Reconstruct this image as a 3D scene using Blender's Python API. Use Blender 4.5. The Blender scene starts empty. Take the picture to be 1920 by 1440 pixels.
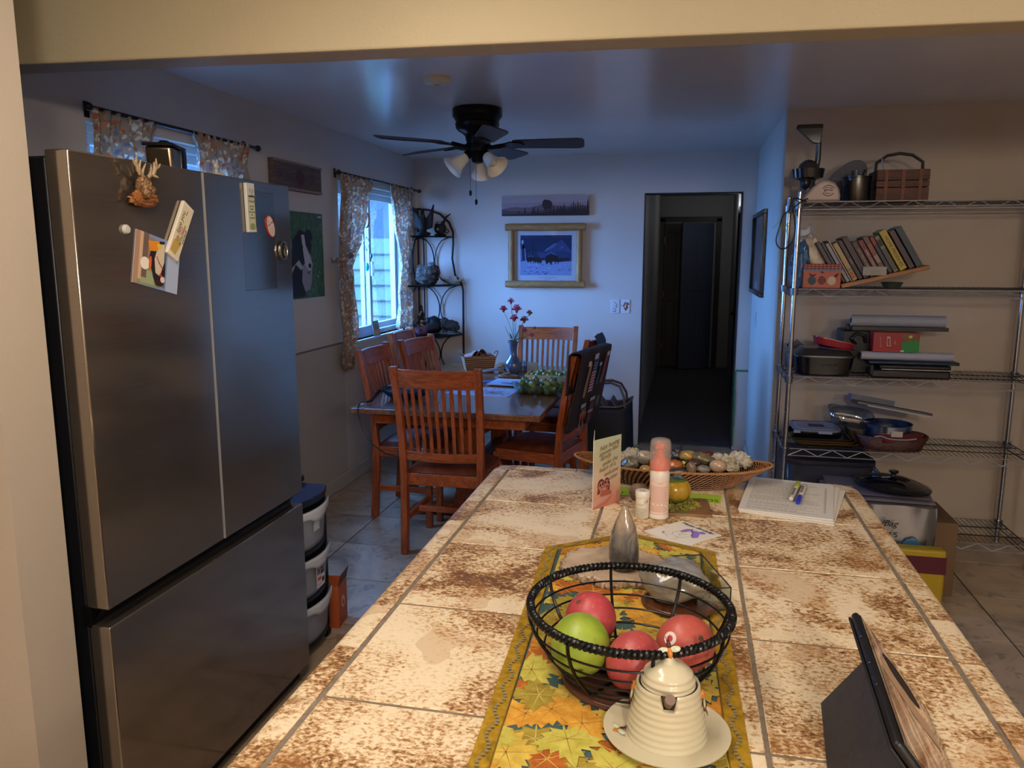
import bpy, math, random
from mathutils import Vector, Matrix, Euler, noise as mnoise
random.seed(7)
PI = math.pi
R = math.radians
S = bpy.context.scene
COL = S.collection

# ---------------------------------------------------------------- camera, world, lights, exposure
EYE = Vector((0, 0, 1.60)); FPX = 1460.0
PITCH, YAW, ROLL = R(9.45), R(-12.43), R(0.05)
_f = Vector((math.sin(YAW)*math.cos(PITCH), math.cos(YAW)*math.cos(PITCH), -math.sin(PITCH)))
_r = Vector((math.cos(YAW), -math.sin(YAW), 0)); _u = _r.cross(_f)
_r, _u = math.cos(ROLL)*_r + math.sin(ROLL)*_u, -math.sin(ROLL)*_r + math.cos(ROLL)*_u
cam = bpy.data.cameras.new('camera'); cam.sensor_width = 36; cam.lens = FPX/1920*36; cam.clip_start = .02
co = bpy.data.objects.new('camera', cam); COL.objects.link(co)
co.matrix_world = Matrix.Translation(EYE) @ Matrix((_r, _u, -_f)).transposed().to_4x4()
S.camera = co

S.view_settings.view_transform = 'Standard'; S.view_settings.look = 'None'
S.view_settings.gamma = 1; S.view_settings.use_curve_mapping = False
S.view_settings.exposure = 0.0
S.cycles.use_denoising = True
S.cycles.max_bounces = 9; S.cycles.diffuse_bounces = 5; S.cycles.transparent_max_bounces = 24
S.cycles.caustics_reflective = False; S.cycles.caustics_refractive = False
S.cycles.sample_clamp_indirect = 4

w = bpy.data.worlds.new('sky'); S.world = w; w.use_nodes = True
bg = w.node_tree.nodes['Background']; bg.inputs[0].default_value = (.14, .38, 1, 1); bg.inputs[1].default_value = 56

def area(name, loc, target, size, power, colr, sy=None):
    l = bpy.data.lights.new(name, 'AREA'); l.size = size; l.energy = power; l.color = colr
    if sy: l.shape = 'RECTANGLE'; l.size_y = sy
    o = bpy.data.objects.new(name, l); COL.objects.link(o); o.location = loc
    o.rotation_euler = (Vector(target)-Vector(loc)).to_track_quat('-Z', 'Y').to_euler(); return o
def bulb(name, loc, power, colr, r=.12):
    l = bpy.data.lights.new(name, 'POINT'); l.energy = power; l.color = colr; l.shadow_soft_size = r
    o = bpy.data.objects.new(name, l); COL.objects.link(o); o.location = loc; return o
bulb('kitchen_globe_lamp', (.6, -1.05, 2.12), 112, (1, .88, .74))
bulb('kitchen_second_bulb', (1.8, -1.5, 2.10), 90, (1, .88, .74))  # unseen second kitchen bulb behind the camera, lights the header
area('kitchen_ceiling_fixture', (-.62, .95, 2.385), (-.62, .95, 0), .3, 19, (1, .87, .71), 1.3)
bulb('hall_added_fill', (.56, 7.25, 1.9), 1.7, (.8, .88, 1), .04)  # added fill hidden behind the door jamb, lifts the dark hallway
bulb('hall_end_added_fill', (.5, 10.2, 2.2), 3.0, (.75, .85, 1), .06)  # added fill, no such lamp known, brightens the hall's far end
for nm, loc, sx, sy in (('window_portal', (-2.52, 5.65, 1.54), 1.3, 1.08), ('window_portal_kitchen', (-2.52, 3.25, 1.6), 1.0, 1.0)):
    p = area(nm, loc, (0, loc[1], loc[2]), sy, 1, (1, 1, 1), sx)
    p.data.cycles.is_portal = True

# ---------------------------------------------------------------- calibrated rays: where a line of sight meets a plane of the room
def _ray(u, v): return _r*((u-960)/FPX) - _u*((v-720)/FPX) + _f
def PZ(u, v, z): d = _ray(u, v); return EYE + d*((z-EYE.z)/d.z)
def PY(u, v, y): d = _ray(u, v); return EYE + d*(y/d.y)
def PXX(u, v, x): d = _ray(u, v); return EYE + d*(x/d.x)

# ---------------------------------------------------------------- materials
def lin(h):
    if not isinstance(h, str): return (*h[:3], 1)
    c = [int(h[i:i+2], 16)/255 for i in (0, 2, 4)]
    return tuple([(x/12.92 if x <= .04045 else ((x+.055)/1.055)**2.4) for x in c] + [1])
_MC = {}
def mat(h, rough=.5, metal=0., spec=.5, trans=0., alpha=1., emit=0, ior=1.45, coat=0, name=None, sheen=0):
    key = (h, rough, metal, spec, trans, alpha, emit, ior, coat, sheen)
    if key in _MC: return _MC[key]
    m = bpy.data.materials.new(name or 'plain_%s' % (h if isinstance(h, str) else 'tone')); m.use_nodes = True
    b = m.node_tree.nodes['Principled BSDF']
    b.inputs['Base Color'].default_value = lin(h); b.inputs['Roughness'].default_value = rough
    b.inputs['Metallic'].default_value = metal; b.inputs['Specular IOR Level'].default_value = spec
    b.inputs['Transmission Weight'].default_value = trans; b.inputs['Alpha'].default_value = alpha
    b.inputs['IOR'].default_value = ior; b.inputs['Coat Weight'].default_value = coat
    b.inputs['Sheen Weight'].default_value = sheen
    if emit: b.inputs['Emission Color'].default_value = lin(h); b.inputs['Emission Strength'].default_value = emit
    _MC[key] = m; return m

class NT:
    """small helper around a node tree"""
    def __init__(s, name, rough=.5, metal=0, spec=.5, coat=0):
        s.m = bpy.data.materials.new(name); s.m.use_nodes = True; s.t = s.m.node_tree; s.b = s.t.nodes['Principled BSDF']
        s.b.inputs['Roughness'].default_value = rough; s.b.inputs['Metallic'].default_value = metal
        s.b.inputs['Specular IOR Level'].default_value = spec; s.b.inputs['Coat Weight'].default_value = coat
    def n(s, kind, **kw):
        n = s.t.nodes.new('ShaderNode'+kind)
        for k, v in kw.items():
            if k in n.inputs: s.put(n.inputs[k], v)
            else: setattr(n, k, v)
        return n
    def put(s, inp, v):
        if hasattr(v, 'is_linked') or hasattr(v, 'links'): s.t.links.new(v, inp)
        else:
            try: inp.default_value = v
            except Exception: inp.default_value = (v, v, v)
    def coords(s, scale=(1, 1, 1), rot=(0, 0, 0), island=0.0, obj_rand=0.0):
        c = s.n('TexCoord').outputs['Object']
        mp = s.n('Mapping'); s.t.links.new(c, mp.inputs['Vector']); mp.inputs['Scale'].default_value = scale; mp.inputs['Rotation'].default_value = rot
        out = mp.outputs['Vector']
        if island or obj_rand:
            r = s.n('NewGeometry').outputs['Random Per Island'] if island else s.n('ObjectInfo').outputs['Random']
            mu = s.n('Math', operation='MULTIPLY'); s.t.links.new(r, mu.inputs[0]); mu.inputs[1].default_value = island or obj_rand
            va = s.n('VectorMath', operation='ADD'); s.t.links.new(out, va.inputs[0]); s.t.links.new(mu.outputs[0], va.inputs[1]); out = va.outputs[0]
        return out
    def noise(s, vec, scale, detail=3, rough=.55, dist=0):
        n = s.n('TexNoise'); s.t.links.new(vec, n.inputs['Vector']); n.inputs['Scale'].default_value = scale
        n.inputs['Detail'].default_value = detail; n.inputs['Roughness'].default_value = rough; n.inputs['Distortion'].default_value = dist
        return n.outputs['Fac']
    def voro(s, vec, scale, feature='F1', out='Distance'):
        n = s.n('TexVoronoi', feature=feature); s.t.links.new(vec, n.inputs['Vector']); n.inputs['Scale'].default_value = scale
        return n.outputs[out]
    def math(s, op, a, b=0.0, c=None):
        n = s.n('Math', operation=op)
        for i, v in enumerate((a, b) if c is None else (a, b, c)): s.put(n.inputs[i], v)
        return n.outputs[0]
    def ramp(s, fac, stops, interp='LINEAR'):
        n = s.n('ValToRGB'); n.color_ramp.interpolation = interp; s.t.links.new(fac, n.inputs[0])
        e = n.color_ramp.elements
        while len(e) < len(stops): e.new(.5)
        for k, (p, c) in enumerate(stops): e[k].position = p; e[k].color = lin(c)
        return n.outputs[0]
    def mix(s, fac, a, b, blend='MIX'):
        n = s.n('Mix', data_type='RGBA', blend_type=blend); s.put(n.inputs[0], fac)
        for i, v in ((6, a), (7, b)):
            if isinstance(v, (str, tuple)): n.inputs[i].default_value = lin(v)
            else: s.t.links.new(v, n.inputs[i])
        return n.outputs[2]
    def color(s, o): s.t.links.new(o, s.b.inputs['Base Color']); return s
    def rough(s, o): s.t.links.new(o, s.b.inputs['Roughness']); return s
    def bump(s, h, strength=.3, dist=.002):
        n = s.n('Bump'); s.t.links.new(h, n.inputs['Height']); n.inputs['Strength'].default_value = strength; n.inputs['Distance'].default_value = dist
        s.t.links.new(n.outputs[0], s.b.inputs['Normal']); return s

def paint(name, h, rough=.6, spec=.4, b=.25):
    t = NT(name, rough, 0, spec); v = t.coords()
    n = t.noise(v, 2.2, 3)
    t.color(t.ramp(n, [(.3, h), (.75, tuple(c*.93 for c in lin(h)[:3]))])); t.bump(t.noise(v, 90, 3), b, .002); return t.m
def wood(name, a, b, rough=.35, scale=(22, 1.6, 22), coat=0.0, rnd=3.0, bump=.15):
    t = NT(name, rough, 0, .5, coat); v = t.coords(scale, obj_rand=rnd)
    n = t.noise(v, 1.6, 5, .6, .6); f = t.noise(v, 7, 3)
    x = t.math('MULTIPLY_ADD', f, .4, t.math('MULTIPLY', n, .75))
    t.color(t.ramp(x, [(.38, a), (.52, b), (.62, a), (.78, b)])); t.bump(f, bump, .001); return t.m
def speck(name, stops, scale=12, rough=.6, detail=4, coat=0, sc=(1, 1, 1), bump=.3, rnd=5.0, metal=0, dist=.4):
    t = NT(name, rough, metal, .5, coat); v = t.coords(sc, obj_rand=rnd)
    n = t.noise(v, scale, detail, .6, dist); t.color(t.ramp(n, stops)); t.bump(n, bump, .002); return t.m
def floral(name, cols, scale=38, ground='b9b0a6', backlit=False):
    t = NT(name, .9, 0, .2); v = t.coords((1, 1, 1))
    d = t.noise(v, 30, 2); vv = t.n('VectorMath', operation='ADD'); t.t.links.new(v, vv.inputs[0])
    dd = t.n('VectorMath', operation='SCALE'); t.t.links.new(t.n('Combine'+'XYZ', X=d, Y=d, Z=d).outputs[0], dd.inputs[0]); dd.inputs['Scale'].default_value = .04
    t.t.links.new(dd.outputs[0], vv.inputs[1])
    n = t.n('TexVoronoi', feature='F1'); t.t.links.new(vv.outputs[0], n.inputs['Vector']); n.inputs['Scale'].default_value = scale
    sep = t.n('SeparateColor'); t.t.links.new(n.outputs['Color'], sep.inputs[0])
    k = len(cols); c = t.ramp(sep.outputs[0], [(i/k, q) for i, q in enumerate(cols)], 'CONSTANT')
    e = t.math('LESS_THAN', n.outputs['Distance'], .52)
    cc = t.mix(e, lin(ground)[:3], c); t.color(cc)
    if backlit:
        tl = t.n('BsdfTranslucent'); t.t.links.new(cc, tl.inputs[0]); mx = t.n('MixShader'); mx.inputs[0].default_value = .5
        t.t.links.new(t.b.outputs[0], mx.inputs[1]); t.t.links.new(tl.outputs[0], mx.inputs[2]); t.t.links.new(mx.outputs[0], t.t.nodes['Material Output'].inputs[0])
    return t.m

def thin_glass(name, tint=(.96, .98, .97), refl=.05):
    m = bpy.data.materials.new(name); m.use_nodes = True; t = m.node_tree; t.nodes.clear()
    o = t.nodes.new('ShaderNodeOutputMaterial'); mx = t.nodes.new('ShaderNodeMixShader'); tr = t.nodes.new('ShaderNodeBsdfTransparent')
    gl = t.nodes.new('ShaderNodeBsdfGlossy'); gl.inputs['Roughness'].default_value = .03; tr.inputs[0].default_value = (*tint, 1)
    fr = t.nodes.new('ShaderNodeLayerWeight'); fr.inputs[0].default_value = .5
    mm = t.nodes.new('ShaderNodeMath'); mm.operation = 'MULTIPLY_ADD'; mm.inputs[1].default_value = .3; mm.inputs[2].default_value = refl
    t.links.new(fr.outputs['Facing'], mm.inputs[0]); t.links.new(mm.outputs[0], mx.inputs[0]); t.links.new(tr.outputs[0], mx.inputs[1]); t.links.new(gl.outputs[0], mx.inputs[2]); t.links.new(mx.outputs[0], o.inputs[0])
    return m

# ---------------------------------------------------------------- mesh builder
class MB:
    def __init__(s): s.v = []; s.f = []; s.k = []; s.T = Matrix.Identity(4); s.m = 0
    def add(s, vs, fs):
        o = len(s.v); s.v += [tuple(s.T @ Vector(p)) for p in vs]; s.f += [tuple(i+o for i in f) for f in fs]; s.k += [s.m]*len(fs); return s
    def at(s, loc=(0, 0, 0), rot=(0, 0, 0), sc=1):
        s.T = Matrix.Translation(loc) @ Euler(rot).to_matrix().to_4x4() @ Matrix.Diagonal((sc, sc, sc, 1)); return s
    def box(s, c, d, rot=None, taper=1.0):
        x, y, z = (k/2 for k in d); vs = []
        for dz in (-1, 1):
            q = 1 if dz < 0 else taper
            vs += [(-x*q, -y*q, z*dz), (x*q, -y*q, z*dz), (x*q, y*q, z*dz), (-x*q, y*q, z*dz)]
        M = Matrix.Translation(c) @ (Euler(rot).to_matrix().to_4x4() if rot else Matrix.Identity(4))
        return s.add([M @ Vector(p) for p in vs], [(0, 3, 2, 1), (4, 5, 6, 7), (0, 1, 5, 4), (1, 2, 6, 5), (2, 3, 7, 6), (3, 0, 4, 7)])
    def bb(s, x0, x1, y0, y1, z0, z1): return s.box(((x0+x1)/2, (y0+y1)/2, (z0+z1)/2), (abs(x1-x0), abs(y1-y0), abs(z1-z0)))
    def lathe(s, prof, c=(0, 0, 0), n=32, sx=1, sy=1, fn=None, arc=None):
        vs = []; fs = []; c = Vector(c)
        for r, z in prof:
            for i in range(n):
                a = 2*PI*i/n; q = r*(fn(a, z) if fn else 1)
                vs.append(c+Vector((q*math.cos(a)*sx, q*math.sin(a)*sy, z)))
        for j in range(len(prof)-1):
            for i in range(n): k = (i+1) % n; fs.append((j*n+i, j*n+k, (j+1)*n+k, (j+1)*n+i))
        if prof[0][0] > 1e-5: fs.append(tuple(range(n-1, -1, -1)))
        if prof[-1][0] > 1e-5: fs.append(tuple((len(prof)-1)*n+i for i in range(n)))
        return s.add(vs, fs)
    def open_lathe(s, prof, c=(0, 0, 0), n=32, sx=1, sy=1, fn=None):
        a = len(s.f); s.lathe(prof, c, n, sx, sy, fn); k = (prof[0][0] > 1e-5) + (prof[-1][0] > 1e-5)
        if k: del s.f[-k:]; del s.k[-k:]
        return s
    def tube(s, pts, r, n=8, closed=False, cap=True):
        pts = [Vector(p) for p in pts]; m = len(pts); rr = r if hasattr(r, '__len__') else [r]*m
        vs = []; fs = []; up = None
        for i, p in enumerate(pts):
            if closed: t = pts[(i+1) % m]-pts[i-1]
            else: t = pts[min(i+1, m-1)]-pts[max(i-1, 0)]
            t.normalize()
            if up is None: up = t.orthogonal().normalized()
            else:
                up = up - t*up.dot(t)
                up = up.normalized() if up.length > 1e-6 else t.orthogonal().normalized()
            b = t.cross(up)
            for k in range(n): a = 2*PI*k/n; vs.append(p+(up*math.cos(a)+b*math.sin(a))*rr[i])
        for j in range(m if closed else m-1):
            q = (j+1) % m
            for k in range(n): l = (k+1) % n; fs.append((j*n+k, j*n+l, q*n+l, q*n+k))
        if not closed and cap: fs += [tuple(range(n-1, -1, -1)), tuple((m-1)*n+k for k in range(n))]
        return s.add(vs, fs)
    def cyl(s, a, b, r, r2=None, n=16): return s.tube([a, b], [r, r if r2 is None else r2], n)
    def prism(s, pts, z0, z1):
        n = len(pts); ar = sum(pts[i][0]*pts[(i+1) % n][1]-pts[(i+1) % n][0]*pts[i][1] for i in range(n))
        if ar < 0: pts = pts[::-1]
        return s.add([(x, y, z0) for x, y in pts]+[(x, y, z1) for x, y in pts],
                     [tuple(range(n-1, -1, -1)), tuple(range(n, 2*n))]+[(i, (i+1) % n, n+(i+1) % n, n+i) for i in range(n)])
    def poly(s, pts): return s.add(pts, [tuple(range(len(pts)))])
    def grid(s, fn, nu, nv, cu=False):
        vs = [fn(i/(nu if cu else nu-1), j/(nv-1)) for j in range(nv) for i in range(nu)]
        fs = [(j*nu+i, j*nu+(i+1) % nu, (j+1)*nu+(i+1) % nu, (j+1)*nu+i) for j in range(nv-1) for i in range(nu if cu else nu-1)]
        return s.add(vs, fs)
    def blob(s, c, rad, amp=.15, freq=1.5, seed=0, nu=28, nv=18, p=1.0, flat=None):
        c = Vector(c); off = Vector((seed*3.1, seed*1.7, seed*.9)); vs = []; fs = []
        for j in range(nv+1):
            th = PI*j/nv
            for i in range(nu):
                ph = 2*PI*i/nu; d = Vector((math.sin(th)*math.cos(ph), math.sin(th)*math.sin(ph), math.cos(th)))
                if p != 1.0: d = Vector([math.copysign(abs(k)**p, k) for k in d])
                q = 1+amp*mnoise.fractal(d*freq+off, 1, 2, 3)
                v = Vector((d.x*rad[0]*q, d.y*rad[1]*q, d.z*rad[2]*q))
                if flat is not None: v.z = max(v.z, flat)
                vs.append(c+v)
        for j in range(nv):
            for i in range(nu): k = (i+1) % nu; fs.append((j*nu+i, (j+1)*nu+i, (j+1)*nu+k, j*nu+k))
        return s.add(vs, fs)
    def text(s, body, size, M, extrude=.0003, align='CENTER', shear=0.0, sx=1.0):
        cu = bpy.data.curves.new('t', 'FONT'); cu.body = body; cu.size = size; cu.extrude = extrude; cu.align_x = align; cu.align_y = 'CENTER'; cu.shear = shear
        cu.resolution_u = 3
        o = bpy.data.objects.new('t', cu); COL.objects.link(o)
        me = bpy.data.meshes.new_from_object(o.evaluated_get(bpy.context.evaluated_depsgraph_get()))
        s.add([M @ Vector((v.co.x*sx, v.co.y, v.co.z)) for v in me.vertices], [tuple(p.vertices) for p in me.polygons])
        bpy.data.objects.remove(o); bpy.data.curves.remove(cu); bpy.data.meshes.remove(me); return s
    def build(s, name, mats, parent=None, smooth=40, bevel=0, solid=0, sub=0, seg=2, loc=None, rot=None):
        me = bpy.data.meshes.new(name); me.from_pydata(s.v, [], s.f)
        if not isinstance(mats, (list, tuple)): mats = [mats]
        for m in mats: me.materials.append(m)
        for p, k in zip(me.polygons, s.k): p.material_index = k; p.use_smooth = bool(smooth)
        me.validate(); me.update()
        if smooth: me.set_sharp_from_angle(angle=R(smooth))
        o = bpy.data.objects.new(name, me); COL.objects.link(o)
        if parent is not None: o.parent = parent
        if loc is not None: o.location = loc
        if rot is not None: o.rotation_euler = rot
        if solid: md = o.modifiers.new('s', 'SOLIDIFY'); md.thickness = solid; md.offset = 0
        if bevel: md = o.modifiers.new('b', 'BEVEL'); md.width = bevel; md.segments = seg; md.limit_method = 'ANGLE'; md.angle_limit = R(40); md.harden_normals = False
        if sub: md = o.modifiers.new('u', 'SUBSURF'); md.levels = sub; md.render_levels = sub
        return o

def tag(o, label=None, cat=None, group=None, kind=None):
    if label: o['label'] = label
    if cat: o['category'] = cat
    if group: o['group'] = group
    if kind: o['kind'] = kind
    return o
def thing(name, label, cat, loc=(0, 0, 0), rz=0, group=None, rot=None):
    o = bpy.data.objects.new(name, None); COL.objects.link(o); o.location = loc; o.rotation_euler = rot or (0, 0, rz)
    o.empty_display_size = .05; return tag(o, label, cat, group)
def struct(name, mb, m, parent=None, **kw):
    o = mb.build(name, m, parent, **kw)
    if parent is None: o['kind'] = 'structure'
    return o
def empty_struct(name, loc=(0, 0, 0)):
    o = bpy.data.objects.new(name, None); COL.objects.link(o); o.location = loc; o['kind'] = 'structure'; return o
def copy_tree(o, parent=None, label=None, group=None):
    c = o.copy(); COL.objects.link(c); c.parent = parent
    for ch in list(o.children): copy_tree(ch, c)
    if label: c['label'] = label
    if group: c['group'] = group
    return c

# flat printed art: picture plane is local XY (x right, y up), facing +Z ; pieces lie .0002 apart
def art(mb, w, h, items, z=0.0, step=.0002, mats=None):
    mats = mats if mats is not None else []
    for i, (colr, pts) in enumerate(items):
        m = mat(colr, .55, 0, .3) if isinstance(colr, str) else colr
        if m not in mats: mats.append(m)
        mb.m = mats.index(m); q = [((x-.5)*w, (y-.5)*h) for x, y in pts]
        n = len(q); ar = sum(q[k][0]*q[(k+1) % n][1]-q[(k+1) % n][0]*q[k][1] for k in range(n))
        if ar < 0: q = q[::-1]
        mb.poly([(x, y, z+step*(i+1)) for x, y in q])
    return mats
def rect(x0, y0, x1, y1): return [(x0, y0), (x1, y0), (x1, y1), (x0, y1)]
def oval(cx, cy, rx, ry, n=20, a0=0.0):
    return [(cx+rx*math.cos(2*PI*i/n)*math.cos(a0)-ry*math.sin(2*PI*i/n)*math.sin(a0), cy+rx*math.cos(2*PI*i/n)*math.sin(a0)+ry*math.sin(2*PI*i/n)*math.cos(a0)) for i in range(n)]
def stroke(pts, w):
    L = []; Rr = []
    for i, p in enumerate(pts):
        a = pts[max(i-1, 0)]; b = pts[min(i+1, len(pts)-1)]; dx, dy = b[0]-a[0], b[1]-a[1]; l = math.hypot(dx, dy) or 1
        L.append((p[0]-dy/l*w/2, p[1]+dx/l*w/2)); Rr.append((p[0]+dy/l*w/2, p[1]-dx/l*w/2))
    return L+Rr[::-1]
# ---------------------------------------------------------------- shared materials
WALL = paint('wall_paint', 'c4beb9', .62, .35)
PANT = paint('wall_paint_warm', 'b3a697', .62, .35)
CEIL = paint('ceiling_paint', 'dcdadb', .22, .9, .12)
CREAM = paint('header_paint', 'b9ac8e', .55, .4, .5)
DARKW = paint('hall_paint', 'a39c95', .7)
TRIMM = mat('bdb7b0', .5)
PVC = mat('aab6be', .35)
BLK = mat('15151a', .35); BLK2 = mat('0b0b0d', .5); CHROME = mat('b9bcc2', .18, 1.0); STEEL = mat('8d9096', .3, 1.0)
OAK = wood('oak_stain', '823c1c', 'b0582a', .33); OAKV = wood('oak_upright', '7a3819', 'a85228', .33, (22, 22, 1.6)); OAKH = wood('oak_rail', '7a3819', 'a85228', .33, (1.6, 22, 22))
OAKD = wood('oak_dark', '3a1c10', '54291a', .35)
OAKT = wood('table_oak', '5e3520', '80502f', .22, (16, 1.2, 16), coat=.3)
LEATH = speck('brown_leather', [(.3, '4d2415'), (.6, '7a3d24'), (.8, '965a3a')], 9, .42, 3, bump=.1)
IRON = mat('16161a', .45, .6)
GLASS = thin_glass('window_glass')

# floor of slate-look tiles laid on a dark grout bed
def tile_floor():
    t = NT('floor_tile', .3, 0, .5); v = t.coords((1, 1, 1), island=37.0)
    n = t.noise(v, 2.3, 5, .62, 1.2); f = t.noise(v, 14, 4, .6, .8)
    c = t.ramp(n, [(.3, '7a6a58'), (.45, 'a8957c'), (.6, 'bfa98e'), (.75, '9c8770')])
    t.color(t.mix(t.math('MULTIPLY', t.math('GREATER_THAN', f, .6), .35), c, '3f3a34')); t.bump(f, .15, .001)
    g = .4572; m = MB(); k = .0035
    for i in range(-2, 13):
        for j in range(-14, 8):
            x0 = -1.81+g*(i-2)+.0; y0 = 3.42+g*(j)
            x0, x1, y0, y1 = max(x0, -2.3), min(x0+g, 3.0), max(y0, -2.5), min(y0+g, 6.64)
            if x1-x0 < .02 or y1-y0 < .02: continue
            m.bb(x0+k, x1-k, y0+k, y1-k, -.012, 0)
    return struct('floor', m, t.m, smooth=0)
tile_floor()
struct('floor_grout', MB().bb(-2.45, 3.15, -2.65, 6.64, -.08, -.0035), mat('3a342e', .9), smooth=0)

# outer wall with two windows
W1 = (4.99, 6.34, .985, 2.09); W2 = (2.72, 3.78, 1.10, 2.11)
m = MB()
def wallx(m, x0, x1, y0, y1, holes, z1=2.5):
    y = y0
    for a, b, c, d in sorted(holes): m.bb(x0, x1, y, a, -.06, z1); m.bb(x0, x1, a, b, -.06, c); m.bb(x0, x1, a, b, d, z1); y = b
    m.bb(x0, x1, y, y1, -.06, z1)
wallx(m, -2.45, -2.30, -2.65, 6.70, [W1, W2])
struct('wall_left', m, WALL, smooth=0)
m = MB(); m.bb(-2.30, -.345, 6.55, 6.67, -.06, 2.5); m.bb(-.345, .425, 6.55, 6.67, 2.09, 2.5); m.bb(.425, .70, 6.55, 6.67, -.06, 2.5)
struct('wall_back', m, WALL, smooth=0)
struct('wall_side', MB().bb(.53, .70, 4.90, 6.55, -.06, 2.5), WALL, smooth=0)
struct('wall_pantry', MB().bb(.53, 3.1, 4.80, 4.90, -.06, 2.5), PANT, smooth=0)
struct('wall_right', MB().bb(3.0, 3.12, -2.65, 4.80, -.06, 2.5), PANT, smooth=0)
struct('wall_kitchen', MB().bb(-2.3, 3.0, -2.62, -2.5, -.06, 2.5), PANT, smooth=0)
struct('ceiling', MB().bb(-2.45, 3.12, -2.65, 6.70, 2.405, 2.5), CEIL, smooth=0)
struct('wall_alcove', MB().bb(-2.3, -1.42, 1.36, 1.50, -.05, 2.405), PANT, smooth=0)
# dropped header between kitchen and dining room, not quite square to the walls
m = MB(); a = R(3.0)
m.box((.35, 2.185, 2.273), (5.34, .115, .266), (0, 0, a))
struct('ceiling_header', m, CREAM, bevel=.006, smooth=0)
# baseboards, chair rail
struct('baseboard_left', MB().bb(-2.30, -2.285, 2.6, 6.55, 0, .085), TRIMM, bevel=.004)
struct('baseboard_back', MB().bb(-2.285, -.345, 6.535, 6.55, 0, .085), TRIMM, bevel=.004)
struct('baseboard_side', MB().bb(.515, .53, 4.90, 6.55, 0, .085), TRIMM, bevel=.004)
struct('trim_1', MB().bb(-2.30, -2.292, 3.9, 4.99, .992, 1.004), mat('6f6a66', .6), bevel=.002)
struct('trim_2', MB().bb(-2.30, -2.294, 2.6, 4.99, .086, .992), paint('wainscot', 'b3aca5', .6), smooth=0)
# door opening lining in the back wall
m = MB(); m.bb(-.345, -.337, 6.548, 6.68, 0, 2.09); m.bb(.417, .425, 6.548, 6.68, 0, 2.09); m.bb(-.337, .417, 6.548, 6.68, 2.082, 2.09)
struct('trim_3', m, mat('2b2725', .6), smooth=0)
# hallway
m = MB(); m.bb(-.47, -.37, 6.67, 11.4, -.06, 2.5); struct('wall_hall_left', m, DARKW, smooth=0)
m = MB(); m.bb(.62, .72, 6.67, 11.4, -.06, 2.5); struct('wall_hall_right', m, DARKW, smooth=0)
m = MB(); m.bb(-.47, .72, 11.4, 11.5, -.06, 2.5); struct('wall_hall_end', m, DARKW, smooth=0)
struct('ceiling_hall', MB().bb(-.47, .72, 6.67, 11.5, 2.405, 2.5), DARKW, smooth=0)
t = NT('hall_carpet', .95, 0, .1); v = t.coords(); t.color(t.ramp(t.noise(v, 160, 3), [(.35, '3b393b'), (.65, '6a6668')])); t.bump(t.noise(v, 200, 2), .6, .004)
struct('floor_hall', MB().bb(-.37, .62, 6.64, 11.4, -.06, .006), t.m, smooth=0)
def hall_door(nm, x0, x1, y, rz, colr, hand=1):
    o = empty_struct(nm, (x0, y, 0)); o.rotation_euler = (0, 0, rz); W = x1-x0
    m = MB(); m.bb(0, W, -.018, .018, .02, 2.03)
    for a, b in ((.12, .48), (.52, .88)):
        for c, d in ((.2, .95), (1.1, 1.9)):
            m.bb(W*a, W*b, -.024, .024, c, d)
    m.build('door_slab', colr, o, bevel=.004)
    MB().tube([(W-.06, -.02, .95), (W-.06, -.05, .95), (W-.06, -.075, .95)], [.012, .02, .026], 12).build('door_knob', mat('8a7440', .3, 1), o)
    m = MB()
    for z in (.3, 1.05, 1.8): m.cyl((0, -.02, z-.045), (0, -.02, z+.045), .007)
    m.build('hinge', mat('a5823f', .35, 1), o); return o
hall_door('door_1', -.30, .02, 11.34, 0, mat('241a15', .5))
hall_door('door_2', .36, -.0, 11.28, 0, mat('241a15', .5)).rotation_euler = (0, 0, R(0))
bpy.data.objects['door_2'].scale = (1, 1, 1)
o = hall_door('door_3', 0, .5, 0, 0, mat('4a4f63', .5)); o.location = (.36, 11.3, 0); o.rotation_euler = (0, 0, R(213))
m = MB(); m.bb(-.37, -.30, 11.37, 11.4, 0, 2.1); m.bb(.40, .47, 11.37, 11.4, 0, 2.1); m.bb(-.37, .47, 11.37, 11.4, 2.05, 2.12)
struct('trim_4', m, mat('3b342f', .5), bevel=.004)
# side door in the hall, brass hinges catching light
o = empty_struct('door_4', (.60, 8.3, 0)); m = MB(); m.bb(-.03, .0, 0, .86, .02, 2.03); m.build('door_slab', mat('1d1613', .45), o, bevel=.004)
m = MB(); m.bb(-.05, .01, -.09, -.01, 0, 2.1); m.bb(-.05, .01, .87, .95, 0, 2.1); m.bb(-.05, .01, -.09, .95, 2.04, 2.12); m.build('door_frame', mat('33292a', .5), o, bevel=.004)
m = MB()
for z in (.3, 1.05, 1.8): m.bb(-.056, -.05, -.03, .0, z-.05, z+.05); m.cyl((-.055, .0, z-.05), (-.055, .0, z+.05), .008)
m.build('hinge', mat('c59a4a', .3, 1), o)
MB().tube([(-.03, .78, .95), (-.06, .78, .95), (-.085, .78, .95)], [.012, .02, .026], 12).build('door_knob', mat('a08040', .3, 1), o)
for n_ in ('door_2',):
    for c in list(bpy.data.objects[n_].children): bpy.data.objects.remove(c)
    bpy.data.objects.remove(bpy.data.objects[n_])

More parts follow.
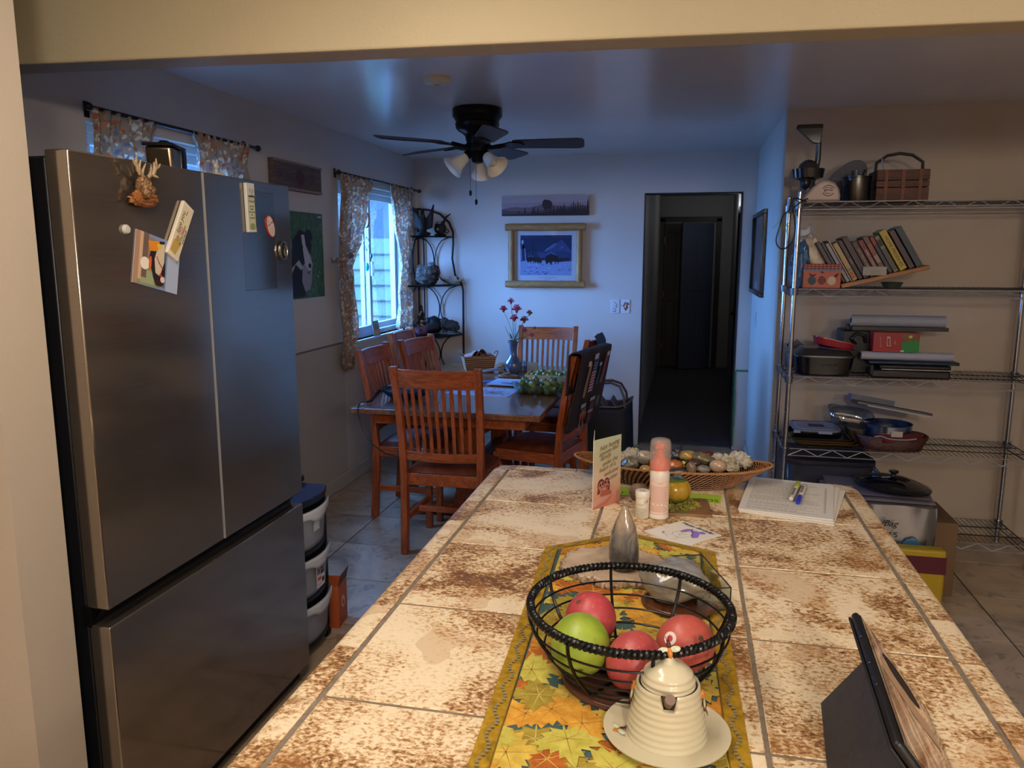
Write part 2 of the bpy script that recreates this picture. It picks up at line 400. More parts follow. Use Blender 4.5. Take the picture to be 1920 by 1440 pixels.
# windows
def window(nm, Wd, parts, mull):
    y0, y1, z0, z1 = Wd; o = empty_struct(nm, (-2.30, y0, z0)); W = y1-y0; H = z1-z0
    def fr(m, a, b, c, d, t, x0, x1):
        m.bb(x0, x1, a, b, c, c+t); m.bb(x0, x1, a, b, d-t, d); m.bb(x0, x1, a, a+t, c+t, d-t); m.bb(x0, x1, b-t, b, c+t, d-t)
    m = MB(); fr(m, 0, W, 0, H, .035, -.15, -.045); m.build('window_frame', PVC, o, bevel=.003)
    M2 = W*mull
    m = MB(); fr(m, .035, M2+.025, .035, H-.035, .042, -.085, -.05); m.build('sash', PVC, o, bevel=.003)
    m = MB(); fr(m, M2-.025, W-.035, .035, H-.035, .042, -.125, -.09); m.build('sash', PVC, o, bevel=.003)
    MB().bb(-.069, -.066, .077, M2-.017, .077, H-.077).build('pane', GLASS, o, smooth=0)
    MB().bb(-.109, -.106, M2+.017, W-.077, .077, H-.077).build('pane', GLASS, o, smooth=0)
    m = MB(); m.bb(-.045, .022, -.02, W+.02, -.022, 0); m.bb(-.0, .010, -.02, W+.02, -.07, -.022); m.build('window_sill', PVC, o, bevel=.003)
    m = MB(); m.bb(-.05, -.03, M2-.008, M2+.012, .45, .56); m.bb(-.05, -.022, M2-.002, M2+.006, .47, .54); m.build('window_latch', PVC, o, bevel=.002)
    return o
window('window_1', W1, 2, .48); window('window_2', W2, 2, .5)

# outside: patio slab, the neighbouring wing with white lap siding, dark upper panels, shrubs
struct('ground_outside', MB().bb(-14, -2.45, -4, 16, -.4, -.25), speck('patio_concrete', [(.3, '5c5d57'), (.7, '6c6d66')], 3, .9), smooth=0)
m = MB()
for k in range(11): z = -.25+k*.185; m.add([(-13, 8.9-.014, z), (-2.46, 8.9-.014, z), (-2.46, 8.9, z+.185), (-13, 8.9, z+.185)], [(0, 1, 2, 3)])
wing = thing('house_wing', 'white lap-sided outbuilding wall seen through the dining window', 'building', (0, 0, 0))
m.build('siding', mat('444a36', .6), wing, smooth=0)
m = MB()
for k in range(11): z = -.25+k*.185; m.bb(-13, -2.46, 8.872, 8.8855, z-.007, z+.007)
m.build('siding_painted_shadow', mat('1c2420', .9), wing, smooth=0)  # dark strips paint the shadow line under each board
m = MB(); m.bb(-13, -2.46, 8.9, 9.1, -.25, 3.0); m.build('wall', mat('262c30', .7), wing, smooth=0)
m = MB(); m.bb(-13.2, -2.46, 8.3, 9.2, 3.0, 3.1); m.build('eave', mat('93a0a8', .6), wing, smooth=0)
m = MB(); m.bb(-4.9, -4.2, 8.86, 8.9, 1.8, 2.5); m.build('window', mat('54657a', .2), wing, smooth=0)

# smoke alarm
o = thing('smoke_detector', 'round white smoke detector on the ceiling in front of the fan', 'smoke detector', (-1.155, 3.62, 2.405))
MB().lathe([(0, 0), (.066, 0), (.066, -.012), (.058, -.026), (.03, -.032), (0, -.033)][::-1], n=40).build('detector_body', mat('c9bfa8', .45), o)
MB().lathe([(0, -.034), (.016, -.034), (.016, -.03), (0, -.03)], n=20).build('test_button', mat('b3aa95', .45), o)
# switch plates on the back wall and the side wall
def plate(nm, x, z, label, art_items):
    o = thing(nm, label, 'switch plate', (x, 6.55, z), rot=(PI/2, 0, 0))
    MB().bb(-.038, .038, -.058, .058, 0, .006).build('plate', mat('c9ccd2', .35), o, bevel=.003)
    m = MB(); ms = art(m, .076, .116, art_items, .0062); m.build('painted_picture', ms, o, smooth=0)
    MB().bb(-.005, .005, -.012, .012, .006, .014).build('toggle', mat('d9dade', .35), o, bevel=.001)
plate('switch_plate', -.563, 1.175, 'white wall plate painted with small sprigs, left of the pair by the doorway',
      [('6b5560', oval(.3+.4*((k*37) % 10)/10, .15+.07*k, .06, .035)) for k in range(10)]+[('3e3a55', oval(.5, .12, .1, .03))])
plate('switch_plate', -.478, 1.175, 'white wall plate painted with a brown bird shape, right of the pair by the doorway',
      [('7a4f3c', [(.2, .5), (.45, .8), (.85, .75), (.95, .62), (.75, .6), (.8, .4), (.55, .15), (.4, .3), (.3, .5)]), ('a36a4c', oval(.55, .5, .14, .12)), ('33302f', oval(.12, .56, .05, .04)), ('d3c8bc', oval(.6, .66, .07, .05))])
o = thing('light_switch', 'plain white light switch on the side wall under the dark framed picture', 'switch', (.53, 6.12, 1.115), rot=(PI/2, 0, -PI/2))
MB().bb(-.035, .035, -.058, .058, 0, .006).build('plate', mat('aeb8cc', .4), o, bevel=.003)
MB().bb(-.005, .005, -.012, .012, .006, .016).build('toggle', mat('c3cad8', .4), o)
# green painter's tape beside the doorway
t = mat('3f7a4e', .7); m = MB(); m.bb(.425, .437, 6.546, 6.5495, .03, .66); m.bb(.43, .54, 6.545, 6.5495, .655, .672); m.bb(.437, .441, 6.5455, 6.549, .2, .5)
tag(m.build('masking_tape', t, smooth=0), 'green masking tape strip along the right door jamb', 'tape')
# ---------------------------------------------------------------- kitchen island
tt = NT('stone_look_tile', .34, 0, .5); v = tt.coords((1, 1, 1), island=23.0)
big = tt.noise(v, 3.4, 4, .55, 1.3); f1 = tt.noise(tt.coords((.75, 1, 1), island=23.0), 150, 3, .6, .4); f2 = tt.noise(v, 46, 4, .65, 1.0)
x = tt.math('MULTIPLY_ADD', big, 2.7, -.80); x = tt.math('MULTIPLY_ADD', tt.math('SUBTRACT', f2, .5), 1.0, x)
x = tt.math('MULTIPLY_ADD', tt.math('SUBTRACT', f1, .5), 2.3, x)
hue = tt.noise(v, 5.5, 2)
c = tt.ramp(x, [(.0, '6e4c30'), (.18, '916b47'), (.36, 'b18d64'), (.52, 'ceb18b'), (.68, 'dfcbaa'), (.95, 'e6d5b8')])
c = tt.mix(tt.math('MULTIPLY', tt.math('GREATER_THAN', hue, .57), .30), c, 'a8733c')
tt.color(c); tt.bump(tt.math('ADD', f1, f2), .22, .0012)
TILE = tt.m; GROUT = speck('counter_grout', [(.3, '6b6053'), (.7, '83776a')], 60, .85)
wt = thing('tiled_worktop', 'tan and brown mottled tile worktop of the kitchen island', 'worktop', (0, 0, .92))
gx = [-.533+.3345*i for i in range(4)]; gy = [2.375-.3362*j for j in range(0, 7)]; g = .0035; ge = .006
m = MB()
for i in range(3):
    for j in range(6): m.bb(gx[i]+(ge if i == 0 else g), gx[i+1]-(ge if i == 2 else g), gy[j+1]+g, gy[j]-g, -.010, 0)
m.build('field_tiles', TILE, wt, bevel=.0016)
# bullnose edge tiles: rounded profile swept along each side
def edge(m, p, q, nrm, wid, gap=.002):
    p = Vector(p); q = Vector(q); n = Vector(nrm); d = (q-p).normalized(); p = p+d*gap; q = q-d*gap
    prof = [(0, 0), (wid-.018, 0), (wid-.008, -.003), (wid-.002, -.010), (wid, -.02), (wid, -.05), (0, -.05)]
    a = [p+n*x_+Vector((0, 0, z_)) for x_, z_ in prof]; b = [q+n*x_+Vector((0, 0, z_)) for x_, z_ in prof]; k = len(prof)
    m.add(a+b, [(i, (i+1) % k, k+(i+1) % k, k+i) for i in range(k)]+[tuple(range(k-1, -1, -1)), tuple(range(k, 2*k))])
m = MB(); xl = gx[0]-ge*.5; xr = gx[3]+ge*.5; yf = gy[0]+g; W_ = .052; ed = .168
y = yf-.02
while y > .36: edge(m, (xl, y, 0), (xl, max(y-ed, .34), 0), (-1, 0, 0), W_); edge(m, (xr, max(y-ed, .34), 0), (xr, y, 0), (1, 0, 0), W_); y -= ed
x_ = xl+.02
while x_ < xr-.03: edge(m, (x_, yf, 0), (min(x_+.2, xr-.02), yf, 0), (0, 1, 0), W_); x_ += .2
for sx, cx in ((-1, xl), (1, xr)):   # rounded corner pieces
    c0 = Vector((cx-sx*.02, yf-.02, 0)); prof = [(0, 0), (.054, 0), (.064, -.003), (.070, -.010), (.072, -.02), (.072, -.05), (0, -.05)]
    prof = [(r, z) for r, z in prof]; vs = []; N = 8
    for k in range(N+1):
        a = (PI/2)*k/N; d = Vector((sx*math.cos(a), math.sin(a), 0)); vs += [c0+d*r+Vector((0, 0, z)) for r, z in prof]
    q = len(prof); m.add(vs, [(k*q+i, k*q+i+1, (k+1)*q+i+1, (k+1)*q+i) for k in range(N) for i in range(q-1)])
m.build('edge_tiles', TILE, wt, smooth=50)
m = MB(); m.bb(xl-.035, xr+.035, .35, yf+.035, -.048, -.0022); m.build('grout_bed', GROUT, wt, smooth=0)
kc = thing('island_cabinet', 'wooden base cabinet under the tiled worktop', 'cabinet', (0, 0, 0))
m = MB(); m.bb(-.50, .44, .42, 2.10, .09, .868); m.build('cabinet_body', wood('cabinet_oak', '6b4526', '8a5c33', .4), kc, bevel=.004)
m = MB(); m.bb(-.44, .38, .48, 2.04, 0, .09); m.build('toe_kick', BLK2, kc)
for k in range(3): MB().bb(-.518, -.50, .46+k*.55, .46+k*.55+.5, .14, .83).build('door', wood('cabinet_oak_door', '6b4526', '8a5c33', .4), kc, bevel=.004)

# ---------------------------------------------------------------- refrigerator
t = NT('black_stainless', .2, .9, .5); v = t.coords((1, 1, 60)); n = t.noise(v, 3, 2)
t.color(t.ramp(n, [(.3, '998e83'), (.7, '9e9388')])); t.rough(t.math('MULTIPLY_ADD', n, .03, .11)); FR = t.m
fr = thing('refrigerator', 'large black stainless french-door refrigerator on the left', 'refrigerator', (-1.354, 1.54, 0))
D1 = .503; FW = 1.003
MB().bb(-.86, -.07, .01, FW-.01, .03, 1.82).build('cabinet', mat('1a1b1f', .35, .4), fr, bevel=.006)
for k, (a, b, nm) in enumerate(((0, D1-.004, 'door'), (D1+.004, FW, 'door'))):
    d = MB().bb(-.062, 0, a, b, .735, 1.832).build(nm, FR, fr, bevel=.004)
    e = D1-.004 if k == 0 else D1+.004
    if k: MB().bb(-.05, .0012, e-.0040, e-.0004, .737, 1.83).build('door_trim', mat('dcdcdc', .35, .7), d)
MB().bb(-.06, 0, 0, FW, .055, .690).build('freezer_drawer', FR, fr, bevel=.004)
MB().add([(-.055, 0, .690), (-.055, FW, .690), (-.02, FW, .735), (-.02, 0, .735)], [(0, 1, 2, 3)]).bb(-.075, -.05, 0, FW, .685, .74).build('recess', mat('0a0b0e', .3), fr, smooth=0)
MB().bb(-.07, -.035, .02, FW-.02, .0, .052).build('kick_plate', BLK2, fr)
m = MB()
m.bb(-.008, .0006, .695, .895, 1.485, 1.80); d = m.build('dispenser_panel', mat('8c837a', .10, .9), fr, bevel=.002)
# things on the fridge
X0 = -1.354
def on_fridge(nm, label, cat, y, z, rot=0.0, off=.001):
    return thing(nm, label, cat, (X0+off, y, z), rot=None if False else (PI/2, 0, PI/2)) if not rot else _rf(nm, label, cat, y, z, rot, off)
def _rf(nm, label, cat, y, z, rot, off):
    o = thing(nm, label, cat, (X0+off, y, z)); o.rotation_euler = (Euler((PI/2, 0, PI/2)).to_matrix() @ Euler((0, 0, rot)).to_matrix()).to_euler(); return o
# photo card
o = _rf('photo_card', 'glossy photo of a brown and white dog with balloons, held by a magnet', 'photograph', 1.815, 1.577, R(-13), .001)
W, H = .178, .135
MB().bb(-W/2, W/2, -H/2, H/2, 0, .0012).build('paper', mat('d8d6d2', .4), o)
m = MB(); ms = art(m, W, H, [('7d8fb8', rect(0, 0, 1, 1)), ('a8b4cf', rect(.72, 0, 1, 1)), ('5b5f6e', rect(.66, .05, .69, .85)), ('8a9468', rect(.1, .02, .55, .4)), ('9aa37c', rect(.15, .05, .45, .3)),
   ('a8836a', rect(0, 0, .09, 1)), ('c9a88a', rect(.09, .1, .16, 1)), ('6e5a52', rect(.16, .15, .27, 1)), ('9a7a68', rect(.27, .35, .36, .95)), ('2a2126', [(.36, .9), (.62, .95), (.68, .3), (.5, .05), (.42, .2), (.3, .55)]),
   ('cdbfa6', [(.48, .85), (.62, .9), (.64, .55), (.56, .25), (.46, .3), (.42, .55)]), ('e6ded0', oval(.22, .42, .1, .12)), ('d9622b', oval(.33, .45, .03, .14)), ('d98a2e', [(.25, .86), (.5, .93), (.47, .72), (.3, .68)]), ('e0b53c', oval(.5, .83, .05, .05)),
   ('3a2320', oval(.55, .12, .1, .06)), ('d9cfc0', oval(.62, .2, .05, .06)), ('b5323a', oval(.57, .27, .035, .03)), ('a8323a', stroke([(.45, .62), (.52, .5), (.62, .4)], .015))], .0013)
m.build('picture', ms, o, smooth=0)
def slab_magnet(nm, label, y, z, rot, w, h, base, items, txts):
    o = _rf(nm, label, 'magnet', y, z, rot, .0006)
    MB().bb(-w/2, w/2, -h/2, h/2, 0, .011).build('tile', mat(base, .45), o, bevel=.002)
    m = MB(); ms = art(m, w, h, items, .0112); m.m = len(ms); ms.append(mat('4a4636', .7))
    for (s, sz, x, y_, r, sh) in txts: m.text(s, sz, Matrix.Translation((x, y_, .0118)) @ Euler((0, 0, r)).to_matrix().to_4x4(), .0002, shear=sh)
    m.build('printed_front', ms, o, smooth=0); return o
slab_magnet('plaque_magnet', 'long cream plaque magnet tilted over the dog photo', 1.912, 1.662, R(-32), .05, .165, 'ded5c4',
   [('d6caac', rect(.08, .05, .92, .95)), ('b89a55', [(.12, .08), (.6, .06), (.8, .3), (.5, .38), (.15, .28)]), ('c69a8a', oval(.5, .5, .2, .08)), ('a88f5a', oval(.4, .34, .14, .06))],
   [('I', .02, .0, .055, 0, 0), ('love you', .02, -.012, .02, PI/2, .3), ('to the moon', .012, .008, -.01, PI/2, .3), ('and back', .012, .017, -.01, PI/2, .3)])
slab_magnet('plaque_magnet', 'upright narrow pale green plaque magnet on the right fridge door', 2.276, 1.744, R(1), .048, .152, 'd2d3cf',
   [('b7bd92', rect(.1, .06, .9, .72)), ('c7c9ad', rect(.16, .1, .84, .68)), ('8e9b62', oval(.5, .12, .3, .07)), ('c3aaa0', oval(.4, .85, .12, .05)), ('8a9a6a', oval(.65, .82, .14, .03, a0=.5)), ('3b3f35', stroke([(.15, .735), (.85, .735), (.9, .7), (.9, .1)], .03))],
   [('Friend', .013, 0, .02, 0, .3)]+[(s, .008, 0, .005-.009*k, 0, 0) for k, s in enumerate(('are the', 'family', 'we choose', 'for', 'ourselves'))])
o = _rf('oval_sticker_magnet', 'oval white magnet with a red rim and red writing on the fridge', 'magnet', 2.401, 1.691, R(25), .0006)
MB().prism(oval(0, 0, .024, .038, 40), 0, .004).build('disc', mat('a8343a', .4), o)
m = MB(); m.m = 0; m.prism(oval(0, 0, .0205, .0345, 40), .004, .0044); m.m = 1; m.text('Red Mill', .011, Matrix.Translation((0, .008, .0046)), .0002, shear=.3)
m.text('the', .006, Matrix.Translation((-.006, .02, .0046)), .0002); m.m = 2
for k in range(4): m.bb(-.014+.001*k, .014-.002*k, -.006-.006*k, -.0045-.006*k, .0044, .0047)
m.build('printed_front', [mat('d9cfc4', .4), mat('a62c35', .5), mat('9a8f88', .5)], o, smooth=0)
o = _rf('bottle_cap_magnet', 'round silver bottle-cap magnet with dark picture at the fridge door edge', 'magnet', 2.470, 1.612, 0, .0006)
MB().lathe([(.021, 0), (.0255, .002), (.0265, .006), (.0255, .011), (.0225, .0125), (.0215, .011), (0, .011)], n=40, fn=lambda a, z: 1+.015*math.cos(20*a), sx=1, sy=1.28).build('rim', mat('b7bac0', .25, 1), o)
m = MB(); ms = art(m, .043, .055, [('1c211d', oval(.5, .5, .48, .48)), ('8a8a52', oval(.66, .5, .2, .36)), ('242a2a', oval(.6, .5, .15, .28)), ('8b90a2', oval(.5, .42, .1, .2)), ('b9a55a', stroke([(.7, .8), (.82, .5), (.72, .2)], .04))], .0113); m.build('picture', ms, o, smooth=0)
o = _rf('round_magnet', 'small white round magnet at the far left of the fridge door', 'magnet', 1.705, 1.66, 0, .0006)
MB().lathe([(0, 0), (.012, 0), (.012, .005), (.009, .009), (0, .010)], n=24).build('disc', mat('b9b7b2', .4), o)
# carved stag magnet: antlers over a log plaque
o = _rf('stag_figurine_magnet', 'carved brown stag head with antlers on a log plaque, stuck to the fridge', 'figurine', 1.765, 1.772, 0, .001)
BR = speck('carved_resin', [(.3, '2a1d14'), (.5, '6b4a2a'), (.7, 'a88358')], 60, .5, bump=.5); ANT = speck('antler_resin', [(.3, '6f5a40'), (.6, 'b39c78')], 50, .5)
m = MB(); m.blob((0, -.038, .014), (.052, .016, .014), .35, 4, 3); m.blob((0, -.028, .016), (.04, .014, .012), .4, 6, 5); m.build('log_plaque', speck('log_resin', [(.3, '5c3418'), (.6, 'a3683a')], 30, .5), o)
m = MB(); m.blob((-.006, -.004, .02), (.018, .026, .018), .3, 3, 1); m.blob((-.012, -.022, .03), (.011, .014, .014), .2, 3, 2); m.blob((.022, -.012, .016), (.016, .012, .014), .35, 5, 7); m.build('head', BR, o)
for s in (-1, 1):
    m = MB(); m.tube([(0, .012, .02), (s*.014, .022, .024), (s*.030, .032, .026), (s*.038, .052, .028), (s*.036, .068, .03)], [.005, .005, .005, .004, .0015], 8)
    for (a, b) in (((s*.014, .022, .024), (s*.010, .050, .034)), ((s*.026, .029, .026), (s*.024, .058, .032)), ((s*.036, .042, .027), (s*.052, .056, .03)), ((s*.02, .026, .024), (s*.036, .02, .034))): m.tube([a, ((a[0]+b[0])/2+s*.003, (a[1]+b[1])/2, (a[2]+b[2])/2), b], [.004, .0035, .0012], 6)
    m.build('antler', ANT, o)
# on top of the fridge
z0 = 1.82
p = PXX(312, 300, -1.80)
o = thing('drink_dispenser', 'tall steel and black countertop canister standing on top of the fridge', 'canister', (-1.80, 2.50, z0), R(20))
MB().bb(-.05, .05, -.085, .085, 0, .018).build('base', BLK, o, bevel=.004)
m = MB(); m.add([(-.045, -.055, .018), (.045, -.055, .018), (.045, .035, .018), (-.045, .035, .018), (-.045, -.08, .145), (.045, -.08, .145), (.045, .035, .145), (-.045, .035, .145)], [(0, 3, 2, 1), (4, 5, 6, 7), (0, 1, 5, 4), (1, 2, 6, 5), (2, 3, 7, 6), (3, 0, 4, 7)]); m.build('body', mat('c0a98a', .25, 1), o, bevel=.012, seg=4)
MB().bb(-.052, .052, .035, .088, .018, .15).build('back_panel', BLK, o, bevel=.01, seg=3)
m = MB(); m.bb(-.05, .05, -.082, .085, .145, .156); m.lathe([(0, .156), (.018, .156), (.02, .166), (.012, .172), (0, .172)]); m.build('lid', BLK, o, bevel=.002)
o = thing('ceramic_figurine', 'small white ceramic animal figurine lying on the fridge top', 'figurine', (-1.56, 2.45, z0))
m = MB(); m.blob((0, -.0, .045), (.03, .055, .045), .12, 2, 4); m.blob((0, -.028, .118), (.017, .018, .02), .1, 2, 2); m.blob((0, -.028, .09), (.012, .012, .025), .1, 2, 2)
for s in (-1, 1): m.blob((s*.01, -.03, .14), (.005, .005, .012), .05, 2, 2)
m.build('body', mat('c8c2ba', .35), o)
o.scale = (.62, .62, .62)
for s in (-1, 1): MB().blob((.015, -.028+s*.007, .122), (.0025, .0025, .0025), 0, 1, 0, 8, 6).build('eye', BLK, o)
# shelf of wall behind fridge continues; drawer cart beside fridge
ct = thing('drawer_cart', 'three-drawer clear plastic storage cart with black frame beside the fridge', 'storage cart', (-1.40, 2.73, 0))
CW = .30; PL = mat('17181d', .35); CLR = mat('9a9fac', .28, 0, .5, .0, .82)
def bowf(x_, y_): return x_-.035*(y_/(CW/2))**2
def bowed(m, z0, z1, x0, t=.0, w=CW, n=12):
    ys = [-w/2+w*i/n for i in range(n+1)]
    front = [(bowf(x0, y_), y_) for y_ in ys]; m.prism(front+[(-.36, w/2), (-.36, -w/2)], z0, z1)
m = MB(); bowed(m, .632, .66, .012); m.build('top', mat('1b2136', .3), ct, bevel=.006)  # blue in this colour paints the window light on the black top
for k in range(3):
    zb = .055+k*.195
    m = MB(); bowed(m, zb-.018, zb+.0, -.004, w=CW); m.build('frame', PL, ct, bevel=.003)
    m = MB()
    def fn(a, b, zb=zb): y_ = -CW/2+.006+(CW-.012)*a; lean = .012*b+(.012 if b > .96 else 0); return (bowf(-.008, y_)+lean, y_, zb+.004+.165*b)
    m.grid(fn, 16, 10); f = m.build('drawer', CLR, ct, solid=.003, smooth=60)
    m = MB(); m.bb(-.34, -.05, -CW/2+.008, -CW/2+.011, zb+.004, zb+.15); m.bb(-.34, -.05, CW/2-.011, CW/2-.008, zb+.004, zb+.15); m.build('drawer_side', CLR, f, smooth=0)
    m = MB()
    def fh(a, b, zb=zb): y_ = -CW/2+.01+(CW-.02)*a; cut = .030+.022*math.exp(-((a-.5)/.2)**4); return (bowf(.006, y_)+.012, y_, zb+.168-cut*b)
    m.grid(fh, 20, 4); m.build('drawer_lip', mat('c6c9d2', .3, 0, .5), f, solid=.004, smooth=60)
m = MB(); m.bb(-.34, -.02, -CW/2, -CW/2+.012, .04, .64); m.bb(-.34, -.03, CW/2-.012, CW/2, .04, .64); m.build('side_frame', PL, ct)
for sx, sy in ((-.04, -1), (-.04, 1), (-.32, -1), (-.32, 1)):
    m = MB(); m.cyl((sx, sy*(CW/2-.03)-.012, .022), (sx, sy*(CW/2-.03)+.012, .022), .022); m.bb(sx-.012, sx+.012, sy*(CW/2-.03)-.014, sy*(CW/2-.03)+.014, .03, .045); m.build('caster', BLK2, ct)
m = MB(); ms = []
o = m; T = Matrix.Translation((.010, .0, .335)) @ Euler((PI/2, 0, PI/2)).to_matrix().to_4x4(); m.T = T
ms = art(m, .07, .11, [('d5d2d2', rect(0, 0, 1, 1)), ('5f5570', rect(.1, .5, .45, .9)), ('45405c', rect(.5, .45, .95, .95)), ('8b85a0', rect(.15, .55, .4, .6)), ('8b85a0', rect(.15, .68, .4, .73)), ('8b85a0', rect(.55, .6, .9, .65)), ('8b85a0', rect(.55, .75, .9, .8)), ('b8566b', rect(.1, .28, .55, .4)), ('35323a', rect(.62, .15, .9, .32)), ('a9a5a8', rect(.1, .1, .5, .14))]); m.build('label_sticker', ms, ct, smooth=0)
m = MB(); m.T = Matrix.Translation((.004, -.005, .54)) @ Euler((PI/2, 0, PI/2)).to_matrix().to_4x4(); ms = art(m, .05, .045, [('c5c7cf', [(0, 0), (1, 0), (1, .6), (.75, 1), (.25, 1), (0, .6)])]); m.build('clear_tag', ms, ct, smooth=0)
o = thing('black_lid_box', 'small black box standing behind the cart top beside the fridge', 'box', (-1.58, 2.77, .66))
MB().bb(-.05, .05, -.03, .13, 0, .028).build('box_body', BLK, o, bevel=.006)
# orange carton behind the cart
o = thing('orange_carton', 'open orange cardboard carton on the floor behind the drawer cart', 'box', (-1.49, 2.97, 0), R(8))
m = MB(); w_, d_, h_ = .075, .06, .19
m.bb(-w_, w_, -d_, -d_+.003, 0, h_); m.bb(-w_, w_, d_-.003, d_, 0, h_); m.bb(-w_, -w_+.003, -d_+.003, d_-.003, 0, h_); m.bb(w_-.003, w_, -d_+.003, d_-.003, 0, h_); m.bb(-w_+.003, w_-.003, -d_+.003, d_-.003, 0, .004)
m.build('carton', mat('b5582c', .6), o, smooth=0)
MB().add([(w_, -d_, h_), (w_, d_, h_), (w_+.01, d_, h_+.05), (w_+.01, -d_, h_+.05)], [(0, 1, 2, 3)]).build('flap', mat('5d3a28', .7), o, smooth=0, solid=.002)
m = MB(); m.T = Matrix.Translation((w_+.0005, 0, .1)) @ Euler((PI/2, 0, PI/2)).to_matrix().to_4x4(); ms = art(m, .08, .08, [('d8b9a2', oval(.5, .5, .3, .36, a0=.5)), ('b5582c', oval(.5, .45, .14, .22, a0=.5))]); m.build('printed_mark', ms, o, smooth=0)
# ---------------------------------------------------------------- dining table
tb = thing('dining_table', 'long brown oak dining table with trestle base', 'table', (-1.255, 4.88, 0), R(0))
TX, TY = .535, .93
m = MB(); m.box((0, 0, .743), (2*TX, 2*TY, .034)); m.build('tabletop', OAKT, tb, bevel=.004)
m = MB(); m.bb(-TX+.12, TX-.12, -TY+.10, -TY+.125, .655, .726); m.bb(-TX+.12, TX-.12, TY-.125, TY-.10, .655, .726); m.bb(-TX+.10, -TX+.125, -TY+.10, TY-.10, .655, .726); m.bb(TX-.125, TX-.10, -TY+.10, TY-.10, .655, .726)
m.build('apron', OAK, tb, bevel=.003)
for s in (-1, 1):
    m = MB(); y = s*.42; vs = []
    for b in range(13):
        t_ = b/12; hw_ = .05+.045*(2*t_-1)**2; vs += [(-hw_, y-.045, .07+.58*t_), (hw_, y-.045, .07+.58*t_), (hw_, y+.045, .07+.58*t_), (-hw_, y+.045, .07+.58*t_)]
    m.add(vs, [(3, 2, 1, 0), (48, 49, 50, 51)]+[(4*q+i, 4*q+(i+1) % 4, 4*q+4+(i+1) % 4, 4*q+4+i) for q in range(12) for i in range(4)])
    m.build('pedestal', OAK, tb, smooth=30, bevel=.002)
    m = MB(); m.prism([(-.40, 0), (-.36, .05), (-.15, .085), (.15, .085), (.36, .05), (.40, 0), (.33, 0), (.25, .02), (-.25, .02), (-.33, 0)], -.04, .04)
    q = m.build('foot', OAK, tb, bevel=.003); q.rotation_euler = (PI/2, 0, 0); q.location = (0, y, 0)
    m = MB(); m.bb(-.33, .33, y-.03, y+.03, .645, .726); m.build('cross_rail', OAK, tb, bevel=.003)
m = MB(); m.bb(-.03, .03, -.39, .39, .22, .32); m.build('stretcher', OAKD, tb, bevel=.003)

